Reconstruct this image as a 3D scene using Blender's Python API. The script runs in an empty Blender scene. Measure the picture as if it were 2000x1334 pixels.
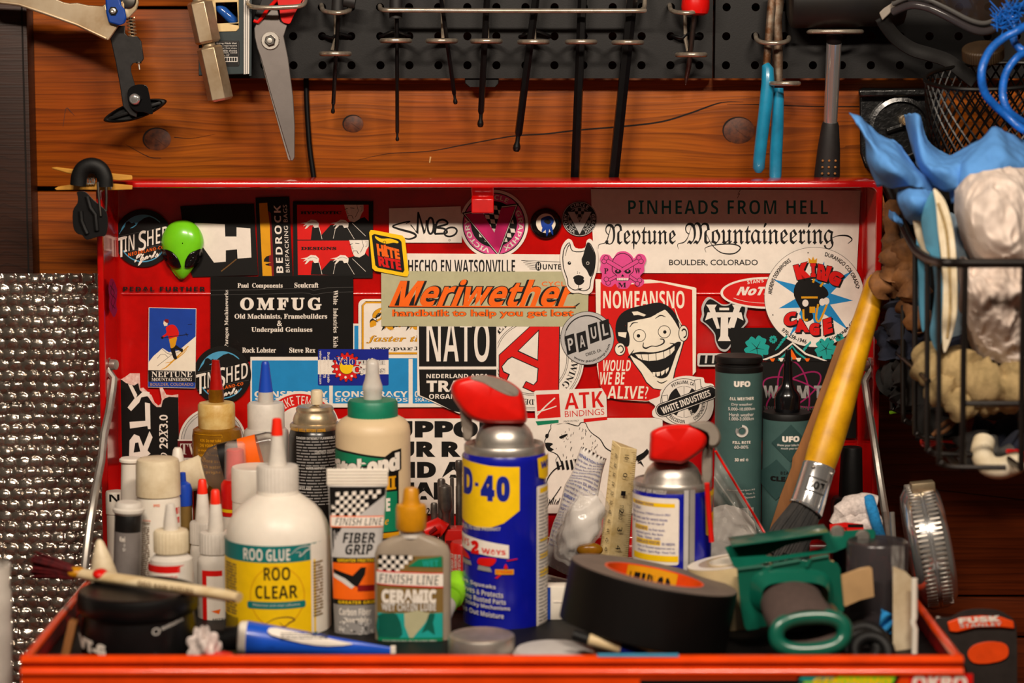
import bpy, bmesh, math, random
from mathutils import Vector as V, Matrix, geometry
from math import sin, cos, pi, radians as rad
sc = bpy.context.scene
COL = sc.collection
random.seed(4)

# ------------------------------------------------------------------ camera, world, lights, exposure
F = 4400.0                                   # focal length in pixels of the 2000 px wide frame
PIT = math.atan(534 / F)
CP, SP = cos(PIT), sin(PIT)
CAM = V((0, 0, 1.5))
cam = bpy.data.cameras.new('camera')
cam.sensor_width = 36
cam.lens = 36 * F / 2000
cam.clip_start = .05
cam.dof.use_dof = True
cam.dof.focus_distance = 1.935
cam.dof.aperture_fstop = 3.6
camo = bpy.data.objects.new('camera', cam)
COL.objects.link(camo)
camo.location = CAM
camo.rotation_euler = (pi / 2 - PIT, 0, 0)
sc.camera = camo

wd = bpy.data.worlds.new('room')
sc.world = wd
wd.use_nodes = True
wd.node_tree.nodes['Background'].inputs[0].default_value = (1, .74, .52, 1)
wd.node_tree.nodes['Background'].inputs[1].default_value = .05

def area(name, loc, aim, sx, sy, power, col):
    l = bpy.data.lights.new(name, 'AREA')
    l.shape = 'RECTANGLE'
    l.size, l.size_y, l.energy, l.color = sx, sy, power, col
    o = bpy.data.objects.new(name, l)
    COL.objects.link(o)
    o.location = loc
    o.rotation_euler = (V(aim) - V(loc)).to_track_quat('-Z', 'Y').to_euler()
    return o

WARM = (1, .86, .71)
area('shop_light_tube', (-.26, .93, 1.97), (-.1, 1.9, 1.25), .34, .055, 10, WARM)
area('shop_light_tube', (.30, .93, 1.97), (.1, 1.9, 1.25), .34, .055, 10, WARM)
sc.view_settings.view_transform = 'Standard'
sc.view_settings.look = 'None'
sc.view_settings.exposure = 0.0
sc.view_settings.gamma = 1
sc.view_settings.use_curve_mapping = False

# ------------------------------------------------------------------ helpers
def ray(px, py):
    a, b = (px - 1000) / F, (667 - py) / F
    return V((a, CP + SP * b, -SP + CP * b))

def P(px, py, Y):
    d = ray(px, py)
    return CAM + d * (Y / d.y)

def S(Y, py=900):
    return Y / ray(1000, py).y / F

def zdrop(h):
    return CAM.z - h

def hexc(h):
    h = h.lstrip('#')
    c = [int(h[i:i + 2], 16) / 255 for i in (0, 2, 4)]
    return [(x / 12.92 if x <= .04045 else ((x + .055) / 1.055) ** 2.4) for x in c]

MATS = {}
def mat(key, col, rough=.5, metal=0, nz=(60, .12), bump=None, coat=0, trans=0, alpha=1, ior=1.45, spec=.5, sub=0, stretch=None, col2=None, rnz=0):
    m = bpy.data.materials.new(key)
    m.use_nodes = True
    nt = m.node_tree
    b = nt.nodes['Principled BSDF']
    N, L = nt.nodes.new, nt.links.new
    c = hexc(col)
    b.inputs['Roughness'].default_value = rough
    b.inputs['Metallic'].default_value = metal
    b.inputs['IOR'].default_value = ior
    b.inputs['Specular IOR Level'].default_value = spec
    b.inputs['Coat Weight'].default_value = coat
    b.inputs['Coat Roughness'].default_value = .12
    b.inputs['Transmission Weight'].default_value = trans
    b.inputs['Alpha'].default_value = alpha
    if sub:
        b.inputs['Subsurface Weight'].default_value = sub
        b.inputs['Subsurface Radius'].default_value = (.01, .006, .004)
    tc = N('ShaderNodeTexCoord')
    mp = N('ShaderNodeMapping')
    L(tc.outputs['Object'], mp.inputs[0])
    if stretch:
        mp.inputs['Scale'].default_value = stretch
    if nz and nz[1] > 0:
        n = N('ShaderNodeTexNoise')
        n.inputs['Scale'].default_value = nz[0]
        n.inputs['Detail'].default_value = 5
        n.inputs['Roughness'].default_value = .65
        L(mp.outputs[0], n.inputs['Vector'])
        r = N('ShaderNodeValToRGB')
        c2 = hexc(col2) if col2 else [x * (1 - nz[1] * 2) for x in c]
        r.color_ramp.elements[0].position = .3
        r.color_ramp.elements[1].position = .62
        r.color_ramp.elements[0].color = (*[max(0, x) for x in c2], 1)
        r.color_ramp.elements[1].color = (*c, 1)
        L(n.outputs[0], r.inputs[0])
        L(r.outputs[0], b.inputs['Base Color'])
        if rnz:
            mr = N('ShaderNodeMapRange')
            mr.inputs['To Min'].default_value = min(1, rough + rnz)
            mr.inputs['To Max'].default_value = max(0, rough - rnz)
            L(n.outputs[0], mr.inputs[0])
            L(mr.outputs[0], b.inputs['Roughness'])
    else:
        b.inputs['Base Color'].default_value = (*c, 1)
    if bump:
        n2 = N('ShaderNodeTexNoise')
        n2.inputs['Scale'].default_value = bump[0]
        n2.inputs['Detail'].default_value = 4
        L(mp.outputs[0], n2.inputs['Vector'])
        bp = N('ShaderNodeBump')
        bp.inputs['Strength'].default_value = bump[1]
        bp.inputs['Distance'].default_value = bump[2] if len(bump) > 2 else .001
        L(n2.outputs[0], bp.inputs['Height'])
        L(bp.outputs[0], b.inputs['Normal'])
    MATS[key] = m
    return m

def cr(pts, n=6, closed=True):
    """Catmull-Rom through points"""
    pts = [V(p) for p in pts]
    k = len(pts)
    out = []
    rng = range(k) if closed else range(k - 1)
    for i in rng:
        if closed:
            a, b, c, d = pts[i - 1], pts[i], pts[(i + 1) % k], pts[(i + 2) % k]
        else:
            b, c = pts[i], pts[i + 1]
            a = pts[i - 1] if i else b * 2 - c
            d = pts[i + 2] if i + 2 < k else c * 2 - b
        for j in range(n):
            t = j / n
            out.append(.5 * (2 * b + (c - a) * t + (2 * a - 5 * b + 4 * c - d) * t * t + (3 * b - a - 3 * c + d) * t ** 3))
    if not closed:
        out.append(pts[-1])
    return [tuple(p) for p in out]

ORG = {}
class G:
    """collects geometry in world space, links it as one mesh object"""
    def __init__(s):
        s.v, s.f, s.m, s.s = [], [], [], []
    def add(s, vs, fs, m, smooth=True):
        o = len(s.v)
        s.v += [tuple(p) for p in vs]
        for f in fs:
            s.f.append([i + o for i in f])
            s.m.append(m)
            s.s.append(smooth)
        return s
    def box(s, c, size, m, R=None, bev=0, seg=2):
        bm = bmesh.new()
        bmesh.ops.create_cube(bm, size=1)
        bmesh.ops.scale(bm, vec=size, verts=bm.verts)
        if bev:
            bmesh.ops.bevel(bm, geom=bm.edges[:], offset=bev, segments=seg, affect='EDGES', profile=.5)
        c = V(c)
        R = R or Matrix.Identity(3)
        bm.verts.index_update()
        s.add([c + R @ v.co for v in bm.verts], [[v.index for v in f.verts] for f in bm.faces], m)
        bm.free()
        return s
    def lathe(s, prof, m, M, n=32, sx=1, sy=1, cap=True, rib=0):
        """prof: (r, z[, material]) rows, turned about local z of M"""
        vs, fs, ms = [], [], []
        for q in prof:
            for k in range(n):
                a = 2 * pi * k / n
                rr = q[0] * (1 - rib * (k % 2))
                vs.append(M @ V((rr * cos(a) * sx, rr * sin(a) * sy, q[1])))
        o = len(s.v)
        s.v += [tuple(p) for p in vs]
        for i in range(len(prof) - 1):
            mm = prof[i][2] if len(prof[i]) > 2 else m
            for k in range(n):
                a, b = i * n + k, i * n + (k + 1) % n
                s.f.append([o + a, o + b, o + b + n, o + a + n]); s.m.append(mm); s.s.append(True)
        if cap:
            if prof[0][0] > 1e-6:
                s.f.append([o + k for k in range(n)][::-1]); s.m.append(prof[0][2] if len(prof[0]) > 2 else m); s.s.append(True)
            if prof[-1][0] > 1e-6:
                e = (len(prof) - 1) * n
                s.f.append([o + e + k for k in range(n)]); s.m.append(prof[-1][2] if len(prof[-1]) > 2 else m); s.s.append(True)
        return s
    def tube(s, pts, r, m, n=8, closed=False, flat=1, up=None):
        pts = [V(p) for p in pts]
        k = len(pts)
        rs = r if isinstance(r, (list, tuple)) else [r] * k
        rs = [rs[min(len(rs) - 1, int(i * len(rs) / k))] if len(rs) != k else rs[i] for i in range(k)]
        vs, fs = [], []
        nrm = None
        for i, p in enumerate(pts):
            if closed:
                t = pts[(i + 1) % k] - pts[i - 1]
            else:
                t = pts[min(i + 1, k - 1)] - pts[max(i - 1, 0)]
            t.normalize()
            if nrm is None:
                u = V(up) if up else (V((0, 0, 1)) if abs(t.z) < .9 else V((0, 1, 0)))
                nrm = (u - t * u.dot(t)).normalized()
            else:
                nrm = (nrm - t * nrm.dot(t)).normalized()
            bn = t.cross(nrm)
            for j in range(n):
                a = 2 * pi * j / n
                vs.append(p + (nrm * cos(a) + bn * sin(a) * flat) * rs[i])
        for i in range(k if closed else k - 1):
            for j in range(n):
                a, b = i * n + j, i * n + (j + 1) % n
                c, d = ((i + 1) % k) * n + (j + 1) % n, ((i + 1) % k) * n + j
                fs.append([a, b, c, d])
        if not closed:
            fs.append(list(range(n))[::-1])
            fs.append([(k - 1) * n + j for j in range(n)])
        return s.add(vs, fs, m)
    def prism(s, pts, m, mp, e0, e1, holes=(), m2=None):
        """2-D outline (photo pixels) given thickness between offsets e0 (front) and e1 (back)"""
        loops = [[V((p[0], p[1], 0)) for p in l] for l in [pts, *holes]]
        flat = [p for l in loops for p in l]
        tri = geometry.tessellate_polygon(loops)
        n = len(flat)
        vs = [mp(p.x, p.y, e0) for p in flat] + [mp(p.x, p.y, e1) for p in flat]
        s.add(vs, [list(t) for t in tri] + [[i + n for i in t][::-1] for t in tri], m)
        o = 0
        for l in loops:
            k = len(l)
            vs2 = vs[o:o + k] + vs[n + o:n + o + k]
            s.add(vs2, [[i, (i + 1) % k, k + (i + 1) % k, k + i] for i in range(k)], m2 or m)
            o += k
        return s
    def grid(s, fn, nu, nv, m, cu=False, cv=False):
        vs = [fn(i / (nu if cu else nu - 1), j / (nv if cv else nv - 1)) for i in range(nu) for j in range(nv)]
        fs = []
        for i in range(nu if cu else nu - 1):
            for j in range(nv if cv else nv - 1):
                i2, j2 = (i + 1) % nu, (j + 1) % nv
                fs.append([i * nv + j, i2 * nv + j, i2 * nv + j2, i * nv + j2])
        return s.add(vs, fs, m)
    def ell(s, c, r, m, R=None, nu=20, nv=12):
        c = V(c)
        R = R or Matrix.Identity(3)
        def fn(u, v):
            a, b = u * 2 * pi, (v - .5) * pi
            return c + R @ V((r[0] * cos(a) * cos(b), r[1] * sin(a) * cos(b), r[2] * sin(b)))
        return s.grid(fn, nu, nv, m, cu=True)
    def obj(s, name, parent=None, org=None, label=None, bev=0, sol=0, sub=0, ang=38, fix=True, bseg=2):
        if parent is not None:
            org = ORG[parent.name]
        elif org is None:
            xs = [p[0] for p in s.v]; ys = [p[1] for p in s.v]; zs = [p[2] for p in s.v]
            org = V(((min(xs) + max(xs)) / 2, (min(ys) + max(ys)) / 2, min(zs)))
        org = V(org)
        me = bpy.data.meshes.new(name)
        me.from_pydata([tuple(V(p) - org) for p in s.v], [], s.f)
        keys = []
        for k in s.m:
            if k not in keys:
                keys.append(k)
        for k in keys:
            me.materials.append(MATS[k])
        ix = {k: i for i, k in enumerate(keys)}
        me.polygons.foreach_set('material_index', [ix[k] for k in s.m])
        me.polygons.foreach_set('use_smooth', s.s)
        if fix:
            bm = bmesh.new()
            bm.from_mesh(me)
            bmesh.ops.remove_doubles(bm, verts=bm.verts, dist=2e-6)
            bmesh.ops.recalc_face_normals(bm, faces=bm.faces)
            bm.to_mesh(me)
            bm.free()
        me.set_sharp_from_angle(angle=rad(ang))
        o = bpy.data.objects.new(name, me)
        COL.objects.link(o)
        ORG[o.name] = org
        if parent is not None:
            o.parent = parent
        else:
            o.location = org
        if label:
            o['label'] = label
        if sub:
            md = o.modifiers.new('subdiv', 'SUBSURF'); md.levels = md.render_levels = sub
        if sol:
            md = o.modifiers.new('solid', 'SOLIDIFY'); md.thickness = abs(sol); md.offset = 0 if sol > 0 else -1
        if bev:
            md = o.modifiers.new('bev', 'BEVEL'); md.width = bev; md.segments = bseg; md.limit_method = 'ANGLE'; md.angle_limit = rad(40)
        return o

def tag(o, label, cat, group=None):
    o['label'] = label
    o['category'] = cat
    if group:
        o['group'] = group
    return o

def thing(name, label, cat, loc, group=None):
    o = bpy.data.objects.new(name, None)
    COL.objects.link(o)
    o.empty_display_size = .02
    o.location = loc
    ORG[o.name] = V(loc)
    return tag(o, label, cat, group)

def structure(o):
    o['kind'] = 'structure'
    return o

# ------------------------------------------------------------------ flat artwork (print on stickers and labels)
UC = {'serif': (0x1D400, 0x1D41A, 0x1D7CE), 'serifi': (0x1D434, 0x1D44E, 0), 'serifbi': (0x1D468, 0x1D482, 0), 'script': (0x1D4D0, 0x1D4EA, 0),
      'frak': (0x1D504, 0x1D51E, 0), 'frakb': (0x1D56C, 0x1D586, 0), 'bold': (0x1D5D4, 0x1D5EE, 0x1D7EC), 'mono': (0x1D670, 0x1D68A, 0x1D7F6), 'sans': None}
def restyle(t, st):
    if UC[st] is None:
        return t
    u, l, d = UC[st]
    r = ''
    for c in t:
        if 'A' <= c <= 'Z':
            q = u + ord(c) - 65
        elif 'a' <= c <= 'z':
            q = l + ord(c) - 97
        elif c.isdigit() and d:
            q = d + ord(c) - 48
        else:
            q = ord(c)
        q = {0x1D506: 0x212D, 0x1D50B: 0x210C, 0x1D50C: 0x2111, 0x1D515: 0x211C, 0x1D51D: 0x2128, 0x1D455: 0x210E}.get(q, q)
        r += chr(q)
    return r
TC = {}
def tmesh(t, st, bold, sp):
    k = (t, st, bold, sp)
    if k not in TC:
        c = bpy.data.curves.new('t', 'FONT')
        c.body = restyle(t, st)
        c.resolution_u = 3
        c.offset = bold
        c.space_character = sp
        o = bpy.data.objects.new('t', c)
        me = o.to_mesh()
        vs = [(v.co.x, v.co.y) for v in me.vertices]
        fs = [list(p.vertices) for p in me.polygons]
        o.to_mesh_clear()
        bpy.data.objects.remove(o)
        bpy.data.curves.remove(c)
        x0, x1 = min(v[0] for v in vs), max(v[0] for v in vs)
        y0, y1 = min(v[1] for v in vs), max(v[1] for v in vs)
        TC[k] = ([((x - x0) / max(x1 - x0, 1e-6), (y - y0) / max(y1 - y0, 1e-6)) for x, y in vs], fs)
    return TC[k]

class Art:
    def __init__(s, ox=0, oy=0, k=1, rot=0):
        """pixel artwork; optional local frame: origin, scale, rotation in degrees"""
        s.L, s.n = [], 0
        s.ox, s.oy, s.k, s.c, s.s_ = ox, oy, k, cos(rad(rot)), sin(rad(rot))
    def T(s, p):
        x, y = p[0] * s.k, p[1] * s.k
        return (s.ox + x * s.c - y * s.s_, s.oy + x * s.s_ + y * s.c)
    def raw(s, vs, fs, m):
        s.L.append(([s.T(p) for p in vs], fs, m, s.n))
        s.n += 1
        return s
    def poly(s, pts, m, holes=(), sm=0):
        if sm:
            pts = cr(pts, sm)
        loops = [[V((p[0], p[1], 0)) for p in l] for l in [pts, *holes]]
        return s.raw([(p.x, p.y) for l in loops for p in l], [list(t) for t in geometry.tessellate_polygon(loops)], m)
    def rect(s, x0, y0, x1, y1, m, r=0):
        if not r:
            return s.poly([(x0, y0), (x1, y0), (x1, y1), (x0, y1)], m)
        pts = []
        for cx, cy, a in ((x1 - r, y0 + r, -90), (x1 - r, y1 - r, 0), (x0 + r, y1 - r, 90), (x0 + r, y0 + r, 180)):
            pts += [(cx + r * cos(rad(a + 18 * i)), cy + r * sin(rad(a + 18 * i))) for i in range(6)]
        return s.poly(pts, m)
    def circ(s, cx, cy, r, m, ry=None, n=40):
        return s.poly([(cx + r * cos(2 * pi * i / n), cy + (ry or r) * sin(2 * pi * i / n)) for i in range(n)], m)
    def ring(s, cx, cy, r, w, m, a0=0, a1=360, ry=None):
        n = max(6, int((a1 - a0) / 8))
        k = (ry or r) / r
        vs, fs = [], []
        for i in range(n + 1):
            a = rad(a0 + (a1 - a0) * i / n)
            vs += [(cx + (r - w / 2) * sin(a), cy - (r - w / 2) * k * cos(a)), (cx + (r + w / 2) * sin(a), cy - (r + w / 2) * k * cos(a))]
        fs = [[2 * i, 2 * i + 1, 2 * i + 3, 2 * i + 2] for i in range(n)]
        return s.raw(vs, fs, m)
    def line(s, pts, w, m, sm=0, closed=False):
        if sm:
            pts = cr(pts, sm, closed)
        pts = [V(p) for p in pts]
        k = len(pts)
        ws = w if isinstance(w, (list, tuple)) else [w] * 2
        vs = []
        for i in range(k):
            t = (pts[(i + 1) % k] - pts[i - 1]) if closed else pts[min(i + 1, k - 1)] - pts[max(i - 1, 0)]
            n = V((-t.y, t.x)).normalized() if t.length > 1e-9 else V((0, 1))
            q = i / max(1, k - 1) * (len(ws) - 1)
            j = min(int(q), len(ws) - 2)
            ww = ws[j] + (ws[j + 1] - ws[j]) * (q - j)
            vs += [pts[i] + n * ww / 2, pts[i] - n * ww / 2]
        r = range(k if closed else k - 1)
        return s.raw([tuple(p) for p in vs], [[2 * i, 2 * i + 1, 2 * ((i + 1) % k) + 1, 2 * ((i + 1) % k)] for i in r], m)
    def text(s, t, box, m, st='bold', sh=0, bold=0, quad=None, warp=None, sp=1, out=None):
        """box x0,y0,x1,y1 or quad tl,tr,br,bl; the ink fills it. out=(material, width) adds an outline beneath"""
        if out:
            s.text(t, box, out[0], st, sh, bold + out[1], quad, warp, sp)
        vs, fs = tmesh(t, st, bold, sp)
        r = []
        for u, v in vs:
            if warp:
                r.append(warp(u, v))
            elif quad:
                a, b, c, d = [V(q) for q in quad]
                r.append(tuple((a * (1 - u) + b * u) * v + (d * (1 - u) + c * u) * (1 - v)))
            else:
                x0, y0, x1, y1 = box
                h = y1 - y0
                w = x1 - x0 - abs(sh) * h
                r.append((x0 + u * w + sh * v * h + (abs(sh) * h if sh < 0 else 0), y1 - v * h))
        return s.raw(r, fs, m)
    def up(s, t, x0, y0, x1, y1, m, **k):      # reads bottom to top
        return s.text(t, None, m, quad=((x0, y1), (x0, y0), (x1, y0), (x1, y1)), **k)
    def down(s, t, x0, y0, x1, y1, m, **k):    # reads top to bottom
        return s.text(t, None, m, quad=((x1, y0), (x1, y1), (x0, y1), (x0, y0)), **k)
    def arc(s, t, cx, cy, r0, r1, a0, a1, m, **k):
        def w(u, v):
            a, r = rad(a0 + (a1 - a0) * u), r0 + (r1 - r0) * v
            return (cx + r * sin(a), cy - r * cos(a))
        return s.text(t, None, m, warp=w, **k)
    def print_(s, x0, y0, x1, y1, rows, m, h=.5, seed=1, words=None):
        """rows of small words filling a block of fine print"""
        rn = random.Random(seed)
        vs, fs = [], []
        dy = (y1 - y0) / rows
        for i in range(rows):
            x = x0
            y = y0 + dy * i
            while x < x1 - 2:
                w = min(x1 - x, dy * rn.uniform(.9, 3.2))
                k = len(vs)
                vs += [(x, y), (x + w, y), (x + w, y + dy * h), (x, y + dy * h)]
                fs.append([k, k + 1, k + 2, k + 3])
                x += w + dy * .35
            if rn.random() < .15:
                pass
        return s.raw(vs, fs, m)
    def to(s, g, mp, e0=.0, de=.00003, cutx=None):
        for vs, fs, m, n in s.L:
            e = e0 + n * de
            if cutx:
                bm = bmesh.new()
                bv = [bm.verts.new((x, y, 0)) for x, y in vs]
                for f in fs:
                    try:
                        bm.faces.new([bv[i] for i in f])
                    except ValueError:
                        pass
                xs = [p[0] for p in vs]
                a = math.floor(min(xs) / cutx) * cutx + cutx
                while a < max(xs):
                    bmesh.ops.bisect_plane(bm, geom=bm.verts[:] + bm.edges[:] + bm.faces[:], plane_co=(a, 0, 0), plane_no=(1, 0, 0))
                    a += cutx
                bm.verts.index_update()
                g.add([mp(v.co.x, v.co.y, e) for v in bm.verts], [[v.index for v in f.verts] for f in bm.faces], m)
                bm.free()
            else:
                g.add([mp(x, y, e) for x, y in vs], fs, m, False)
        return g

def cyl(cx, Y, rpx, py=1000, tilt=0, cy=None, depth=1.0):
    """print map for an upright round container: photo pixels on its front -> its surface"""
    s = S(Y)
    c = P(cx, py, Y)
    ct, st = cos(rad(tilt)), sin(rad(tilt))
    def mp(x, y, e):
        dx, dy = (x - cx), (y - (cy or py))
        u, w = dx * ct + dy * st, -dx * st + dy * ct
        q_ = u / rpx
        a = math.asin(q_) if abs(q_) < .97 else math.copysign(math.asin(.97) + (abs(q_) - .97) * 1.6, q_)
        r = rpx * s + e
        z = P(cx, (cy or py) + w, Y - rpx * s * depth).z - P(cx, (cy or py), Y - rpx * s * depth).z
        z0 = P(cx, (cy or py), Y - rpx * s * depth).z
        q = V((r * sin(a), -r * cos(a) * depth, z))
        q = V((q.x * ct + q.z * st, q.y, -q.x * st + q.z * ct)) if tilt else q
        return V((c.x + q.x, c.y + q.y, z0 + q.z))
    return mp

def vax(cx, ybase, Y, tilt=0, lean=0):
    """frame at the foot of an upright thing; local z is its axis (tilt: degrees clockwise in the picture, lean: towards camera)"""
    return Matrix.Translation(P(cx, ybase, Y)) @ Matrix.Rotation(rad(tilt), 4, 'Y') @ Matrix.Rotation(rad(lean), 4, 'X')

def prof(ybase, Y, rows):
    """rows of (half width px, y px[, material]) -> metres above the foot"""
    s = S(Y)
    z0 = P(1000, ybase, Y).z
    return [(max(r[0] * s, 0), P(1000, r[1], Y).z - z0, *r[2:]) for r in rows]
# ------------------------------------------------------------------ materials
def wood(key, base, dark, light, knots=(), fx=2.2, fz=42, rough=.42):
    m = bpy.data.materials.new(key)
    m.use_nodes = True
    nt = m.node_tree
    N, L = nt.nodes.new, nt.links.new
    b = nt.nodes['Principled BSDF']
    tc = N('ShaderNodeTexCoord')
    sep = N('ShaderNodeSeparateXYZ')
    L(tc.outputs['Object'], sep.inputs[0])
    def M(op, a, c=None, cl=False):
        n = N('ShaderNodeMath')
        n.operation = op
        n.use_clamp = cl
        for i, q in enumerate((a, c)):
            if q is None:
                continue
            if isinstance(q, (int, float)):
                n.inputs[i].default_value = q
            else:
                L(q, n.inputs[i])
        return n.outputs[0]
    x, z = sep.outputs['X'], sep.outputs['Z']
    zz, mask, core = z, None, None
    for kx, kz, r in knots:
        dx = M('MULTIPLY', M('SUBTRACT', x, kx), .62)
        dz = M('SUBTRACT', z, kz)
        d = M('SQRT', M('ADD', M('MULTIPLY', dx, dx), M('MULTIPLY', dz, dz)))
        fall = M('POWER', 2.718, M('MULTIPLY', M('POWER', M('DIVIDE', d, r * 2.2), 2), -1))
        push = M('MULTIPLY', M('MULTIPLY', fall, r * .75), M('DIVIDE', dz, M('ADD', M('ABSOLUTE', dz), r * .5)))
        zz = M('SUBTRACT', zz, push)
        dxx = M('MULTIPLY', M('SUBTRACT', x, kx), .85)
        d2 = M('SQRT', M('ADD', M('MULTIPLY', dxx, dxx), M('MULTIPLY', dz, dz)))
        k = M('SUBTRACT', 1, M('DIVIDE', d2, r * 1.9), True)
        mask = k if mask is None else M('MAXIMUM', mask, k)
    cmb = N('ShaderNodeCombineXYZ')
    L(M('MULTIPLY', x, fx), cmb.inputs[0])
    L(M('MULTIPLY', sep.outputs['Y'], 3), cmb.inputs[1])
    L(M('MULTIPLY', zz, fz), cmb.inputs[2])
    n1 = N('ShaderNodeTexNoise')
    n1.inputs['Scale'].default_value = .55
    n1.inputs['Detail'].default_value = 3
    L(cmb.outputs[0], n1.inputs['Vector'])
    # growth rings: saw of warped height
    ph = M('ADD', M('MULTIPLY', zz, 95), M('MULTIPLY', n1.outputs[0], 5))
    ring = M('POWER', M('FRACT', ph), 5)
    cm2 = N('ShaderNodeCombineXYZ')
    L(M('MULTIPLY', x, 14), cm2.inputs[0])
    L(M('MULTIPLY', zz, 520), cm2.inputs[2])
    n2 = N('ShaderNodeTexNoise')
    n2.inputs['Scale'].default_value = 1
    n2.inputs['Detail'].default_value = 4
    L(cm2.outputs[0], n2.inputs['Vector'])
    n3 = N('ShaderNodeTexNoise')
    n3.inputs['Scale'].default_value = 6
    n3.inputs['Detail'].default_value = 3
    L(tc.outputs['Object'], n3.inputs['Vector'])
    r1 = N('ShaderNodeValToRGB')
    r1.color_ramp.elements[0].color = (*hexc(base), 1)
    r1.color_ramp.elements[1].color = (*hexc(light), 1)
    r1.color_ramp.elements[0].position = .3
    r1.color_ramp.elements[1].position = .7
    L(n3.outputs[0], r1.inputs[0])
    def mix(f, a, c):
        q = N('ShaderNodeMix')
        q.data_type = 'RGBA'
        if isinstance(f, float):
            q.inputs[0].default_value = f
        else:
            L(f, q.inputs[0])
        L(a, q.inputs[6])
        if isinstance(c, str):
            q.inputs[7].default_value = (*hexc(c), 1)
        else:
            L(c, q.inputs[7])
        return q.outputs[2]
    c = mix(M('MULTIPLY', ring, .55), r1.outputs[0], dark)
    c = mix(M('MULTIPLY', M('SUBTRACT', n2.outputs[0], .42), 1.7, True), c, dark)
    if mask is not None:
        c = mix(M('MULTIPLY', mask, .8), c, dark)
    L(c, b.inputs['Base Color'])
    b.inputs['Roughness'].default_value = rough
    b.inputs['Specular IOR Level'].default_value = .25
    bp = N('ShaderNodeBump')
    bp.inputs['Strength'].default_value = .25
    bp.inputs['Distance'].default_value = .0006
    L(n2.outputs[0], bp.inputs['Height'])
    L(bp.outputs[0], b.inputs['Normal'])
    MATS[key] = m
    return m

KN = [(P(307, 272, 2.0), .0125), (P(690, 242, 2.0), .009), (P(1443, 255, 2.0), .0135)]
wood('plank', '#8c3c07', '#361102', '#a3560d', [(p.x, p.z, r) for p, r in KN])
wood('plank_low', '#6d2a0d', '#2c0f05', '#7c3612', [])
wood('post_wood', '#2c160c', '#140804', '#3a1d10', [], fx=30, fz=2)
mat('knot', '#5c2c0f', .6, nz=(180, .25), col2='#2a1008')
mat('gap', '#120804', .9, nz=None)
mat('red', '#c20a08', .2, nz=(25, .08), coat=.7, col2='#a30706')
mat('red_rim_lit', '#e84406', .25, nz=(40, .1), coat=.6)  # chest red shifted to orange: the lip's lamp highlight is painted in
mat('peg_black', '#0f0d0d', .5, spec=.3, nz=(300, .12), bump=(900, .15, .0003))
mat('wire', '#c9bba8', .3, .75, nz=(120, .25), rnz=.1)
mat('steel', '#c4bdb4', .38, .8, nz=(60, .2), rnz=.12)
mat('steel_dark', '#6d6964', .4, 1, nz=(80, .25), rnz=.1)
mat('chrome', '#dcdcdc', .16, .86, nz=None)
mat('brass', '#c9b492', .32, .7, nz=(50, .25), rnz=.12)
mat('blade', '#7d7672', .42, .7, nz=(40, .12), rnz=.08)
mat('rust', '#5b3a22', .6, .8, nz=(90, .4), col2='#8a7f70')
mat('iron_black', '#2b2929', .38, .3, nz=(120, .2))
mat('rubber', '#0b0a0a', .55, spec=.3, nz=(150, .2), bump=(400, .2, .0004))
mat('black_gloss', '#0b0b0d', .2, nz=None, coat=.3)
mat('foil', '#d2c7bb', .2, .92, nz=(30, .2), bump=(240, .45, .0015))
# print inks and papers
for k, c in dict(wh='#e9dfd3', cream='#efe4d0', bk='#0e0c0a', ink='#141212', yel='#f2c40a', gold='#d9980e', orange='#f0650c', rd='#d3120c', dkred='#7d0d10', maroon='#6b0f14',
                 blue='#163f9e', sky='#1d86c4', ltblue='#4d9dc4', navy='#10208a', teal='#12706e', turq='#1d9d95', green='#0d7a55', dkgreen='#0b5a4b', lime='#8fd324', olive='#b4b08c', grey='#8f8b88', silver='#b9b5b2',
                 pink='#d94a8c', hotpink='#d0206c', mag='#8e1450', tan='#c59a63', brown='#6b4a22', dkgrey='#4a4846', ltgrey='#cfc9c2', khaki='#7d6232', ufo='#3f5b58', ufod='#2b4644', skin='#e6d4bd').items():
    mat(k, c, .5, nz=(90, .05), spec=.3)
mat('torn', '#e6c8be', .8, nz=(250, .12), col2='#c98d82')
mat('bind', '#110f0e', .3, nz=(60, .1), coat=.5)
mat('alien', '#74d01c', .28, nz=(120, .04), coat=.5)

# plastics and bottle stuff
mat('pl_white', '#e6ddcf', .4, nz=(30, .06), sub=.1)
mat('pl_ivory', '#e2d3b4', .45, nz=(30, .1), col2='#bfa985')
mat('pl_clear', '#e2dbd1', .22, nz=(60, .08), trans=.35, ior=1.3)
mat('pl_milky', '#dfd7cc', .4, nz=(40, .1), trans=.12, ior=1.3)
mat('clear', '#f2efe8', .06, nz=None, trans=.95, ior=1.2)
mat('film', '#efe9e0', .12, nz=None, trans=0, alpha=.2, spec=.8)
mat('smoke', '#3b3638', .2, nz=None, alpha=.75, spec=.6)
mat('amber', '#a87318', .25, nz=(40, .2), trans=.45, ior=1.3, col2='#7a4a0c')
mat('amber_cap', '#d9bd7c', .4, nz=(50, .15), col2='#b98b3a')
mat('redcone', '#b01008', .3, nz=(60, .2))
mat('redplastic', '#d8140a', .35, nz=(60, .08))
mat('redtip', '#ee2a10', .4, nz=None)
mat('bluecone', '#1745b4', .35, nz=None)
mat('green_cap', '#0c7a5c', .45, nz=(60, .1))
mat('glue', '#d8bf98', .45, nz=(20, .06))
mat('gold_cap', '#c8880f', .35, nz=(60, .12))
mat('taupe', '#a99a88', .3, nz=(40, .1), trans=.25, ior=1.3)
mat('canblue', '#0b1496', .25, nz=(60, .08), coat=.5)
mat('canblack', '#141212', .3, nz=(90, .15), coat=.2)
mat('greyplastic', '#8d8378', .4, nz=(60, .1))
mat('putty', '#7d7673', .4, nz=(60, .08))
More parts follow.
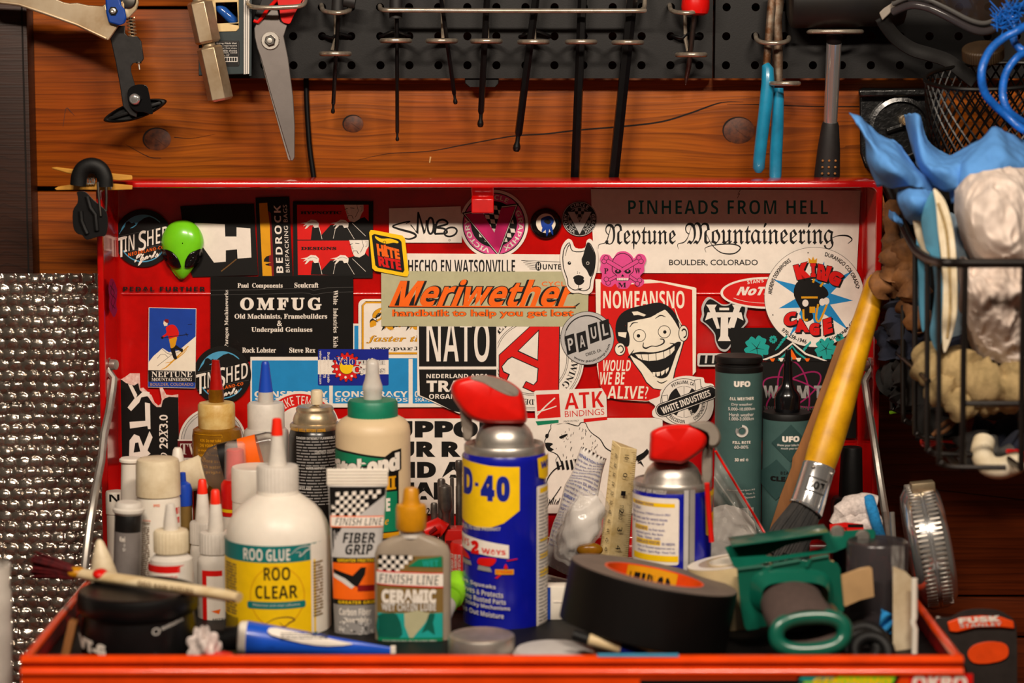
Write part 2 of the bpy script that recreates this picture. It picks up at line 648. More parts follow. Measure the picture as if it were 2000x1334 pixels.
mat('jarblack', '#0d0c0d', .35, nz=(50, .2), bump=(300, .1, .0003))
mat('tape_black', '#0d0a09', .45, spec=.3, nz=(30, .2), stretch=(1, 1, .1))
mat('tape_side', '#6a5d54', .6, nz=(60, .15))
mat('cardboard', '#8e5a2a', .7, nz=(50, .2), stretch=(1, 1, .2))
mat('yellow_handle', '#e3a90c', .4, nz=(25, .15), col2='#b27c08')
mat('bristle', '#0d0b0a', .6, spec=.25, nz=(90, .3), stretch=(1, 1, .05), col2='#2b2622')
mat('maroon_bristle', '#5a0d12', .5, nz=(160, .4), col2='#1c0508')
mat('brushwood', '#e2cfa9', .5, nz=(40, .15), col2='#b3945e', stretch=(.2, 1, 1))
mat('dispgreen', '#0a5846', .28, nz=(30, .08), coat=.4)
mat('foam', '#4b3c37', .85, nz=(300, .15), bump=(700, .4, .0004))
mat('tanmetal', '#b89468', .45, nz=(30, .1))
mat('tapeclear', '#d6bf92', .2, nz=(30, .1), trans=.2)
mat('knit', '#d9cbc4', .9, nz=(300, .2), bump=(600, .6, .0008))
mat('cuff', '#1f86c6', .9, nz=(300, .2), bump=(600, .6, .0008))
mat('orangeplastic', '#ea4a10', .4, nz=(50, .1))
mat('darkplastic', '#2b2826', .45, nz=(80, .15))
mat('ruler', '#dcc695', .4, nz=(60, .12), col2='#b89c62')
mat('tubewhite', '#d9d2ca', .4, nz=(30, .08), bump=(40, .5, .003))
mat('tubeblue', '#0f4fc4', .35, nz=(50, .1), coat=.3)
mat('bits', '#7a746e', .38, .7, nz=(90, .25), rnz=.1)
mat('toolblack', '#0d0c0d', .35, .2, nz=(120, .2), spec=.4)
mat('toolblack_worn', '#121010', .4, .3, nz=(160, .4), rnz=.1)
mat('clampgold', '#d8c4a6', .36, .82, nz=(14, .3), rnz=.12, col2='#8a6c46')
mat('bluepaint', '#0d3f96', .35, nz=(60, .15))
mat('levelgreen', '#1c2b2e', .5, nz=(90, .15))
mat('cream_plastic', '#d9bd86', .45, nz=(50, .1))
mat('vial', '#1f4f9c', .1, nz=None, coat=.6)
mat('handleblue', '#1b86ad', .3, nz=(28, .12), coat=.5, col2='#136a8c')
mat('redhandle', '#cf0f0a', .3, nz=(60, .08), coat=.3)
mat('darkgrip', '#1a1818', .6, nz=(90, .2))
mat('malletrubber', '#1a1715', .5, nz=(22, .35), col2='#0a0909', rnz=.12)
mat('lens', '#2c211a', .12, nz=None, alpha=.8, spec=.8)
mat('strap', '#100e0d', .8, nz=(500, .2), bump=(900, .3, .0004))
mat('castblack', '#0e0e0e', .28, nz=(200, .2), bump=(160, .6, .0012), coat=.3)
mat('meshwire', '#0e0c0a', .35, .4, nz=None)
mat('basketwire', '#1d1815', .4, .5, nz=(60, .2))
mat('rope', '#0f63c4', .45, nz=(120, .2), coat=.2, bump=(500, .5, .0008))
mat('bluerag', '#5590d2', .85, nz=(30, .08), bump=(420, .25, .0006))
mat('whiterag', '#dccdc2', .9, nz=(18, .08), bump=(300, .3, .0006), col2='#b19f92')
mat('beigecloth', '#b39a6c', .95, nz=(60, .15), bump=(500, .5, .0008), col2='#7d6a44')
mat('navycloth', '#1c2030', .95, nz=(80, .2), bump=(500, .4, .0006))
mat('darkcloth', '#1a1715', .9, nz=(70, .3), bump=(400, .4, .0006))
mat('leather', '#84552a', .75, nz=(40, .25), bump=(200, .4, .0008), col2='#4d2f16')
mat('foamblue', '#5aa3c4', .6, nz=(40, .08))
mat('foamwhite', '#e4d8bf', .7, nz=(40, .1), col2='#c2b08a')
mat('clothespin', '#c98f34', .6, nz=(60, .15), col2='#94621c', stretch=(.2, 1, 1))
mat('brownlid', '#3a2a18', .5, nz=(60, .2))
mat('palecloth', '#93a9b8', .9, nz=(60, .1), bump=(400, .3, .0006))
# ------------------------------------------------------------------ the wall, post and bench
WY = 2.0
g = G()
edges = [-420, 15, 367, 768, 1165, 1245, 1640]
zs = [P(1000, y, WY).z for y in edges]
for i in range(len(zs) - 1):
    z1, z0 = zs[i] - .0012, zs[i + 1] + .0012
    if i == 2:
        z1 -= .0022
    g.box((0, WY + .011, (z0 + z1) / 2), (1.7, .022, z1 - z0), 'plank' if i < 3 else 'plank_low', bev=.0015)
g.box((0, WY + .026, (zs[0] + zs[-1]) / 2), (1.7, .008, zs[0] - zs[-1]), 'gap')
for kx, ky, r, rz in ((307, 272, 27, 22), (690, 242, 20, 17), (1443, 255, 31, 26)):
    c = P(kx, ky, WY)
    s = S(WY, ky)
    g.lathe([(0, 0), (r * s * .93, 0), (r * s, -.0004)], 'knot', Matrix.Translation(c - V((0, .0004, 0))) @ Matrix.Rotation(rad(90), 4, 'X'), n=28, sy=rz / r, cap=False)
    a = Art(kx, ky)
    a.line([(r * cos(rad(t)), rz * sin(rad(t))) for t in range(120, 330, 10)], [.5, 3.5, .5], 'gap')
    a.line([(-r * .2, -rz * .1), (r * .6, rz * .6)], [.4, 1, .3], 'gap')
    a.to(g, lambda x, y, e: P(x, y, WY - .0006 - e))
a = Art()
a.line([(700, 312), (760, 300), (840, 295), (905, 283), (1000, 266), (1060, 262), (1130, 254), (1215, 247), (1290, 238), (1345, 222), (1395, 204), (1420, 199), (1452, 199)], [.4, 1.6, 2.6, 3.2, 3, .4], 'gap', sm=6)
a.line([(1420, 204), (1475, 204), (1530, 206), (1600, 208), (1690, 208)], [.4, 2.4, 2, 2], 'gap', sm=6)
a.line([(340, 268), (375, 270), (420, 262)], [1.2, .3], 'gap', sm=4)
a.line([(245, 282), (290, 306), (315, 309)], [.3, 1.4, .5], 'gap', sm=4)
a.line([(1740, 948), (1840, 958), (2010, 978)], [.8, 1.6], 'gap', sm=4)
a.line([(123, 248), (129, 212), (138, 218), (146, 226)], [.5, 1.6, .4], 'knot', sm=4)
a.line([(839, 318), (841, 306)], [2, 3], 'tan')
a.to(g, lambda x, y, e: P(x, y, WY - .0003 - e))
structure(g.obj('wall_back', org=(0, 0, 0), fix=False))
g = G()
x1 = P(52, 0, 1.973).x
g.box((x1 - .1, 1.986, 1.35), (.2, .027, 1.4), 'post_wood', bev=.0015)
g.box((x1 - .0042, 1.9725, 1.35), (.0014, .0012, 1.4), 'gap')
structure(g.obj('trim_1', org=(0, 0, 0)))
BZ = .93
g = G()
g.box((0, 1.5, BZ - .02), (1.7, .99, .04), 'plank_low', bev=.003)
o = g.obj('workbench')
tag(o, 'brown wooden workbench top beneath the red tool chest', 'workbench')

# reflective bubble insulation leaning on the wall
mm = S(1.94, 800)
X0, X1 = P(-40, 900, 1.94).x, P(226, 900, 1.94).x
ZT, ZB = P(100, 537, 1.94).z, BZ
bw, bh = 25.3 * mm, 21.6 * mm
def foil(u, v):
    x = X0 + (X1 - X0) * u
    z = ZT + (ZB - ZT) * v
    row = math.floor((ZT - z) / bh)
    fz = ((ZT - z) / bh) % 1 * 2 - 1
    xx = (x - X0) / bw + .5 * (row % 2) + .13 * sin(row * 2.3)
    col = math.floor(xx)
    fx = xx % 1 * 2 - 1
    q = max(abs(fx) ** 2.6 + abs(fz) ** 2.6, 0)
    h = max(0, 1 - q) ** .5 * .0036
    j = sin(col * 12.9 + row * 78.2) * .5
    h *= .82 + .3 * j
    tilt = .0009 * (sin(col * 4.1 + row * 9.7) * fx + cos(col * 7.7 + row * 3.1) * fz)
    wave = .004 * sin(z * 21 + x * 9) + .002 * sin(x * 60 + z * 33)
    return V((x, 1.958 - h - tilt * (h > .0005) + wave + .004 * v, z))
g = G()
nx, nz_ = int((X1 - X0) / bw * 11), int((ZT - ZB) / bh * 10)
g.grid(foil, nx, nz_, 'foil')
o = g.obj('insulation_sheet', fix=False, ang=70)
tag(o, 'silver reflective bubble insulation sheet standing left of the red tool chest', 'insulation sheet')

# ------------------------------------------------------------------ pegboards
PITCH = 56.72
def pegboard(name, label, x0, x1, hx, shift):
    """black steel board: every hole is a real opening"""
    Y = 1.975
    s = S(Y, 70)
    g = G()
    zb = P(1000, 153, Y).z
    rows = [P(1000, 127.5 - PITCH * i, Y).z for i in range(7)]
    p = rows[1] - rows[0]
    cols = [P(hx + PITCH * i, 70, Y).x for i in range(-40, 40)]
    px = cols[1] - cols[0]
    X0, X1 = P(x0, 70, Y).x, P(x1, 70, Y).x
    cols = [c for c in cols if X0 + .004 < c < X1 - .004]
    xs = [X0] + [c + px / 2 for c in cols[:-1]] + [X1]
    zs = [zb] + [r + p / 2 for r in rows]
    r = 8.1 * s
    n = 16
    for i, c in enumerate(cols):
        for j, zc in enumerate(rows):
            a0, a1, b0, b1 = xs[i], xs[i + 1], zs[j], zs[j + 1]
            inn, out, bk = [], [], []
            for k in range(n):
                t = 2 * pi * k / n + pi / 4
                ct, st = cos(t), sin(t)
                inn.append(V((c + r * ct, Y, zc + r * st)))
                bk.append(V((c + r * ct, Y + .0012, zc + r * st)))
                mx = max(abs(ct), abs(st))
                ux, uz = ct / mx, st / mx
                out.append(V((c + ux * ((a1 - c) if ux > 0 else (c - a0)), Y, zc + uz * ((b1 - zc) if uz > 0 else (zc - b0)))))
            g.add(inn + out, [[k, (k + 1) % n, n + (k + 1) % n, n + k] for k in range(n)], 'peg_black', False)
            g.add(inn + bk, [[k, (k + 1) % n, n + (k + 1) % n, n + k] for k in range(n)], 'peg_black')
    d = .021
    zt = zs[-1]
    # folded edges
    for (ax, az, bx, bz) in ((X0, zb, X1, zb), (X0, zb, X0, zt), (X1, zb, X1, zt)):
        sx = 1 if ax == bx and ax == X0 else (-1 if ax == bx else 0)
        g.add([(ax, Y, az), (bx, Y, bz), (bx, Y + d, bz), (ax, Y + d, az)], [[0, 1, 2, 3]], 'peg_black', False)
    o = g.obj(name, fix=False)
    tag(o, label, 'pegboard', 'black steel pegboards on the wall')
    return o
pegboard('pegboard_panel', 'long black steel pegboard with hex keys, left of the mallet', 440, 1392, 572.5, 0)
pegboard('pegboard_panel', 'right black steel pegboard behind the rubber mallet and blue pliers', 1397, 2060, 1418.5, 0)
# ------------------------------------------------------------------ the red tool chest
YH, YFR = 1.902, 1.572                        # hinge line and front wall
ZRIM = P(1000, 1093, YH).z
FLOOR = CAM.z - .437
BL, BR = -.351, .3225
chest = thing('tool_chest', 'red steel tool chest, lid open and covered in stickers, full of glue and oil bottles', 'tool chest', (-.015, 1.74, BZ))
g = G()
t = .0016
cx_, w_ = (BL + BR) / 2, BR - BL
g.box((cx_, (YFR + YH) / 2, FLOOR - .001), (w_ - .004, YH - YFR - .004, .002), 'rubber')
for x in (BL, BR):
    sx = 1 if x < 0 else -1
    g.box((x + sx * t / 2, (YFR + YH) / 2, (ZRIM + BZ) / 2), (t, YH - YFR, ZRIM - BZ), 'red')
    g.tube([(x + sx * .003, YFR + .004, ZRIM), (x + sx * .003, YH, ZRIM)], .0035, 'red_rim_lit', 10)
g.box((cx_, YH, (ZRIM + BZ) / 2), (w_, t, ZRIM - BZ), 'red')
g.tube([(BL, YH, ZRIM), (BR, YH, ZRIM)], .003, 'red', 10)
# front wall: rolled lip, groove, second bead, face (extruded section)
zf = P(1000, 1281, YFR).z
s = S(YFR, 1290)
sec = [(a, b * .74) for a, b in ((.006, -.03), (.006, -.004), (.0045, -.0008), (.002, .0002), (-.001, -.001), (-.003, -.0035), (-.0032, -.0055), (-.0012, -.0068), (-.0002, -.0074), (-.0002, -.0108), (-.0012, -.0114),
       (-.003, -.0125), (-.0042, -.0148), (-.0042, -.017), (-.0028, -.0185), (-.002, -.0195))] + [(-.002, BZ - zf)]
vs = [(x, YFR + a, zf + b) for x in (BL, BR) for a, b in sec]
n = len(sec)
g.add(vs, [[i, i + 1, n + i + 1, n + i] for i in range(n - 1)] + [list(range(n))[::-1], list(range(n, 2 * n))], 'red_rim_lit')
body = g.obj('body', chest, fix=True)
g = G(); g.box((P(1246, 1283, YFR).x, YFR + .0005, zf + .0004), (.058, .005, .0008), 'ltblue'); g.obj('tape_patch', body, label='light blue tape on the front lip')
def FP(x, y, e):
    return P(x, y, YFR - .0023 - e)
a = Art()
a.poly([(1560, 1319), (1762, 1316), (1745, 1345), (1545, 1345)], 'bk')
a.rect(1250, 1327, 1562, 1346, 'bk')
a.poly([(1566, 1322), (1632, 1321), (1624, 1328), (1560, 1329)], 'turq')
a.poly([(1640, 1319), (1752, 1318), (1738, 1345), (1566, 1345), (1570, 1331), (1628, 1330)], 'lime')
a.poly([(1560, 1336), (1720, 1336), (1716, 1345), (1556, 1345)], 'turq')
a.text('GERONIMO', (1586, 1324, 1742, 1338), 'yel', sh=.3, bold=.02)
a.to(g2 := G(), FP)
g2.obj('sticker', body, label='lime and turquoise sticker on the front edge of the chest', fix=False)
a = Art()
a.rect(1776, 1316, 1900, 1350, 'rd')
a.text('OKRO', (1782, 1320, 1889, 1348), 'wh', bold=.03)
a.to(g2 := G(), FP)
g2.obj('sticker', body, label='red sticker with heavy white capitals on the front edge of the chest', fix=False)

# lid
YP, YL = 1.948, 1.884                          # inner panel and open rim of the lid
LEAN = math.tan(rad(1.0))
def lean(p):
    return V((p[0], p[1] + LEAN * (p[2] - ZRIM), p[2]))
LX0, LX1 = P(190, 640, YL).x, P(1722, 640, YL).x
LZ1, LZ0 = P(1000, 354, YL + .004).z, ZRIM
def LP(px, py, e):
    d = ray(px, py)
    t = (YP - e + LEAN * (CAM.z - ZRIM)) / (d.y - LEAN * d.z)
    return CAM + d * t
def rrect(i, y, r):
    pts = []
    x0, x1, z0, z1 = LX0 + i, LX1 - i, LZ0 + i, LZ1 - i
    for cx, cz, a in ((x1 - r, z1 - r, 0), (x0 + r, z1 - r, 90), (x0 + r, z0 + r, 180), (x1 - r, z0 + r, 270)):
        for k in range(6):
            q = rad(a + 18 * k)
            pts.append(lean((cx + r * cos(q), y, cz + r * sin(q))))
    return pts
g = G()
rings = [(.0, YP + .003, .006), (0, YL + .002, .006), (.0006, YL + .0006, .006), (.0016, YL, .006), (.0050, YL, .005), (.0055, YL + .001, .005), (.0056, YL + .004, .004), (.0058, YP - .012, .004), (.0064, YP - .005, .005), (.0082, YP - .0012, .006), (.011, YP, .008)]
vs, fs = [], []
for r in rings:
    vs += rrect(*r)
k = 24
for i in range(len(rings) - 1):
    for j in range(k):
        fs.append([i * k + j, i * k + (j + 1) % k, (i + 1) * k + (j + 1) % k, (i + 1) * k + j])
fs.append([(len(rings) - 1) * k + j for j in range(k)])
fs.append([j for j in range(k)][::-1])
g.add(vs, fs, 'red')
for by in (574, 860):                          # pressed stiffening beads
    p0, p1 = LP(232, by, -.0012), LP(1683, by, -.0012)
    g.tube([p0, p1], .0022, 'red', 14)
lid = g.obj('lid', chest, ang=50)
g = G()
# latch catch under the top edge
c0, c1 = LP(922, 375, 0), LP(966, 415, 0)
zt = P(940, 358, YL).z
xa, xb = P(922, 400, 1.925).x, P(965, 400, 1.925).x
pr = [(YP - .001, zt + .001), (YL + .006, zt + .001), (YL + .0055, zt - .004), (YL + .016, P(940, 383, YL + .016).z), (YL + .012, P(940, 388, YL + .012).z), (YL + .010, P(940, 416, YL + .01).z), (YL + .013, P(940, 417, YL + .012).z), (YL + .02, P(940, 390, YL + .02).z)]
vs = [(x, a, b) for x in (xa, xb) for a, b in pr]
n = len(pr)
g.add(vs, [[i, (i + 1) % n, n + (i + 1) % n, n + i] for i in range(n)] + [list(range(n))[::-1], list(range(n, 2 * n))], 'red', False)
g.obj('latch_catch', lid, bev=.0008)
# folding lid stays
def stay(pts, Ys, label, sc_px):
    g = G()
    pp = [P(x, y, Y) for (x, y), Y in zip(pts, Ys)]
    g.tube(pp, .0042, 'steel', 8, flat=.8, up=(0, 1, 0))
    o = g.obj('lid_stay', lid, label=label)
    g = G()
    c = P(*sc_px, Ys[0])
    g.lathe([(0, -.006), (.0042, -.0056), (.0046, -.004), (.0046, -.0005), (.002, 0), (.002, .006)], 'steel', Matrix.Translation(c) @ Matrix.Rotation(rad(70 if sc_px[0] < 900 else -70), 4, 'Z') @ Matrix.Rotation(rad(-90), 4, 'X'), n=14)
    g.obj('rivet', lid, label=label.replace('bar', 'rivet'))
stay([(208, 698), (206, 712), (212, 726), (222, 740), (220, 760), (212, 810), (203, 850), (198, 900), (186, 960), (176, 1020), (165, 1114)], [1.905, 1.905, 1.903, 1.9, 1.895, 1.88, 1.86, 1.85, 1.82, 1.80, 1.79], 'steel stay bar left of the lid', (216, 712))
stay([(1702, 698), (1705, 714), (1697, 730), (1689, 745), (1694, 780), (1704, 840), (1716, 920), (1723, 965), (1730, 1010), (1738, 1078)], [1.905, 1.905, 1.903, 1.9, 1.895, 1.885, 1.87, 1.86, 1.84, 1.81], 'steel stay bar right of the lid', (1695, 714))
# ------------------------------------------------------------------ stickers on the lid
SK = [0]
def sticker(art, label, h=None, mp=LP, par=None):
    SK[0] += 1
    g = G()
    art.to(g, mp, e0=.0012 + SK[0] * .00009 if h is None else h, de=.000012)
    return g.obj('sticker', par or lid, label=label, fix=False)

def tinshed(cx, cy, label, rot=0):
    a = Art(cx, cy, 1, rot)
    a.circ(0, 0, 56.5, 'bk', n=64)
    out = [(46 * sin(rad(t)), -46 * cos(rad(t))) for t in range(-80, 47, 7)]
    a.poly(out + [(33, -30), (22, -38), (12, -42), (2, -39), (-8, -32), (-13, -26), (-18, -31), (-22, -29), (-28, -33), (-33, -31), (-36, -22), (-42, -14), (-47, -8)], 'ltblue')
    a.poly([(-26, -19), (-16, -25), (-10, -31), (-13, -25), (-20, -20)], 'ltblue')
    a.ring(0, 0, 46, 2.2, 'ltblue', 125, 238)
    for d in (0, 37):
        a.line([(-50, 2 + d * .9 - 5), (52, -23 + d * .9)], .8, 'dkgrey')
    def ln(t0, x0, x1, up=0, dn=0):
        f = lambda x: 16 - (x + 50) * .255
        a.text(t0, None, 'wh', 'bold', quad=[(x0, f(x0) - 15 - up), (x1, f(x1) - 15 - up), (x1, f(x1) + 15 + dn), (x0, f(x0) + 15 + dn)], bold=-.015)
    ln('T', -51, -34, 1, 8)
    ln('IN', -37, -17)
    ln('S', -9, 6, 3, 6)
    ln('HED', 8, 50)
    a.text('NEDERLAND-CO', None, 'orange', 'bold', quad=[(-29, 29), (41, 14), (41, 20), (-29, 36)], sp=1.15)
    a.text('Sports', None, 'wh', 'script', quad=[(-17, 33), (33, 22), (33, 42), (-17, 56)], bold=.05)
    sticker(a, label)

a = Art()                                       # big white panel, top right
a.poly([(1154, 369), (1681, 372), (1677, 460), (1673, 534), (1162, 533), (1157, 450)], 'wh')
a.text('PINHEADS FROM HELL', (1227, 391, 1617, 418.5), 'teal', 'bold', bold=-.01, sp=1.15)
a.text('Neptune', (1182, 437, 1320, 487), 'ink', 'frak', bold=.008)
a.line([(1180, 437), (1192, 440), (1188, 462), (1182, 474), (1170, 478), (1168, 486)], [.6, 2.2, .6], 'ink', sm=5)
a.text('Mountaineering', (1338, 434, 1628, 487), 'ink', 'frak', bold=.008)
a.line([(1352, 436), (1344, 462), (1336, 473), (1324, 477), (1325, 487)], [.6, 2.2, .6], 'ink', sm=5)
a.line([(1379, 493), (1378, 484), (1400, 478), (1432, 477), (1446, 484), (1434, 495), (1410, 494), (1392, 480), (1380, 458)], [.6, 2.5, 2.5, 1], 'ink', sm=6)
a.line([(1626, 464), (1640, 460), (1656, 461), (1664, 468), (1656, 476)], [1, 3.5, 1], 'ink', sm=5)
a.text('BOULDER, COLORADO', (1307, 507, 1480, 520), 'ink', 'sans', bold=.012)
a.line([(1446, 371), (1441, 380), (1445, 378), (1440, 387)], .9, 'ink')
sticker(a, 'large white sticker with green and blackletter headlines, top right of the lid')

a = Art()
a.circ(964.8, 437.7, 67, 'wh', n=72)
a.circ(964.8, 437.7, 61.5, 'bk', n=64)
a.circ(964.8, 437.7, 59.5, 'pink', n=64)
a.circ(964.8, 437.7, 45, 'bk', n=48)
for i in range(-4, 5):
    for j in range(-5, 5):
        if (i + j) % 2 == 0:
            x, y = 968 + i * 9 + j * 1.5, 437 + j * 9
            if (x + 4 - 965) ** 2 + (y + 4 - 438) ** 2 < 38 ** 2:
                a.poly([(x, y), (x + 8.5, y + 1), (x + 10, y + 9), (x + 1.5, y + 8)], 'wh')
vv = [(902, 415.5), (938, 409), (966, 456), (981, 401), (1013, 397), (974, 502)]
a.poly(vv, 'bk')
for k_, m_ in ((.94, 'wh'), (.90, 'bk'), (.87, 'hotpink')):
    a.poly([(963 + (x - 963) * k_, 443 + (y - 443) * k_) for x, y in vv], m_)
a.arc('CIRCLE', 964.8, 437.7, 48, 57, -32, 32, 'wh')
a.arc('GRAPHIX', 964.8, 437.7, 48, 57, 60, 158, 'wh')
a.arc('VICTORY', 964.8, 437.7, 48, 57, 190, 282, 'wh')
sticker(a, 'round pink and white sticker with a large V, under the latch catch')

a = Art()
cx, cy = 1132, 427.5
a.circ(cx, cy, 34, 'bk', n=48)
a.ring(cx, cy, 33, 1.2, 'silver')
a.ring(cx, cy, 22.5, 1, 'silver')
for i in range(-3, 4):
    for j in range(-3, 4):
        if (i + j) % 2 == 0 and i * i + j * j < 12:
            a.rect(cx + i * 6 - 3, cy + j * 6 - 3, cx + i * 6 + 3, cy + j * 6 + 3, 'grey')
vv = [(-26, -16), (-11, -16), (0, 7), (11, -16), (26, -16), (0, 33)]
a.poly([(cx + x, cy + y) for x, y in vv], 'bk')
a.poly([(cx + x * .9, cy + .6 + y * .9) for x, y in vv], 'silver')
a.arc('CIRCLE', cx, cy, 24.5, 31, -38, 38, 'silver')
a.arc('GRAPHIX', cx, cy, 24.5, 31, 70, 160, 'silver')
a.arc('VICTORY', cx, cy, 24.5, 31, 200, 290, 'silver')
sticker(a, 'small round black and silver sticker with a V')

a = Art()
a.poly([(760, 407), (900, 403), (902, 474), (760, 474)], 'wh')
for pts, w in (([(793, 437), (800, 432), (768, 441), (778, 447), (806, 455), (812, 462), (798, 467), (779, 462)], [1.5, 3, 4.5, 4, 1.5]),
               ([(849, 437), (849, 457), (854, 434), (866, 429), (874, 437), (853, 444), (868, 447), (872, 455), (849, 457)], 4)):
    a.line(pts, w, 'ink', sm=5)
for q in ([(802, 439), (815, 456), (817, 414)], [(817, 414), (829, 456), (833, 430)]):
    a.line(q, [2.5, 5, 3.5], 'ink')
a.line([(841 + 6 * cos(i / 3), 441 - 16 * sin(i / 3)) for i in range(19)], 4, 'ink', closed=True)
a.line([(880 + 12 * cos(i / 3) - 3 * sin(i / 3), 453 - 8 * sin(i / 3) - 4 * cos(i / 3)) for i in range(19)], 3.5, 'ink', closed=True)
a.ring(878, 469, 1.8, .6, 'ink')
sticker(a, 'white sticker with a hand-brushed black name, left of the round pink one')

a = Art()
a.poly([(352, 403), (420, 399), (496, 398), (500, 470), (504, 537), (376, 541), (362, 480)], 'bk')
a.poly([(380, 435), (439, 438), (440, 462), (462, 462), (462, 444), (489, 446), (491, 503), (464, 505), (463, 487), (441, 489), (441, 511), (418, 513), (398, 485), (372, 460)], 'wh')
a.line([(432, 530), (446, 519), (462, 506)], 2.2, 'brown')
sticker(a, 'black sticker with a blocky white shape, partly behind the green alien head')

a = Art()
a.poly([(499, 386), (565, 384), (572, 546), (505, 546)], 'bk')
a.poly([(524, 412), (529, 416), (532, 470), (535, 539), (526, 539)], 'dkred')
a.poly([(506, 397), (522, 396), (523, 411), (525, 424), (527, 440), (529, 498), (520, 501), (516, 506), (515, 511), (525, 512), (530, 513), (518, 516), (519, 518), (530, 520), (531, 539), (513, 539)], 'gold')
a.text('BEDROCK', None, 'wh', 'bold', quad=[(540, 533), (534.5, 401), (548, 401), (553.5, 533)], sp=1.2)
a.text('BIKEPACKING BAGS', None, 'wh', 'sans', quad=[(558.5, 532), (552.5, 400), (560.5, 400), (566, 532)], sp=1.1)
sticker(a, 'tall black sticker with an orange canyon strip and vertical lettering')

a = Art()
a.poly([(572, 393), (729, 393), (728, 543), (573, 543)], 'bk')
a.poly([(580, 400), (720, 400), (720, 468), (581, 468)], 'rd')
a.poly([(581, 470), (720, 470), (720, 537), (582, 537)], 'rd')
for dy, hx in ((0, 0), (69, 10)):
    a.poly([(607, 468 + dy * .99), (610, 443 + dy), (623, 443 + dy), (628, 459 + dy), (645, 440 + dy), (686, 433 + dy), (700, 428 + dy), (712, 424 + dy), (720, 432 + dy), (720, 468 + dy), (668, 468 + dy)], 'bk')
    x = 672 + hx
    a.poly([(x, 400 + dy), (x + 38, 400 + dy), (x + 38, 412 + dy), (x + 34, 418 + dy), (x + 30, 428 + dy), (x + 20, 434 + dy), (x + 11, 432 + dy), (x + 7, 426 + dy), (x + 4, 414 + dy)], 'wh')
    a.line([(x + 1, 409 + dy), (x + 7, 407 + dy)], 1.2, 'bk')
    a.line([(x + 12, 406 + dy), (x + 20, 407 + dy)], 1.2, 'bk')
    a.line([(x + 5, 411 + dy), (x + 6, 417 + dy), (x + 9, 417 + dy)], .8, 'bk')
    a.line([(x + 7, 427 + dy), (x + 8, 421 + dy), (x + 15, 421 + dy), (x + 18, 427 + dy)], 1.2, 'bk')
    a.line([(x + 25, 400 + dy), (x + 28, 412 + dy), (x + 22, 424 + dy)], .8, 'bk')
    a.poly([(x + 31, 404 + dy), (x + 36, 402 + dy), (x + 37, 412 + dy), (x + 32, 412 + dy)], 'wh')
    a.line([(x + 31, 404 + dy), (x + 35, 402 + dy), (x + 35, 411 + dy), (x + 32, 413 + dy)], .7, 'bk')
    # hands
    for hx2, hy in ((587, 436 + dy), (645, 436 + dy)):
        a.poly([(hx2, hy), (hx2 + 12, hy - 2), (hx2 + 20, hy - 7), (hx2 + 30, hy - 6), (hx2 + 36, hy), (hx2 + 35, hy + 8), (hx2 + 27, hy + 9), (hx2 + 24, hy + 4), (hx2 + 18, hy + 4), (hx2 + 12, hy + 10), (hx2 + 8, hy + 11), (hx2 + 13, hy + 3), (hx2 + 5, hy + 6), (hx2 + 10, hy + 1)], 'wh')
        a.line([(hx2 + 14, hy), (hx2 + 24, hy - 3), (hx2 + 33, hy)], .6, 'bk')
    a.line([(623, 443 + dy), (629, 467 + dy)], .9, 'wh')
    a.line([(655, 446 + dy), (651, 466 + dy)], .8, 'wh')
    a.line([(677, 442 + dy), (692, 467 + dy)], .8, 'wh')
    a.line([(688, 436 + dy), (714, 461 + dy)], .8, 'wh')
a.text('HYPNOTIC', (587, 412.5, 667, 418.5), 'bk', 'serif', bold=.02)
a.text('DESIGNS', (588, 482, 657, 488), 'bk', 'serif', bold=.02)
sticker(a, 'red and black sticker with two panels of a bearded man waving his hands')

a = Art()
a.poly([(786, 495), (1112, 497), (1112, 532), (786, 532)], 'wh')
a.text('HECHO EN WATSONVILLE', (797, 507, 1006, 534), 'ink', 'bold')
for i in range(5):
    a.line([(1018 + i * 4, 509 + i * 4), (1048, 513 + i * 3.2)], .8, 'ink')
a.line([(1018, 508.5), (1100, 512)], .9, 'ink')
a.circ(1051.5, 520, 6, 'ink', ry=9)
a.text('H', (1048.5, 514, 1054.5, 526), 'wh', 'bold')
a.text('UNTER', (1060, 516, 1106, 526.5), 'ink', 'bold')
sticker(a, 'white strip sticker with tall condensed black capitals above the olive sticker')

a = Art()
a.poly([(411, 540), (690, 539), (691, 704), (411, 704)], 'bind')
a.text('OMFUG', (469, 581, 628, 606), 'wh', 'serif', sp=1.35, bold=.03)
for t, x0, y0, x1, y1 in (('Paul  Components', 464, 553, 552, 564.5), ('Soulcraft', 575, 552, 622, 562), ('Old Machinists, Framebuilders', 458, 613, 639, 624), ('&', 541, 626, 551, 637),
                          ('Underpaid Geniuses', 491, 639, 610, 650.5), ('Rock Lobster', 473, 679, 539, 689), ('Steve Rex', 565, 679, 616, 689)):
    a.text(t, (x0, y0, x1, y1), 'wh', 'serif', bold=.01)
a.up('Paragon Machineworks', 438.5, 566, 447.5, 679, 'wh', st='serif')
a.down('White  Industries  Kish', 651, 567, 660, 679, 'wh', st='serif')
for y in (566, 575):
    a.line([(411, y + 1), (500, y), (590, y - 3), (604, y - 2), (612, y + 1), (640, y - 4), (690, y - 5)], .7, 'dkgrey')
sticker(a, 'big black sticker of white builders\' names under clear tape')

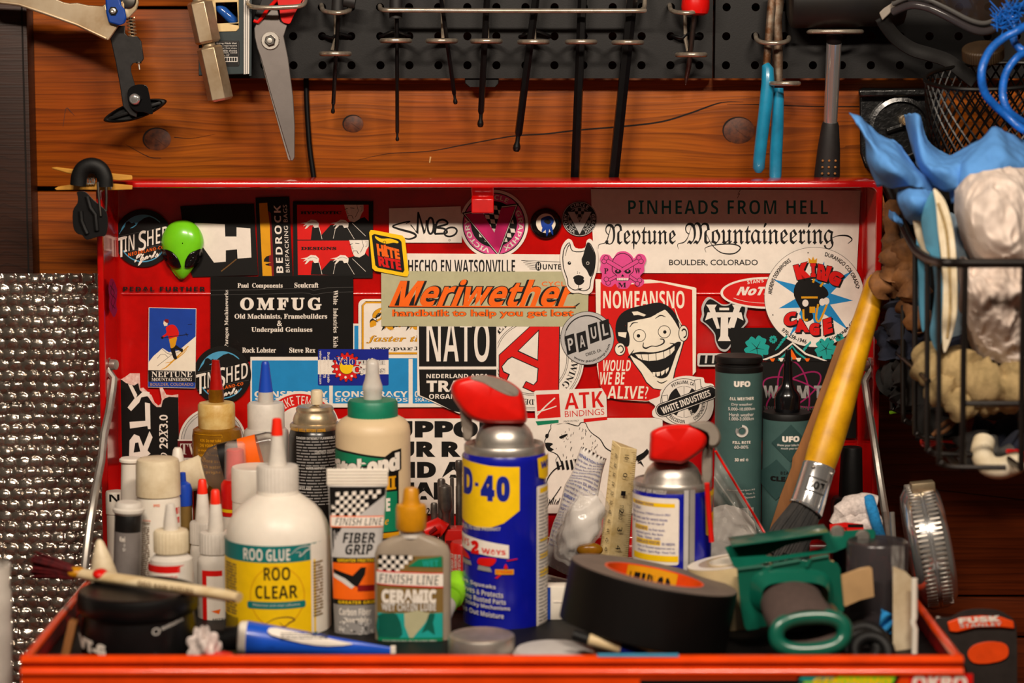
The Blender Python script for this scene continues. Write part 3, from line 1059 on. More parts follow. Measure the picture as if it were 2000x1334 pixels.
a = Art()
a.poly([(489, 697), (690, 697), (690, 632), (830, 634), (885, 640), (885, 795), (640, 796), (489, 789)], 'wh')
a.rect(492, 704, 643, 788, 'sky')
a.rect(650, 700, 798, 788, 'sky')
a.rect(692, 636, 820, 701, 'sky')
a.rect(806, 700, 882, 788, 'sky')
for x0, x1 in ((497, 640), (654, 796), (810, 880)):
    a.text('CONSPIRACY', (x0, 764, x1, 775.5), 'wh', 'bold', bold=.01)
    a.text('SKATEBOARDS', (x0 + 1, 777, x1, 784.5), 'wh', 'bold')
sticker(a, 'sky blue sticker in white borders repeating a skateboard name')

a = Art()
a.rect(700, 584, 850, 699.5, 'wh', 12)
a.line([(830, 590.5), (715, 590.5), (708.5, 597), (708.5, 688), (714, 690), (830, 690)], 4, 'gold')
a.line([(830, 588.5), (714, 588.5), (706.5, 596), (706.5, 689), (712, 692), (830, 692)], .8, 'ink')
a.text('Purl', (722, 600, 832, 647), 'gold', 'script', bold=.05, out=('ink', .03))
a.text('faster than', (715, 655, 860, 671), 'gold', 'serifbi', out=('brown', .02))
a.text('www.purlwax', (722, 677, 860, 686), 'ink', 'mono', bold=.02)
a.to(G(), LP)
sticker(a, 'white rounded sticker with gold script and gold border')

a = Art()
a.rect(621, 682, 759, 753, 'navy', 3)
a.rect(621, 703, 759, 731, 'wh')
th = []
for i in range(64):
    t = 2 * pi * i / 64
    r = 30 if (i % 4) in (0, 1) else 25
    th.append((677 + r * cos(t), 717 + r * sin(t)))
a.poly(th, 'ink')
a.poly([(677 + (x - 677) * .95, 717 + (y - 717) * .95) for x, y in th], 'rd')
a.circ(677, 717, 14.5, 'ink')
a.circ(677, 717, 13.5, 'yel')
for i in range(6):
    t = rad(60 + 36 * i)
    a.circ(677 + 20 * cos(t), 717 + 20 * sin(t), 2.4, 'wh')
a.text('Velo', (653, 697, 694, 713), 'navy', 'serif', bold=.03, out=('wh', .03))
a.text('rution', (695, 699, 753, 713), 'ltgrey', 'serif', bold=.02, out=('ink', .025))
a.text('Cycles', (688, 715, 753, 733), 'ltgrey', 'serif', bold=.02, out=('ink', .025))
a.down('velorutioncycles.com', 622.5, 685, 628.5, 750, 'wh', st='bold')
a.down('970.259.1975', 631, 697, 636.5, 738, 'wh', st='bold')
a.down('Durango Colorado', 638, 688, 644.5, 747, 'wh', st='bold')
sticker(a, 'blue and white flag sticker with a red gear and yellow centre')

tinshed(279.5, 465, 'round black mountain sticker, upper left, partly behind the green alien head')
tinshed(434, 732, 'round black mountain sticker behind the red-tipped amber bottle')

a = Art()
a.text('PEDAL FURTHER', (240.5, 560, 401, 569.5), 'bk', 'bold', bold=.02, sp=1.25)
sticker(a, 'black capitals on clear film on the bead, upper left of the lid')

a = Art()                                        # ski shop
a.poly([(290.5, 600.5), (383.5, 602.5), (381.5, 758.5), (289, 756.5)], 'wh')
a.poly([(291.5, 601.5), (382.5, 603.5), (382, 658), (350, 684), (330, 688), (318, 680), (300, 695), (290.5, 707)], 'blue')
a.poly([(290.5, 708), (300, 696), (317, 680), (322, 687), (332, 689), (350, 684), (382, 657), (381, 724), (290, 723)], 'cream')
a.line([(307, 700), (314, 692), (322, 692), (328, 698)], .7, 'ink')
a.line([(307, 715), (334, 694), (352, 686)], .7, 'ink')
a.line([(316, 681), (326, 690), (340, 694)], .7, 'ink')
a.line([(314, 722), (325, 717), (345, 698), (368, 676)], [.8, 2.6, 2], 'gold', sm=3)
a.line([(323, 709), (336, 706), (356, 692), (365, 682)], [.6, 2, 1], 'gold', sm=3)
a.poly([(333, 679), (341, 678), (343, 690), (346, 700), (341, 702), (337, 695)], 'ink', sm=3)
a.poly([(342, 673), (352, 680), (357, 681), (356, 688), (349, 684), (340, 681)], 'ink', sm=3)
a.poly([(331, 661), (345, 658), (344, 668), (341, 677), (334, 680), (332, 672)], 'gold', sm=3)
a.poly([(324, 640), (334, 634), (343, 637), (349, 648), (348, 657), (343, 658), (330, 662), (328, 655), (317, 660), (315, 658), (325, 650)], 'rd', sm=3)
a.poly([(320, 626), (328, 626), (327, 636), (321, 637), (319, 632)], 'skin')
a.poly([(320, 627), (323, 623), (329, 624), (330, 630), (326, 631)], 'dkred')
a.line([(316, 660), (345, 656), (368, 653)], 1.2, 'ink')
a.line([(363, 650), (366, 657)], 1.2, 'ink')
a.circ(317, 659.5, 2.4, 'ink')
a.line([(367, 634), (375, 633)], .8, 'ink')
a.poly([(289.5, 723), (381.5, 725), (381.5, 747), (289.5, 745.5)], 'ink')
a.poly([(289.5, 745.5), (381.5, 747), (381, 757.5), (289.3, 755.5)], 'blue')
a.text('NEPTUNE', (296, 725.5, 375.5, 736.5), 'wh', 'serif')
a.text('MOUNTAINEERING', (296, 738, 375, 744.5), 'wh', 'serif')
a.text('BOULDER, COLORADO', (293.5, 748, 377.5, 754.5), 'tan', 'sans')
sticker(a, 'blue and white ski sticker of a skier in a red jacket')

a = Art()                                        # torn tyre sticker
tb = [(227, 738), (236, 741), (246, 735), (254, 729), (273, 729), (274, 758), (280, 757), (288, 765), (296, 772), (302, 786), (309, 792), (314, 789), (316, 780), (311, 755), (314, 749), (320, 762), (325, 771), (336, 772), (348, 770), (350, 900), (236, 905), (228, 840)]
a.poly(tb, 'torn')
a.poly([(227, 739), (238, 742), (246, 748), (262, 753), (270, 748), (273, 762), (290, 776), (298, 788), (306, 795), (315, 795), (318, 782), (322, 778), (330, 775), (348, 776), (350, 900), (236, 905), (228, 840)], 'bk')
for q in ([(250, 750), (258, 752), (268, 771), (266, 777), (280, 764), (292, 766), (292, 773), (276, 776), (272, 786), (256, 803), (249, 796), (263, 778)],
          [(283, 786), (293, 788), (294, 838), (289, 838), (288, 832), (254, 837), (253, 824), (284, 822)],
          [(252, 892), (253, 860), (262, 848), (272, 852), (280, 872), (292, 842), (298, 854), (288, 880), (294, 886), (284, 894)]):
    a.poly(q, 'wh')
a.poly([(261, 884), (264, 865), (270, 864), (274, 882)], 'bk')
a.up('29X3.0', 311, 810, 328, 876, 'wh', st='serifi', bold=.02)
a.up('O', 314, 884, 327, 896, 'wh', st='serifi', bold=.02)
sticker(a, 'torn black sticker with rough white vertical lettering, lower left of the lid')

a = Art()
a.circ(415, 862, 66, 'wh', n=60)
a.circ(415, 862, 60, 'ltgrey', n=60)
a.ring(415, 862, 61, 1, 'ink')
a.ring(415, 862, 56, .8, 'ink')
a.rect(347, 858, 480, 896, 'wh')
a.rect(347, 861, 480, 894, 'maroon')
a.text('TWO', (352, 866, 410, 888), 'wh', 'serif')
sticker(a, 'round white sticker with a maroon band behind the amber bottle')

a = Art()
a.circ(586, 842, 78, 'wh', n=60)
a.circ(586, 842, 73, 'rd', n=60)
a.circ(586, 842, 48, 'wh', n=60)
a.arc('BIKE TEMPLE', 586, 842, 52, 69, -42, 46, 'wh', st='bold', bold=-.02)
sticker(a, 'round red and white sticker behind the black spray can')

a = Art()
cx, cy = 1038, 700
a.circ(cx, cy, 103, 'wh', n=72)
a.ring(cx, cy, 99, .9, 'ink')
a.ring(cx, cy, 96, .9, 'ink')
a.ring(cx, cy, 72, .9, 'ink')
a.ring(cx, cy, 69, .9, 'ink')
a.arc('AVERY', cx, cy, 78, 91, -78, -18, 'ink', st='serif')
a.arc('BREWING', cx, cy, 78, 91, 70, 132, 'ink', st='serif')
a.arc('BOULDER, CO', cx, cy, 78, 91, 150, 215, 'ink', st='serif')
A = [(1034, 638), (1094, 637), (1092, 770), (1040, 766), (1020, 757), (1027, 744), (1042, 751), (1048, 744), (1050, 720), (1000, 698), (992, 703), (981, 716), (984, 725), (996, 731), (990, 744), (974, 736), (974, 693)]
a.poly(A, 'ink')
a.poly([(1036, 638), (1092, 638), (1090.5, 768.5), (1041, 764.5), (1022, 756), (1028, 746), (1042, 753), (1050, 745), (1052, 719), (1000, 696), (991, 701), (979, 716), (982.5, 727), (993, 732), (989, 742), (975.5, 735), (975.5, 694)], 'rd')
a.poly([(1053, 643), (1051, 705), (1010, 686)], 'ink')
a.poly([(1051.5, 647), (1049.6, 702), (1013, 685)], 'wh')
sticker(a, 'round white brewery sticker with a giant red letter A')

a = Art()
a.poly([(815, 637), (972, 637.5), (972, 785), (897, 808), (815, 772)], 'wh')
a.poly([(818, 637.5), (969.5, 638), (969.5, 716), (818.5, 716)], 'bk')
a.poly([(818.5, 721.5), (969.5, 721.5), (969, 783), (900, 806), (885, 803), (850, 785), (820, 772)], 'bk')
a.text('NATO', (833, 626, 956, 707), 'wh', 'bold', bold=-.01)
a.text('NEDERLAND AREA', (833, 730.5, 954, 738.5), 'wh', 'bold')
a.text('TRAILS', (833, 743, 955, 765.5), 'wh', 'bold', bold=.02)
a.text('ORGANIZATION', (838, 769.5, 952, 779), 'wh', 'bold')
sticker(a, 'black and white shield sticker under the olive one')

a = Art()                                        # olive with orange script
a.poly([(744.5, 529), (950, 530.5), (1150, 530), (1148, 638), (745, 637)], 'olive')
mq = [(779, 545), (1140, 547), (1118, 600), (757, 599)]
a.text('Meriwether', None, 'orange', 'bold', quad=[(783, 545.5), (1132, 546.5), (1112, 599.5), (760, 598)], bold=.012, out=('ink', .05))
a.line([(758, 599), (900, 600), (1105, 600.5), (1120, 600), (1132, 592)], [3.5, 4, 4, 2], 'ink', sm=4)
a.line([(760, 597.8), (900, 598.6), (1105, 599.4), (1120, 598.4)], [2, 2.4, 2.4, 1], 'orange', sm=4)
a.text('handbuilt to help you get lost', (766, 604.5, 1121, 622), 'orange', 'sans', bold=.025, out=('ink', .03))
a.text('CYCLES', (1058, 550, 1122, 559), 'orange', 'sans', sp=1.1, bold=.01)
sticker(a, 'long olive sticker with slanted orange lettering across the middle of the lid')

a = Art()                                        # white bear poster along the bottom
a.poly([(655, 818), (1294, 816), (1296, 1002), (655, 1004)], 'wh')
a.text('SUPPORT', (727, 822, 1012, 855), 'bk', 'bold', bold=.05)
a.text('YOUR R', (692, 862, 900, 893), 'bk', 'bold', bold=.05)
a.text('AND A', (729, 902, 907, 933.5), 'bk', 'bold', bold=.05)
a.text('BEAR', (748, 942, 884, 976), 'bk', 'bold', bold=.05)
a.text('20', (832, 992, 848, 1007), 'bk', 'bold')
def ink(pts, w=1.6):
    a.line(pts, w, 'bk', sm=4)
ink([(1075, 838), (1068, 853), (1064, 862), (1066, 872), (1072, 880), (1088, 888), (1096, 902)], [2, 1.4, 2.4])
ink([(1076, 838), (1076, 830), (1082, 826), (1090, 828), (1105, 826), (1128, 832), (1134, 826), (1143, 826), (1148, 836), (1156, 846), (1172, 858), (1182, 874), (1194, 882)], [1.4, 2, 1.4, 2.6])
a.poly([(1064, 865), (1076, 865), (1080, 868), (1074, 873), (1082, 878), (1072, 882), (1067, 874)], 'bk', sm=2)
a.poly([(1066, 848), (1072, 848), (1070, 856), (1065, 854)], 'bk', sm=2)
a.poly([(1092, 853), (1108, 847), (1106, 852), (1096, 857)], 'bk', sm=2)
rn = random.Random(3)
for i in range(60):
    x, y = rn.uniform(1085, 1172), rn.uniform(834, 900)
    if y < 838 + (x - 1150) * .9:
        continue
    a.line([(x, y), (x + rn.uniform(-3, 1), y + rn.uniform(2, 6))], .8, 'bk')
for i in range(9):
    a.poly([(1086 + i * 9, 902 - i * 1.2), (1090 + i * 9, 901 - i * 1.2), (1094 + i * 9, 916), (1089 + i * 9, 918)], 'bk')
ink([(1098, 908), (1082, 918), (1070, 934), (1066, 950)], 2)
ink([(1096, 950), (1084, 968), (1072, 984), (1068, 990)], 1.6)
for i in range(7):
    a.line([(1068 + i * 3.5, 985), (1070 + i * 4, 972 + (i % 3) * 3)], 1.5, 'bk')
for q in ([(1242, 892), (1256, 884), (1264, 876), (1268, 884), (1258, 894), (1246, 902)], [(1244, 905), (1252, 900), (1258, 912), (1250, 904)], [(1232, 900), (1240, 894), (1244, 898), (1234, 906)]):
    a.poly(q, 'bk')
a.line([(1240, 898), (1268, 880)], 2, 'bk')
sticker(a, 'wide white sticker with heavy black capitals and a drawn bear')

a = Art()
a.poly([(1043, 766), (1046, 763), (1177, 758), (1184, 766), (1186, 820), (1137, 824), (1049, 831), (1046, 828)], 'wh')
a.poly([(1046, 823), (1091, 820), (1091, 826), (1050, 831)], 'green')
a.poly([(1140, 818), (1186, 814), (1186, 820), (1140, 825)], 'rd')
a.poly([(1047, 771), (1092, 769), (1095, 815), (1050, 818)], 'rd')
a.line([(1048, 812), (1066, 793), (1084, 777)], [3, 2.4], 'wh', sm=3)
a.line([(1049, 805), (1070, 799), (1087, 793)], [2.4, 2], 'wh', sm=3)
a.text('ATK', None, 'rd', 'bold', quad=[(1103, 768.5), (1177, 763.5), (1180, 795), (1103, 800)], bold=-.005)
a.text('BINDINGS', None, 'rd', 'sans', quad=[(1103, 803), (1180, 798), (1180.5, 810), (1103.5, 815)], bold=-.004)
a.text('MADE IN ITALY', None, 'ink', 'sans', quad=[(1101, 821.5), (1131, 819.5), (1131, 823), (1101, 825)])
sticker(a, 'white and red sticker with crossed skis and green corner, below the red A')

a = Art()                                        # grinning face poster
a.poly([(1163, 545), (1200, 547), (1270, 546), (1310, 552), (1356, 561), (1360, 563), (1359, 726), (1330, 760), (1308, 778), (1262, 784), (1212, 781), (1186, 776), (1172, 752), (1166, 716)], 'cream')
a.poly([(1173, 551), (1220, 556), (1290, 552), (1352, 566), (1353, 738), (1325, 764), (1305, 780), (1262, 783), (1212, 781), (1186, 776), (1171, 750), (1168, 712), (1173, 650)], 'rd')
a.text('NOMEANSNO', (1178, 568, 1337, 602.5), 'cream', 'bold', bold=.0)
for t, q in (('WOULD', (1176, 703, 1233, 725)), ('WE BE', (1170, 727, 1221, 751)), ('ALIVE?', (1186, 754, 1267, 779))):
    a.text(t, q, 'cream', 'bold', sh=.1)
a.poly([(1232, 692), (1226, 696), (1237, 710), (1252, 730), (1262, 748), (1276, 760), (1292, 762), (1306, 754), (1316, 742), (1320, 722), (1330, 690), (1337, 666), (1334, 640), (1322, 616), (1296, 602), (1240, 612), (1222, 632), (1224, 670)], 'ink')
a.poly([(1228, 690), (1238, 708), (1253, 728), (1263, 746), (1277, 758.5), (1291, 760.5), (1304, 753), (1314, 741), (1318, 722), (1328, 690), (1335, 665), (1332, 640), (1318, 614), (1300, 604), (1276, 616), (1226, 630), (1225, 676)], 'cream')
a.poly([(1227, 677), (1216, 674), (1206, 666), (1202, 648), (1204, 628), (1214, 612), (1232, 602), (1258, 596), (1282, 591), (1298, 594), (1312, 604), (1322, 618), (1327, 636), (1326, 642), (1318, 628), (1306, 612), (1295, 605), (1270, 620), (1224, 630), (1228, 650), (1230, 664)], 'ink', sm=3)
a.poly([(1234, 609), (1245, 608), (1262, 615), (1258, 618), (1246, 615), (1238, 616)], 'cream')
a.poly([(1207, 649), (1224, 649), (1222, 660), (1208, 656)], 'cream')
for ex, ey in ((1249, 655.5), (1297.5, 648)):
    a.circ(ex, ey, 12.5, 'ink')
    a.circ(ex, ey, 11.3, 'cream')
    a.circ(ex - (2 if ex < 1260 else -1), ey + .5, 3.4, 'ink')
for q in ([(1230, 639), (1236, 631), (1246, 630)], [(1280, 622), (1290, 616), (1300, 619)]):
    a.line(q, [1, 2.4, 1], 'ink', sm=4)
a.line([(1257, 669), (1256, 677), (1262, 680), (1272, 676), (1284, 676), (1296, 670), (1296, 663), (1289, 662)], [1.2, 3, 1.2, 3, 1.5], 'ink', sm=4)
for ex, ey, rx, ry in ((1211, 682, 11, 13), (1335, 651, 10, 16)):
    a.circ(ex, ey, rx, 'ink', ry=ry)
    a.circ(ex, ey, rx - 1.4, 'cream', ry=ry - 1.4)
    a.ring(ex + 1, ey, rx * .5, 2, 'ink', -60, 190, ry=ry * .5)
a.poly([(1232, 693), (1250, 687), (1276, 688), (1300, 682), (1322, 668), (1330, 671), (1321, 690), (1312, 716), (1304, 734), (1292, 739), (1280, 735), (1266, 720), (1252, 706)], 'ink', sm=3)
tp = [(1240, 692), (1252, 692), (1266, 692), (1281, 690.5), (1296, 687), (1308, 682), (1318, 676)]
bt = [(1246, 699), (1255, 703), (1267, 705), (1282, 704), (1297, 700), (1309, 693), (1318, 684)]
for i in range(6):
    a.poly([(tp[i][0] + .6, tp[i][1]), (tp[i + 1][0] - .6, tp[i + 1][1]), (bt[i + 1][0] - .6, bt[i + 1][1]), (bt[i][0] + .6, bt[i][1])], 'cream')
lw = [(1274, 727), (1281, 727), (1290, 726), (1299, 722), (1307, 717)]
for i in range(4):
    a.poly([(lw[i][0] + .5, lw[i][1]), (lw[i + 1][0] - .5, lw[i + 1][1]), (lw[i + 1][0] - 1.5, lw[i + 1][1] + 9 - i), (lw[i][0] + 2, lw[i][1] + 8)], 'cream')
a.line([(1226, 700), (1232, 692), (1238, 683)], [1, 2.5, .8], 'ink', sm=3)
a.line([(1308, 670), (1322, 672), (1330, 668)], [1, 2.5, .8], 'ink', sm=3)
a.line([(1283, 744), (1292, 748), (1303, 743)], [.8, 2, .8], 'ink', sm=3)
a.line([(1318, 602), (1324, 620), (1331, 634)], [1.5, 2.5, 1.5], 'cream', sm=3)
sticker(a, 'creased red poster sticker of a grinning cartoon face')

a = Art()                                        # pink skull and bones
a.poly([(1172, 505), (1178, 497), (1190, 498), (1197, 505), (1206, 493), (1222, 491), (1234, 499), (1238, 505), (1246, 496), (1258, 498), (1262, 508), (1258, 519), (1258, 530), (1250, 540), (1258, 548), (1256, 556), (1246, 561), (1236, 552), (1230, 558), (1224, 564), (1208, 563), (1202, 554), (1194, 560), (1182, 558), (1174, 550), (1176, 536), (1172, 526), (1174, 514)], 'pink', sm=3)
def bone(x0, y0, x1, y1, w=7):
    for ww, m_ in ((w + 2, 'ink'), (w, 'pink')):
        a.line([(x0, y0), (x1, y1)], ww, m_)
    dx, dy = (x1 - x0), (y1 - y0)
    l = math.hypot(dx, dy)
    nx_, ny_ = -dy / l, dx / l
    for q in (1, -1):
        a.ring(x0 + nx_ * q * 4, y0 + ny_ * q * 4, 4.5, 1, 'ink')
        a.circ(x0 + nx_ * q * 4, y0 + ny_ * q * 4, 4, 'pink')
a.ring(1216, 515, 20, 1.4, 'ink', -95, 95)
a.line([(1196, 517), (1196, 530), (1204, 538), (1204, 547), (1228, 547), (1229, 538), (1237, 530), (1237, 517)], 1.4, 'ink', sm=3)
bone(1182, 507, 1216, 527)
bone(1250, 507, 1216, 527)
bone(1186, 549, 1204, 540, 5)
bone(1247, 551, 1230, 540, 5)
for ex in (1207, 1226):
    a.circ(ex, 530, 6, 'ink', ry=4)
    a.circ(ex, 529, 2, 'pink')
a.poly([(1213, 540), (1216, 535), (1219, 540)], 'ink')
for i in range(7):
    a.rect(1205.5 + i * 3.2, 543, 1208 + i * 3.2, 547.5, 'wh')
a.text('P', (1180, 524, 1188, 534), 'ink', 'serif')
a.text('W', (1240, 524, 1251, 534), 'ink', 'serif')
a.text('M', (1207, 552, 1223, 561), 'ink', 'serif')
sticker(a, 'pink skull and crossbones sticker on the corner of the face poster')

a = Art()                                        # round silver sticker
a.circ(1147, 660.5, 52.5, 'ink', n=60)
a.circ(1147, 660.5, 51.5, 'silver', n=60)
a.ring(1147, 660.5, 44, 2.2, 'ink', -70, 75)
a.ring(1147, 660.5, 44, 1.2, 'ink', 245, 290)
for i, c in enumerate('PAUL'):
    x, y = 1112 + i * 22.5, 672 - i * 9.5 + (4 if i == 1 else (-3 if i == 2 else 0))
    q = [(x - 9, y - 15), (x + 9, y - 21), (x + 14, y + 15), (x - 4, y + 22)]
    a.poly(q, 'ink')
    a.text(c, None, 'silver', 'bold', quad=[(x - 4, y - 10), (x + 6, y - 13), (x + 9, y + 10), (x - 1, y + 13)])
a.text('CHICO, CA', None, 'ink', 'bold', quad=[(1143, 690), (1173, 681), (1175, 687), (1145, 697)])
a.arc('www.paulcomp.com', 1147, 660.5, 48, 42, 215, 105, 'ink', st='bold')
sticker(a, 'round silver sticker with four tilted black letter tiles')

a = Art()                                        # round gear badge
a.poly([(1267, 783), (1275, 779), (1288, 774), (1290, 764), (1300, 750), (1318, 738), (1340, 734), (1360, 736), (1374, 738), (1377, 748), (1392, 750), (1396, 762), (1394, 780), (1393, 800), (1384, 820), (1362, 830), (1330, 832), (1305, 826), (1290, 818), (1276, 814), (1274, 803), (1280, 793)], 'wh', sm=3)
a.circ(1336, 785, 46, 'ink', n=50)
a.circ(1336, 785, 44.8, 'wh', n=50)
a.circ(1336, 785, 31, 'ink', n=40)
for t in (15, 165, 195, 345):
    a.poly([(1336, 785), (1336 + 31 * sin(rad(t - 14)), 785 - 31 * cos(rad(t - 14))), (1336 + 31 * sin(rad(t + 14)), 785 - 31 * cos(rad(t + 14)))], 'wh')
for (x, y) in ((1298, 783), (1362, 752)):
    a.poly([(x - 6, y - 10), (x + 6, y - 12), (x + 8, y + 8), (x - 4, y + 12)], 'ink')
    a.poly([(x - 5, y - 9), (x + 5, y - 11), (x + 7, y + 7), (x - 3, y + 11)], 'wh')
def band(k_, m_):
    q = []
    for (x, y, b) in ((1390, 765, 90 - 19), (1290, 803, 270 - 19)):
        q += [(x + k_ * cos(rad(b - 90 + 15 * i - 90)), y + k_ * sin(rad(b - 90 + 15 * i - 90))) for i in range(13)]
    a.poly(q, m_)
for k_, m_ in ((14, 'ink'), (12.5, 'wh'), (11.3, 'ink')):
    x0, y0, x1, y1 = 1294, 801, 1388, 767
    ang = math.atan2(y1 - y0, x1 - x0)
    q = [(x1 + k_ * cos(ang - pi / 2 + pi * i / 10), y1 + k_ * sin(ang - pi / 2 + pi * i / 10)) for i in range(11)]
    q += [(x0 + k_ * cos(ang + pi / 2 + pi * i / 10), y0 + k_ * sin(ang + pi / 2 + pi * i / 10)) for i in range(11)]
    a.poly(q, m_)
a.text('WHITE INDUSTRIES', None, 'wh', 'bold', quad=[(1290, 796), (1385, 761), (1389, 773), (1295, 809)], bold=.01)
a.arc('PETALUMA, CA', 1336, 785, 34.5, 42, -38, 30, 'ink', st='bold')
a.arc('PRECISION', 1336, 785, 42, 35, 230, 178, 'ink', st='bold')
a.arc('COMPONENTS', 1336, 785, 42, 35, 150, 92, 'ink', st='bold')
a.text('EST.', None, 'wh', 'bold', quad=[(1343, 803), (1352, 800), (1353, 805), (1344, 808)])
a.text('1978', None, 'wh', 'bold', quad=[(1344, 810), (1356, 806), (1357, 812), (1345, 816)])
sticker(a, 'black and white badge sticker with a slanted banner, below the face poster')

a = Art()                                        # white T shield
sh = [(1385, 580), (1400, 588), (1410, 594), (1422, 594), (1434, 587), (1444, 580), (1452, 584), (1460, 600), (1457, 616), (1461, 628), (1452, 640), (1434, 656), (1430, 672), (1422, 684), (1414, 687), (1404, 682), (1397, 668), (1394, 652), (1378, 634), (1368, 626), (1371, 614), (1370, 600), (1376, 586)]
a.poly(sh, 'silver', sm=3)
a.poly([(1415 + (x - 1415) * .9, 632 + (y - 632) * .92) for x, y in sh], 'bk', sm=3)
a.poly([(1379, 595), (1400, 595), (1396, 602), (1406, 642), (1400, 642), (1396, 632), (1384, 602)], 'wh')
a.poly([(1430, 595), (1451, 595), (1446, 602), (1434, 640), (1428, 642), (1420, 640), (1434, 602)], 'wh')
a.rect(1405, 601, 1424, 606, 'wh')
a.poly([(1382, 610), (1448, 610), (1452, 626), (1440, 620), (1422, 620), (1422, 656), (1427, 666), (1402, 666), (1407, 656), (1408, 620), (1392, 620), (1377, 626)], 'wh')
sticker(a, 'silver and black shield sticker with a big white T')

a = Art()
a.rect(1362, 690, 1442, 716, 'ltgrey', 4)
for i in range(4):
    a.poly([(1368 + i * 14, 694), (1378 + i * 14, 694), (1376 + i * 14, 712), (1366 + i * 14, 712)], 'bk')
a.line([(1366, 711), (1440, 711)], 3, 'bk')
sticker(a, 'small grey sticker with slanted black bars beside the tall green tube')

a = Art()
cx, cy = 1497, 572
a.circ(cx, cy, 90, 'wh', ry=31, n=60)
a.circ(cx, cy, 85, 'rd', ry=27, n=60)
a.text("STAN'S", None, 'wh', 'bold', quad=[(1459, 548), (1491, 545), (1492, 551), (1460, 555)])
a.text('NoTubes', (1438, 559, 1560, 577), 'wh', 'bold', sh=.5, bold=.03)
a.ring(cx, cy, 74, 2.5, 'wh', 120, 240, ry=20)
sticker(a, 'oval red and white sticker tucked behind the round white one')

a = Art()                                        # teal hibiscus
a.poly([(1427, 640), (1632, 640), (1632, 706), (1427, 696)], 'bk')
def flower(x, y, r, m_='turq'):
    for i in range(5):
        t = rad(72 * i + 10)
        a.poly([(x, y), (x + r * .6 * cos(t - .7), y + r * .6 * sin(t - .7)), (x + r * cos(t - .35), y + r * sin(t - .35)), (x + r * .92 * cos(t), y + r * .92 * sin(t)), (x + r * cos(t + .35), y + r * sin(t + .35)), (x + r * .6 * cos(t + .7), y + r * .6 * sin(t + .7))], m_, sm=3)
    for i in range(5):
        t = rad(72 * i + 10)
        a.line([(x, y), (x + r * .6 * cos(t), y + r * .6 * sin(t))], [1.5, .4], 'bk')
for q in ((1478, 680, 25), (1510, 663, 8), (1613, 681, 22), (1640, 660, 9)):
    flower(*q)
for (x, y) in ((1524, 670), (1570, 682)):
    for i in range(5):
        a.line([(x - 10 + i * 3, y + 14 - i * 5), (x - 4 + i * 4, y + 8 - i * 5), (x + i * 3, y - i * 4)], [1, 4, 1], 'turq', sm=3)
a.poly([(1485, 703), (1500, 698), (1520, 690), (1548, 668), (1575, 690), (1600, 698), (1616, 705)], 'wh')
a.poly([(1488, 706), (1502, 701), (1522, 693), (1548, 672), (1573, 693), (1598, 701), (1612, 706)], 'bk')
a.line([(1520, 704), (1536, 690), (1547, 676), (1556, 688), (1578, 704)], 3.5, 'turq')
a.poly([(1536, 702), (1546, 682), (1558, 702)], 'orange')
for i in range(5):
    a.poly([(1503 + i * 17, 698 + abs(i - 2) * 1), (1514 + i * 17, 698 + abs(i - 2)), (1511 + i * 17, 706), (1507 + i * 17, 706)], ('orange', 'wh', 'turq', 'wh', 'orange')[i])
sticker(a, 'black sticker with turquoise hibiscus flowers behind the tall green tube')

a = Art()                                        # atom orbits
a.poly([(1484, 707), (1671, 706), (1672, 856), (1485, 856)], 'bk')
for (ry_, rot_) in ((24, 18), (24, -34), (30, 82)):
    c_, s_ = cos(rad(rot_)), sin(rad(rot_))
    a.line([(1550 + 62 * cos(i / 6) * c_ - ry_ * sin(i / 6) * s_, 766 + 62 * cos(i / 6) * s_ + ry_ * sin(i / 6) * c_) for i in range(38)], 3, 'mag', closed=True)
a.text('W A M T', (1491, 753, 1606, 778), 'grey', 'bold', bold=.02)
a.text('THE WHOLE TEAM MAKE THE BEST OF IT', (1470, 793, 1668, 801), 'dkgrey', 'bold')
sticker(a, 'black sticker with magenta atom orbits behind the short green tube')

a = Art()                                        # round sticker with star
cx, cy = 1590.5, 580.5
a.circ(cx, cy, 98, 'dkgrey', n=80)
a.circ(cx, cy, 97.2, 'wh', n=80)
st = []
for i in range(9):
    for r, o_ in ((90 if i % 2 else 74, 0), (32, 20)):
        t = rad(i * 40 + o_ + 14)
        st.append((1592 + r * sin(t), 582 - r * cos(t)))
a.poly(st, 'sky')
a.poly([(1556, 552), (1574, 546), (1590, 548), (1612, 562), (1618, 576), (1606, 586), (1600, 600), (1586, 604), (1588, 622), (1572, 628), (1566, 608), (1556, 590), (1550, 572)], 'bk', sm=3)
a.line([(1588, 552), (1592, 542), (1604, 540), (1608, 550), (1602, 560)], 4, 'gold', sm=4)
a.line([(1565, 581), (1597, 581)], 4, 'gold')
a.line([(1569, 604), (1570, 624), (1578, 624)], 4, 'gold', sm=3)
a.line([(1598, 594), (1594, 620), (1600, 628), (1608, 612), (1616, 592)], 4, 'gold', sm=4)
a.rect(1581, 599, 1592, 611, 'gold')
for (x, y) in ((1573, 592), (1606, 590), (1614, 588), (1558, 620)):
    a.circ(x, y, 6, 'wh', ry=7)
def bigword(t, quads):
    for c, q in zip(t, quads):
        a.text(c, None, 'bk', 'bold', quad=[(x + 2.5, y + 2.5) for x, y in q], bold=.1)
        a.text(c, None, 'ink', 'bold', quad=[(x, y) for x, y in q], bold=.09)
        a.text(c, None, 'rd', 'bold', quad=[(q[0][0] + 1, q[0][1] + 1), (q[1][0] - 1, q[1][1] + 1), (q[2][0] - 1, q[2][1] - 1), (q[3][0] + 1, q[3][1] - 1)], bold=.06)
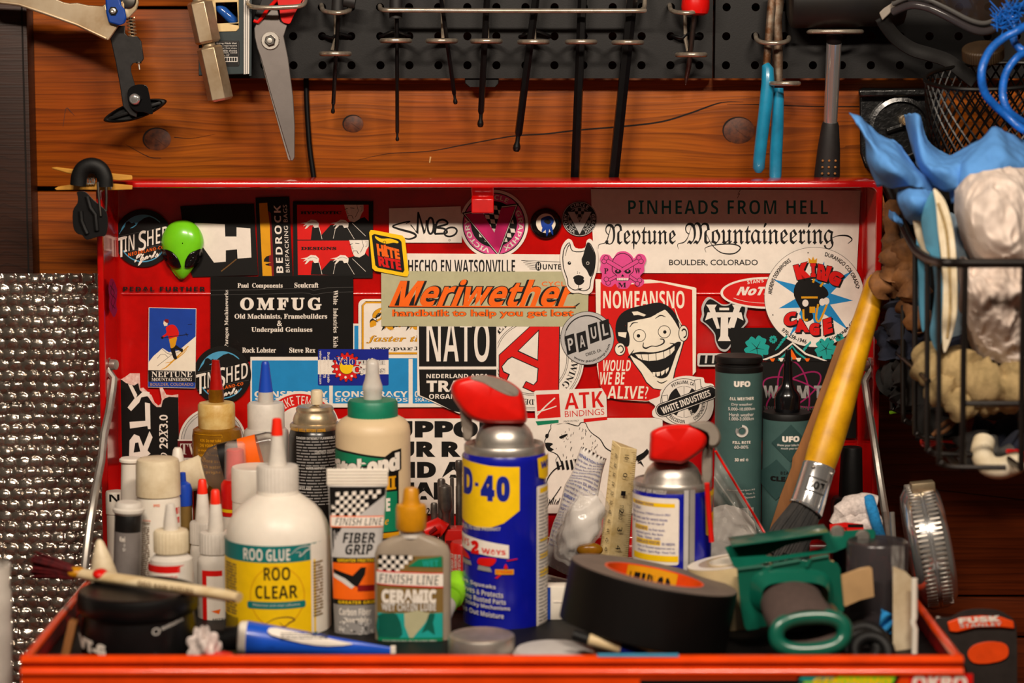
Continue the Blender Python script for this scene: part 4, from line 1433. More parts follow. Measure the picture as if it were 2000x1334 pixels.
bigword('KING', [[(1548, 518), (1578, 510), (1586, 542), (1556, 548)], [(1582, 512), (1594, 512), (1594, 542), (1583, 542)], [(1597, 514), (1626, 520), (1616, 552), (1594, 546)], [(1624, 524), (1650, 536), (1638, 562), (1614, 552)]])
bigword('CAGE', [[(1530, 612), (1556, 606), (1560, 634), (1530, 640)], [(1556, 622), (1570, 622), (1582, 650), (1552, 650)], [(1580, 630), (1602, 630), (1602, 656), (1580, 656)], [(1606, 624), (1624, 618), (1628, 650), (1608, 656)]])
a.poly([(1580, 514), (1579, 503), (1585, 508), (1588, 501), (1591, 508), (1596, 504), (1595, 514)], 'gold')
a.arc('ANDREWS DESIGNWORKS', cx, cy, 83, 91, -86, -33, 'ink', st='sans', bold=.01)
a.arc('DURANGO COLORADO', cx, cy, 83, 91, 14, 78, 'ink', st='sans', bold=.01)
a.arc('970-259-1946', cx, cy, 92, 84, 225, 190, 'ink', st='sans', bold=.01)
a.arc('kingcage.com', cx, cy, 92, 84, 160, 115, 'ink', st='sans', bold=.01)
for t in (-8, 78, 172, 207, 247, 305):
    a.circ(cx + 88 * sin(rad(t)), cy - 88 * cos(rad(t)), 1.2, 'bk', n=8)
sticker(a, 'large round white sticker with a blue star and red block lettering')

a = Art()                                        # dog head
a.poly([(1094, 505), (1097, 482), (1108, 467), (1117, 470), (1124, 484), (1142, 484), (1146, 470), (1154, 467), (1163, 480), (1168, 500), (1166, 526), (1160, 548), (1157, 568), (1146, 575), (1130, 572), (1117, 572), (1108, 562), (1104, 548), (1098, 530)], 'wh', sm=3)
a.line([(1099, 504), (1102, 486), (1112, 474), (1118, 490), (1142, 490), (1150, 474), (1160, 490), (1163, 505), (1160, 530), (1154, 546), (1151, 563), (1140, 568), (1130, 566), (1120, 566), (1110, 558), (1108, 545), (1101, 524), (1099, 504)], 1.8, 'bk', sm=3)
a.poly([(1139, 499), (1142, 488), (1148, 473), (1158, 488), (1163, 506), (1159, 530), (1153, 541), (1146, 528), (1138, 518), (1136, 506)], 'bk', sm=3)
a.line([(1104, 500), (1108, 484), (1112, 478)], [.8, 2], 'bk')
a.circ(1112, 514, 3.4, 'bk'); a.circ(1112.8, 513, 1, 'wh')
a.ring(1148, 514, 2.6, .8, 'wh')
a.poly([(1120, 541), (1130, 537), (1140, 541), (1138, 546), (1122, 546)], 'bk', sm=3)
a.poly([(1121, 546), (1129, 544), (1140, 546), (1140, 552), (1132, 557), (1124, 554)], 'bk', sm=3)
a.line([(1130, 556), (1130, 562)], 1.4, 'bk')
a.poly([(1127, 563), (1138, 563), (1133, 567)], 'bk')
for q in ((1128, 531), (1132, 533), (1128, 533.5)):
    a.circ(*q, .9, 'bk', n=6)
sticker(a, 'black and white bull terrier head sticker')

a = Art()                                        # diamond tag
a.poly([(721, 454), (724, 449), (730, 449.5), (786, 460), (791, 466), (798.5, 534), (796, 540), (790, 540), (732, 529), (727, 524)], 'yel')
a.poly([(726, 460), (731, 457), (779, 467), (784, 472), (790, 528), (787, 532.5), (738, 523), (733, 518)], 'bk')
a.poly([(733, 461), (745, 466), (762, 466), (777, 471), (777, 475), (768, 474), (754, 476), (742, 472), (734, 466)], 'yel', sm=3)
a.ring(751, 473.5, 2.6, .9, 'bk')
a.text('HITE', None, 'orange', 'bold', quad=[(735, 475.5), (779, 487), (782, 507), (737.5, 499)], bold=.04)
a.text('RITE', None, 'rd', 'bold', quad=[(737.5, 500), (781.5, 508), (784, 528), (740, 519.5)], bold=.04)
a.rect(749.5, 478, 753.5, 500, 'orange')
sticker(a, 'yellow and black diamond-shaped tag taped to the lid')

# domed badge
bc = LP(1066, 436.5, 0)
bs = (LP(1067, 436.5, 0) - LP(1066, 436.5, 0)).length
def dome(x, y, e):
    r2 = ((x - 1066) ** 2 + (y - 436.5) ** 2) / 30.5 ** 2
    return LP(x, y, .0018 + e + .0055 * math.sqrt(max(0, 1 - min(r2, 1))))
g = G()
g.lathe([(30.5 * bs, 0), (30.5 * bs, .002)] + [(30.5 * bs * cos(t), .002 + .0055 * sin(t)) for t in (.2, .45, .7, .95, 1.2, 1.4)] + [(0, .0075)], 'black_gloss', Matrix.Translation(bc) @ Matrix.Rotation(rad(90), 4, 'X'), n=40)
a = Art()
def dpoly(pts, m_, r=1):
    """fan of small faces so the print follows the dome"""
    pts = cr(pts, 4)
    cxx = sum(p[0] for p in pts) / len(pts)
    cyy = sum(p[1] for p in pts) / len(pts)
    vs, fs = [(cxx, cyy)], []
    n = len(pts)
    for k in range(1, 5):
        vs += [(cxx + (p[0] - cxx) * k / 4, cyy + (p[1] - cyy) * k / 4) for p in pts]
    for i in range(n):
        fs.append([0, 1 + i, 1 + (i + 1) % n])
        for k in range(3):
            fs.append([1 + k * n + i, 1 + k * n + (i + 1) % n, 1 + (k + 1) * n + (i + 1) % n, 1 + (k + 1) * n + i])
    a.raw(vs, fs, m_)
dpoly([(1066 + 19 * cos(i * .5), 436 + 19 * sin(i * .5)) for i in range(12)], 'cream')
dpoly([(1056, 430), (1062, 424), (1074, 422), (1082, 430), (1078, 440), (1072, 446), (1060, 446)], 'blue')
dpoly([(1062, 432), (1070, 428), (1076, 434), (1070, 438)], 'bk')
for q in ([(1060, 444), (1058, 454), (1066, 448)], [(1066, 446), (1068, 462), (1073, 446)], [(1071, 442), (1080, 460), (1078, 442)]):
    dpoly(q, 'blue')
a.to(g, dome, e0=.0007, de=.00004)
g.obj('badge', lid, label='small domed black badge with a blue splash in a white eye', fix=False)

# pink stickers on the left wall of the lid, and the two narrow labels on its rim
def side(x, y, e):
    return lean(V((LX0 + .0088 + e, 0, 0)) + V((0, P(x, y, YL + .02).y + (x - 208) * .0021, P(x, y, YL + .02).z)))
a = Art()
a.poly([(199, 560), (203, 545), (209, 546), (214, 556), (219, 575), (216, 600), (218, 612), (211, 622), (205, 612), (200, 598), (201, 578)], 'mag', sm=3)
a.line([(203, 556), (212, 575), (204, 590), (213, 606)], 1.2, 'bk', sm=3)
a.line([(210, 552), (204, 572), (214, 588), (206, 604)], 1.2, 'bk', sm=3)
sticker(a, 'magenta graffiti sticker on the left side wall of the lid', h=.0004, mp=side)

# green alien head
def egg(u, v, k=1, lift=0):
    a_, r = u * 2 * pi, v
    x = 41.5 * r * sin(a_)
    y = -r * cos(a_)
    w = 1 - .0 * y
    if y > 0:
        x *= (1 - .30 * y - .13 * y * y)
        y *= 71
    else:
        y *= 46
    return (356.5 + x - 1.5 * (y > 0) * y / 71, 475 + y, r)
def eggp(x, y, e):
    yy = (y - 475) / (71 if y > 475 else 46)
    xx = (x - 356.5) / (41.5 * ((1 - .30 * yy - .13 * yy * yy) if yy > 0 else 1))
    r = min(1, math.sqrt(xx * xx + yy * yy))
    return LP(x, y, .0045 + .011 * (1 - r ** 2.4) ** .62 + e)
g = G()
def eg(u, v):
    x, y, r = egg(u, max(v, .002) ** .6)
    return eggp(x, y, 0) if v < .999 else LP(x, y, .0045)
g.grid(eg, 64, 32, 'alien', cu=True)
g.grid(lambda u, v: LP(*egg(u, 1)[:2], .0045 - .0045 * v), 48, 2, 'alien', cu=True)
al = thing('alien_head', 'glossy green alien head with black eyes stuck on the upper left of the lid', 'badge', LP(356, 490, 0))
g.obj('face', al, ang=60)
for q in ([(317, 489), (326, 488), (338, 494), (348, 506), (353, 519), (352, 522), (341, 522), (328, 515), (320, 503)],
          [(394, 487), (384, 489), (371, 495), (363, 507), (361, 517), (361.5, 522), (373, 521.5), (387, 515), (393, 503)]):
    a = Art()
    dpoly(q, 'black_gloss')
    a.to(g2 := G(), eggp, e0=.0016)
    g2.obj('eye', al, fix=False, sol=.0012, label='glossy black almond eye')
# ------------------------------------------------------------------ things standing in the chest
def lz(y, Y):
    return FLOOR if y is None else P(1000, y, Y).z

def foot(cx, Y, z=None):
    return V((P(cx, 1000, Y).x, Y, FLOOR if z is None else z))

def turned(g, cx, Y, rows, m, tilt=0, lean_=0, n=40, sy=1, rib=0, base=None, cap=True):
    """rows (half width px, picture y or None for the floor[, material]) from the bottom up"""
    f = foot(cx, Y, base)
    s = S(Y)
    M = Matrix.Translation(f) @ Matrix.Rotation(rad(tilt), 4, 'Y') @ Matrix.Rotation(rad(lean_), 4, 'X')
    g.lathe([(r[0] * s, lz(r[1], Y) - f.z, *r[2:]) for r in rows], m, M, n=n, sy=sy, rib=rib, cap=cap)
    return g

def bottle(name, label, cat, cx, Y, parts, tilt=0, lean_=0, sy=1, base=None, group=None):
    t = thing(name, label, cat, foot(cx, Y, base), group)
    out = [t]
    for p in parts:
        pn, rows, m = p[:3]
        kw = dict(p[3]) if len(p) > 3 else {}
        lb = kw.pop('label', None)
        dcx = kw.pop('dx', 0)
        g = turned(G(), cx + dcx, Y, rows, m, kw.pop('tilt', tilt), kw.pop('lean_', lean_), base=base, sy=kw.pop('sy', sy), **kw)
        out.append(g.obj(pn, t, label=lb))
    return out

def wrap(art, parent, mp, label=None, name='label', e=.0003, cut=4):
    g = G()
    art.to(g, mp, e0=e, de=.00003, cutx=cut)
    return g.obj(name, parent, label=label, fix=False)

# white glue jug
q = bottle('glue_bottle', 'round white glue bottle with teal and yellow label and small red-tipped cone', 'bottle', 543, 1.74, [
    ('body', [(98, None), (102, 1262), (102, 1048), (100, 1032), (95, 1016), (86, 1000), (72, 985), (54, 972), (42, 963), (40, 955)], 'pl_white'),
    ('cap', [(41, 956), (41, 914), (39, 909), (18, 908)], 'pl_milky', dict(n=72, rib=.03)),
    ('nozzle', [(19, 910), (17, 900), (11, 848), (8, 845)], 'pl_milky'),
    ('nozzle_tip', [(11.5, 850), (11.5, 844), (9, 819), (7, 817)], 'redtip', dict(label='small red cone tip'))])
mp = cyl(543, 1.74, 102.4, 1150)
a = Art()
a.rect(425, 1067, 661, 1100, 'teal')
a.rect(425, 1100, 661, 1243, 'yel')
a.rect(425, 1243, 661, 1257, 'teal')
a.text('ROO GLUE', (487, 1073, 577, 1096), 'wh', 'bold', bold=-.005)
a.line([(579, 1084), (590, 1074), (606, 1071), (615, 1076), (606, 1080), (600, 1086), (594, 1090), (596, 1082), (586, 1081)], [.8, 2.5, .8], 'ltgrey', sm=3)
a.circ(551, 1166, 52, 'gold', ry=60)
a.circ(551, 1166, 50, 'yel', ry=58)
a.text('ROO', (527, 1108, 577, 1134), 'bk', 'bold', bold=.0)
a.text('CLEAR', (510, 1144, 590, 1170), 'bk', 'bold', bold=.0)
a.rect(494, 1176, 604, 1190, 'teal', 4)
a.text('Melamine and vinyl adhesive', (505, 1180, 594, 1186), 'ltgrey', 'sans')
a.line([(528, 1219), (548, 1208), (572, 1206), (584, 1212), (574, 1217), (565, 1224), (556, 1216)], [1, 3, 1], 'brown', sm=3)
a.print_(448, 1108, 472, 1210, 18, 'khaki', seed=5)
a.print_(618, 1105, 634, 1215, 18, 'khaki', seed=6)
for i in range(10):
    a.rect(444 + i * 3.2, 1212, 445.6 + i * 3.2, 1240, 'bk')
wrap(a, q[1], mp, 'teal and yellow wraparound label')

# big aerosol
def smart_cap(t, outline, insert, arm, Yc, depth, lab):  # outline, top button and folded arm
    """red two-way spray head: rounded in depth"""
    def loft(pts, m, Yc, dp, name, par, lbl=None, k=.72):
        pts = cr(pts, 3)
        cx = sum(p[0] for p in pts) / len(pts)
        cy = sum(p[1] for p in pts) / len(pts)
        g = G()
        vs, fs = [], []
        n = len(pts)
        lay = [(-1, .0), (-1, .8), (-.95, .88), (-.82, .95), (-.5, .99), (0, 1), (.5, .99), (.82, .95), (.95, .88), (1, .8), (1, 0)]
        for dd, kk in lay:
            for p in pts:
                vs.append(P(cx + (p[0] - cx) * kk, cy + (p[1] - cy) * kk, Yc + dp * dd))
        for i in range(len(lay) - 1):
            for j in range(n):
                fs.append([i * n + j, i * n + (j + 1) % n, (i + 1) * n + (j + 1) % n, (i + 1) * n + j])
        g.add(vs, fs, m)
        return g.obj(name, par, label=lbl)
    h = loft(outline, 'redplastic', Yc, depth, 'spray_head', t, lab)
    loft(insert, 'greyplastic', Yc, depth * 1.03, 'press_button', h, 'grey press button')
    loft(arm, 'greyplastic', Yc, .006, 'straw_holder', h, 'grey straw holder')
    return h
Z = lambda pts, ox, oy, k: [(ox + x / k, oy + y / k) for x, y in pts]
q = bottle('spray_can', 'tall blue and yellow oil spray can with red flip head pointing left', 'spray can', 985.5, 1.76, [
    ('can', [(80, None), (82, 1250), (82, 893), (81, 886), (78, 880)], 'canblue'),
    ('top_rim', [(78, 884), (79, 878), (79, 868), (77, 865), (74, 868), (72, 872), (60, 872)], 'steel', dict(label='silver crimped rim')),
    ('dome', [(60, 873), (57, 866), (57, 858), (54, 846), (48, 836), (40, 828), (30, 824), (10, 822)], 'steel', dict(label='silver dome'))])
smart_cap(q[0], Z([(90, 170), (120, 112), (180, 85), (300, 62), (420, 58), (560, 92), (650, 142), (705, 195), (725, 250), (745, 340), (752, 455), (690, 480), (550, 484), (400, 476), (270, 440), (190, 375), (140, 310), (105, 250)], 860, 720, 4.448),
          Z([(240, 80), (330, 58), (430, 62), (560, 100), (650, 150), (695, 200), (695, 252), (640, 257), (560, 230), (450, 175), (350, 118), (280, 95)], 860, 720, 4.448),
          Z([(170, 360), (190, 520), (205, 610), (235, 630), (270, 605), (282, 520), (270, 430), (220, 390)], 860, 720, 4.448), 1.76, .021, 'red flip-up spray head')
mp = cyl(985.5, 1.76, 82.3, 1070)
a = Art()
a.poly([(860, 898), (906, 905), (960, 911), (1014.5, 913), (1014.5, 998), (984, 1022), (960, 1031), (934, 1034), (914, 1030), (890, 1020), (860, 1000)], 'yel')
a.text('W', (868, 916, 903, 970), 'navy', 'bold', bold=.05)
a.text('D', (907, 920, 925, 973), 'navy', 'bold', bold=.04)
a.rect(929, 946, 936, 953, 'navy')
a.text('4', (940, 929, 967, 980), 'navy', 'bold', bold=.05)
a.text('0', (970, 930, 996, 980), 'navy', 'bold', bold=.05)
a.text('MULTI-USE PRODUCT', None, 'ltgrey', 'bold', quad=[(900, 1033), (978, 1030), (978, 1036), (900, 1041)])
a.poly([(880, 1048), (994, 1065), (994, 1091), (880, 1078)], 'wh')
a.text('SPRAYS', None, 'rd', 'bold', quad=[(882, 1055), (918, 1060), (918, 1074), (882, 1070)])
a.text('2', (921, 1060, 937, 1086), 'rd', 'bold', bold=.08)
a.text('WAYS', None, 'rd', 'bold', quad=[(942, 1072), (988, 1075), (988, 1084), (942, 1084)], bold=.02)
a.poly([(936, 1094), (948, 1091), (969, 1091), (967, 1100), (957, 1107), (935, 1105)], 'rd', sm=2)
a.poly([(936, 1107), (958, 1109), (962, 1118), (934, 1116)], 'grey')
a.poly([(904, 1080), (916, 1090), (920, 1098), (904, 1098)], 'rd')
a.poly([(906, 1101), (921, 1102), (923, 1110), (906, 1110)], 'grey')
a.line([(990, 1095), (1010, 1092)], 2, 'rd')
a.poly([(984, 1110), (988, 1101), (992, 1110)], 'rd', sm=2)
a.rect(968, 1112, 1003, 1122, 'gold')
a.text('STREAM', (970, 1114, 1000, 1120), 'rd', 'bold')
a.poly([(967, 1129), (976, 1122), (980, 1122), (972, 1130)], 'rd')
for t_, x1, y0 in (('Stops Squeaks', 969, 1143), ('Removes & Protects', 983, 1157.5), ('Loosens Rusted Parts', 988, 1171), ('Frees Sticky Mechanisms', 996, 1184.5), ('Drives Out Moisture', 984, 1198)):
    a.text(t_, None, 'ltgrey', 'bold', quad=[(885, y0 - 7), (x1, y0), (x1, y0 + 10), (885, y0 + 3)])
a.rect(1046, 955, 1078, 1246, 'wh', 3)
for y0, y1 in ((960, 970), (1060, 1068), (1090, 1099), (1120, 1134)):
    a.rect(1052, y0, 1078, y1, 'yel')
a.print_(1050, 974, 1078, 1240, 38, 'grey', h=.4, seed=8)
a.poly([(1047, 900), (1080, 896), (1080, 940), (1062, 944), (1050, 938)], 'yel')
a.text('WD', (1053, 908, 1074, 922), 'navy', 'bold', bold=.04)
wrap(a, q[1], mp, 'yellow shield print with blue lettering')

# second aerosol, turned round
q = bottle('spray_can', 'shorter-looking blue spray can turned to its directions panel, red straw clipped to its side', 'spray can', 1313, 1.775, [
    ('can', [(76, None), (77.5, 1250), (77.5, 962), (76, 955), (74, 950)], 'canblue'),
    ('top_rim', [(74, 953), (77, 948), (77, 940), (75, 936), (72, 939), (60, 942)], 'steel', dict(label='tarnished silver crimped rim')),
    ('dome', [(60, 943), (57, 938), (55, 926), (49, 914), (40, 905), (30, 900), (10, 899)], 'steel', dict(label='tarnished silver dome'))])
smart_cap(q[0], Z([(215, 180), (300, 137), (400, 120), (520, 120), (600, 140), (660, 185), (678, 240), (660, 300), (620, 345), (560, 390), (470, 442), (400, 438), (300, 432), (204, 412), (200, 330), (205, 240)], 1220, 800, 4.17),
          Z([(520, 118), (590, 98), (680, 95), (740, 130), (778, 190), (783, 250), (765, 290), (735, 312), (690, 300), (690, 220), (640, 160)], 1220, 800, 4.17),
          Z([(560, 118), (650, 112), (722, 150), (752, 210), (745, 270), (718, 330), (715, 450), (712, 560), (690, 618), (652, 618), (632, 570), (628, 420), (640, 300), (690, 230), (672, 190), (620, 150)], 1220, 800, 4.17), 1.765, .019, 'red flip-up spray head with grey arm folded down')
mp = cyl(1313, 1.775, 77.8, 1050)
a = Art()
a.rect(1205, 974, 1320, 1104, 'wh', 5)
a.text('STRAW OR NOZZLE', (1234, 959, 1296, 966), 'ltgrey', 'bold', sh=.2)
for (x0, y0, x1, y1) in ((1232, 984, 1312, 992), (1240, 1031, 1262, 1040), (1242, 1057, 1285, 1067), (1238, 1086, 1319, 1098)):
    a.rect(x0, y0, x1, y1, 'yel')
a.text('DIRECTIONS:', (1240, 985.5, 1273, 990.5), 'navy', 'bold')
for i, (t_, x1) in enumerate((('TO SPRAY:', 1250), ('flip up straw, STREAM is down for SPRAY', 1304), ('do not use for several minutes', 1298), ('or puncture, do not wipe off', 1292))):
    a.text(t_, (1236, 995 + i * 9, x1, 1001 + i * 9), 'navy', 'sans')
for t_, x0, x1, y in (('LOOSENS', 1241, 1261, 1033), ('to free stuck,', 1264, 1294, 1034), ('seized parts, like: Bolts', 1242, 1290, 1043), ('Nuts - Valves - Locks', 1244, 1285, 1050), ('DISPLACES MOISTURE', 1244, 1284, 1059), ('to restore', 1288, 1312, 1060), ('wet or flooded equipment such as:', 1244, 1312, 1069), ('Engines - Spark Plugs - Power Tools', 1246, 1313, 1077)):
    a.text(t_, (x0, y, x1, y + 5.5), 'navy', 'sans')
a.rect(1329, 958, 1338, 1240, 'silver')
a.rect(1338, 958, 1340, 1240, 'dkgrey')
a.rect(1340, 958, 1350, 1240, 'grey')
a.poly([(1370, 970), (1394, 964), (1394, 1070), (1384, 1058), (1373, 1050)], 'yel')
a.text('W', (1383, 976, 1394, 1010), 'navy', 'bold')
wrap(a, q[1], mp, 'white directions panel with yellow headings')
g = G()
g.tube([P(1381, 944, 1.742), P(1383, 980, 1.745), P(1390, 1058, 1.747)], .0022, 'redplastic', 10)
g.obj('straw', q[0], label='red plastic straw')

# tall tan wood glue
q = bottle('wood_glue_bottle', 'tan wood glue bottle with green screw cap and clear dried-up nozzle', 'bottle', 729.5, 1.82, [
    ('body', [(70, None), (73, 1200), (73, 842), (71, 830), (64, 820), (52, 813), (46, 811)], 'glue'),
    ('cap', [(48, 820), (49, 816), (49, 786), (46, 781), (18, 779)], 'green_cap', dict(n=96, rib=.02)),
    ('nozzle', [(18, 781), (18, 765), (20, 760), (19, 752), (15, 740), (13, 728), (12.5, 712), (10, 705), (5, 701.5)], 'pl_clear', dict(label='clear nozzle with dried glue'))])
mp = cyl(729.5, 1.82, 73.4, 960)
a = Art()
a.poly([(655, 882), (690, 884), (756, 893), (770, 883), (786, 880), (786, 920), (781, 924), (781, 1060), (655, 1060)], 'bk')
a.poly([(655, 886), (690, 888), (756, 897), (758, 902), (655, 922)], 'green')
a.text('Titebond', None, 'wh', 'bold', quad=[(640, 906), (783, 886), (783, 921), (640, 940)], bold=.06, out=('bk', .05))
a.text('II', (757, 932, 776, 958), 'gold', 'serif', bold=.04)
a.rect(655, 962, 778, 1040, 'green')
a.text('PREMIUM', (690, 945, 752, 957), 'gold', 'bold')
a.text('WOOD GLUE', (664, 974, 765, 1000), 'wh', 'bold', bold=.03)
a.text('Ultimate', (700, 1010, 762, 1026), 'gold', 'serifbi')
a.rect(655, 1042, 781, 1052, 'gold')
wrap(a, q[1], mp, 'green and black label with white slanted lettering')

# black spray can
q = bottle('spray_can', 'old black spray can with bare silver top and grubby white nozzle', 'spray can', 617, 1.868, [
    ('can', [(50, None), (51, 1150), (51, 850), (48, 838), (46, 836)], 'canblack'),
    ('top_rim', [(46, 838), (49, 834), (49, 828), (46, 825), (40, 826)], 'brass', dict(label='dull silver rim')),
    ('dome', [(42, 827), (43, 820), (41, 812), (38, 806), (36, 803), (37, 798), (34, 793), (26, 794), (12, 797), (8, 794), (5, 792)], 'brass', dict(label='dull silver dome')),
    ('nozzle', [(5, 796), (5, 790), (11, 789), (11.5, 786), (11.5, 766), (10, 762), (6, 761)], 'pl_ivory', dict(dx=4))], tilt=0)
a = Art()
a.text('SHAKE WELL BEFORE USING', (572, 838, 640, 844), 'gold', 'bold')
a.text('DANGER! EXTREMELY FLAMMABLE.', (584, 854, 658, 859), 'ltgrey', 'bold')
a.print_(584, 862, 658, 990, 22, 'grey', h=.42, seed=12)
a.text('CONTENTS UNDER', (620, 880, 656, 886), 'ltgrey', 'bold')
a.text('VAPOR HARMFUL', (602, 912, 640, 917), 'ltgrey', 'bold')
a.text('FIRST AID', (585, 952, 612, 957), 'ltgrey', 'bold')
wrap(a, q[1], cyl(617, 1.868, 51.3, 920), 'block of pale fine print')

# amber and clear squeeze bottles at the back
q = bottle('squeeze_bottle', 'amber squeeze bottle with ivory cap and ribbed red cone', 'bottle', 426, 1.878, [
    ('body', [(47, None), (48, 1100), (48, 850), (46, 838), (40, 834)], 'amber'),
    ('cap', [(35, 836), (36, 832), (36, 790), (33, 786), (15, 785)], 'amber_cap', dict(n=72, rib=.025)),
    ('neck', [(15, 787), (15, 770), (14, 760)], 'amber'),
    ('cone_tip', [(13.5, 764)] + [(13.5 - i * .37 - .5 * (i % 2), 760 - i * 3.5) for i in range(17)] + [(6, 703)], 'redcone')],)
a = Art()
a.line([(384, 850), (440, 850), (440, 856)], 1, 'gold')
for i in range(7):
    a.text(('EYES SKIN. Do not take', 'NOT ON YOUR SKIN', 'keep out of reach', 'of children always', 'shake before use', 'clean with water', 'store upright')[i], (382, 858 + i * 10, 438, 864 + i * 10), 'gold', 'bold')
wrap(a, q[1], cyl(426, 1.878, 48.3, 880), 'gold fine print')
bottle('squeeze_bottle', 'clear squeeze bottle with ribbed blue cone and milky cap', 'bottle', 522, 1.877, [
    ('body', [(44, None), (45, 1100), (45, 852), (43, 841), (38, 836)], 'pl_clear'),
    ('cap', [(36, 838), (36, 834), (36, 790), (33, 786), (15, 785)], 'pl_milky', dict(n=72, rib=.025)),
    ('neck', [(15, 787), (14.5, 770), (14, 762)], 'pl_clear'),
    ('cone_tip', [(14.2, 765)] + [(14 - i * .42 - .4 * (i % 2), 762 - i * 3.5) for i in range(16)] + [(6, 706)], 'bluecone')])

# tipped clear bottle with white flip cap and black and orange wrap
Yt = 1.846
t = thing('tipped_bottle', 'clear plastic bottle tipped on its side, white flip cap and black and orange wrap', 'bottle', P(450, 980, Yt))
p0, p1 = P(386, 925, Yt), P(545, 885, Yt)
ax = (p1 - p0).normalized()
xd = V((0, 1, 0))
M = Matrix((( *(xd), 0), (*(ax.cross(xd)), 0), (*ax, 0), (0, 0, 0, 1))).transposed()
M = Matrix.Translation(p0) @ M
s_ = S(Yt)
L_ = (p1 - p0).length
g = G(); g.lathe([(.26 * 44 * s_ * 2, .004), (44 * s_, .014), (47 * s_, .022), (47 * s_, L_ - .006), (42 * s_, L_), (0, L_)], 'clear', M, n=40, sx=.45)
g.obj('body', t)
g = G(); g.lathe([(47.4 * s_, .022), (47.6 * s_, .023), (47.6 * s_, L_ * .55), (47.4 * s_, L_ * .55)], 'canblack', M, n=40, sx=.46, cap=False)
g.lathe([(47.4 * s_, L_ * .56), (47.6 * s_, L_ * .56), (47.6 * s_, L_ * .78), (47.4 * s_, L_ * .78)], 'orange', M, n=40, sx=.46, cap=False)
g.obj('wrap', t, label='black and orange wrap')
g = G(); g.lathe([(0, -.018), (27 * s_, -.018), (30 * s_, -.016), (33 * s_, .0), (35 * s_, .0045), (30 * s_, .006)], 'pl_ivory', M, n=60, sx=.5, rib=.02)
g.obj('flip_cap', t)

q = bottle('glue_stick', 'red glue bottle with red cap under a clear overcap', 'bottle', 461, 1.828, [
    ('body', [(28, None), (29, 1100), (29, 1008), (27, 990), (20, 985)], 'pl_white'),
    ('collar', [(29, 990), (29.5, 986), (29, 945), (24, 938), (18, 936)], 'redplastic'),
    ('cap', [(18, 938), (18.5, 930), (17, 879), (15, 877)], 'redplastic'),
    ('overcap', [(22, 936), (21.5, 900), (20, 868), (16, 864), (1, 863)], 'film', dict(label='clear overcap', cap=False))])
a = Art()
a.rect(430, 996, 492, 1002, 'yel')
a.rect(430, 1002, 492, 1010, 'rd')
wrap(a, q[1], cyl(461, 1.828, 29.3, 1000), 'yellow and red label edge')
bottle('white_canister', 'plain white cylinder standing behind the large white glue bottle', 'canister', 500, 1.80, [
    ('body', [(45, None), (46, 1200), (46, 975), (45, 970)], 'pl_white'), ('lid', [(47, 976), (47, 914), (45, 911), (0, 910)], 'pl_white')])
bottle('cone_bottle', 'small white cone-topped bottle behind the white aerosol', 'bottle', 349, 1.868, [
    ('body', [(27, None), (28, 1050), (28, 945), (24, 930), (14, 926)], 'pl_white'), ('cone', [(16, 928), (14, 905), (9, 878), (6, 874)], 'pl_white')])
bottle('blue_capped_tube', 'slim tan tube with dark blue cap beside the white aerosol', 'tube', 358, 1.825, [
    ('body', [(16, None), (17, 1100), (17, 984)], 'khaki'), ('cap', [(18, 986), (18, 955), (15, 945), (7, 940), (6, 923), (3, 922)], 'bluecone')])
q = bottle('spray_can', 'white aerosol with grubby ivory cap on the left', 'spray can', 310, 1.80, [
    ('can', [(41, None), (42.5, 1200), (42.5, 974), (40, 966)], 'pl_white'), ('cap', [(43.5, 966), (43.5, 960), (42.5, 905), (40, 897), (36, 895), (0, 894)], 'pl_ivory')])
a = Art()
a.text('OFFICE', (308, 985, 320, 990), 'orange', 'bold')
a.text('adhesive', (274, 1015, 302, 1019), 'orange', 'sans')
a.text('PERMANENT', (272, 1021, 301, 1025), 'brown', 'bold')
a.print_(272, 1030, 299, 1180, 40, 'brown', h=.35, seed=3)
a.rect(347, 996, 352, 1009, 'rd'); a.rect(347, 1015, 352, 1027, 'rd')
wrap(a, q[1], cyl(310, 1.80, 42.8, 1060), 'pale label with small orange and brown print')
bottle('white_tube', 'slim white tube with a wide flange at its top, far left of the chest', 'tube', 248, 1.848, [
    ('body', [(18, None), (18.5, 1100), (18, 902)], 'pl_white'), ('flange', [(18, 904), (22, 901), (22, 897), (19, 894), (0, 893)], 'pl_white')], tilt=2)
q = bottle('small_jar', 'small white jar with black letter on its lid, tucked against the left wall', 'jar', 226, 1.872, [
    ('body', [(17, None), (17.5, 1100), (17.5, 1000)], 'pl_white'), ('lid', [(19, 1002), (19, 962), (17.5, 959), (0, 959)], 'pl_white')])
a = Art()
a.text('N', (217, 966, 236, 980), 'ink', 'bold')
wrap(a, q[2], cyl(226, 1.872, 19.2, 975), 'black letter')
q = bottle('putty_tube', 'grey putty tube with clear flanged cap and pale lettering', 'tube', 242, 1.77, [
    ('body', [(26, None), (27, 1250), (27, 1035)], 'putty'), ('upper_body', [(27, 1036), (27, 1003), (25, 1000)], 'canblack'), ('cap', [(27, 1003), (31, 998), (31, 993), (27, 990), (26, 984), (22, 980), (0, 979)], 'pl_milky')], tilt=2.5)
a = Art()
a.text('KwikPlastic', None, 'wh', 'bold', quad=[(239, 1047), (272, 1052), (272, 1063), (239, 1058)])
a.text('One minute', (246, 1062, 270, 1068), 'ltgrey', 'bold')
a.text('Steel', (244, 1070, 262, 1077), 'ltgrey', 'bold')
a.down('ADHESIVE', 256, 1080, 266, 1140, 'ltgrey', st='bold')
wrap(a, q[1], cyl(242, 1.77, 27.3, 1060, 2.5), 'pale lettering')
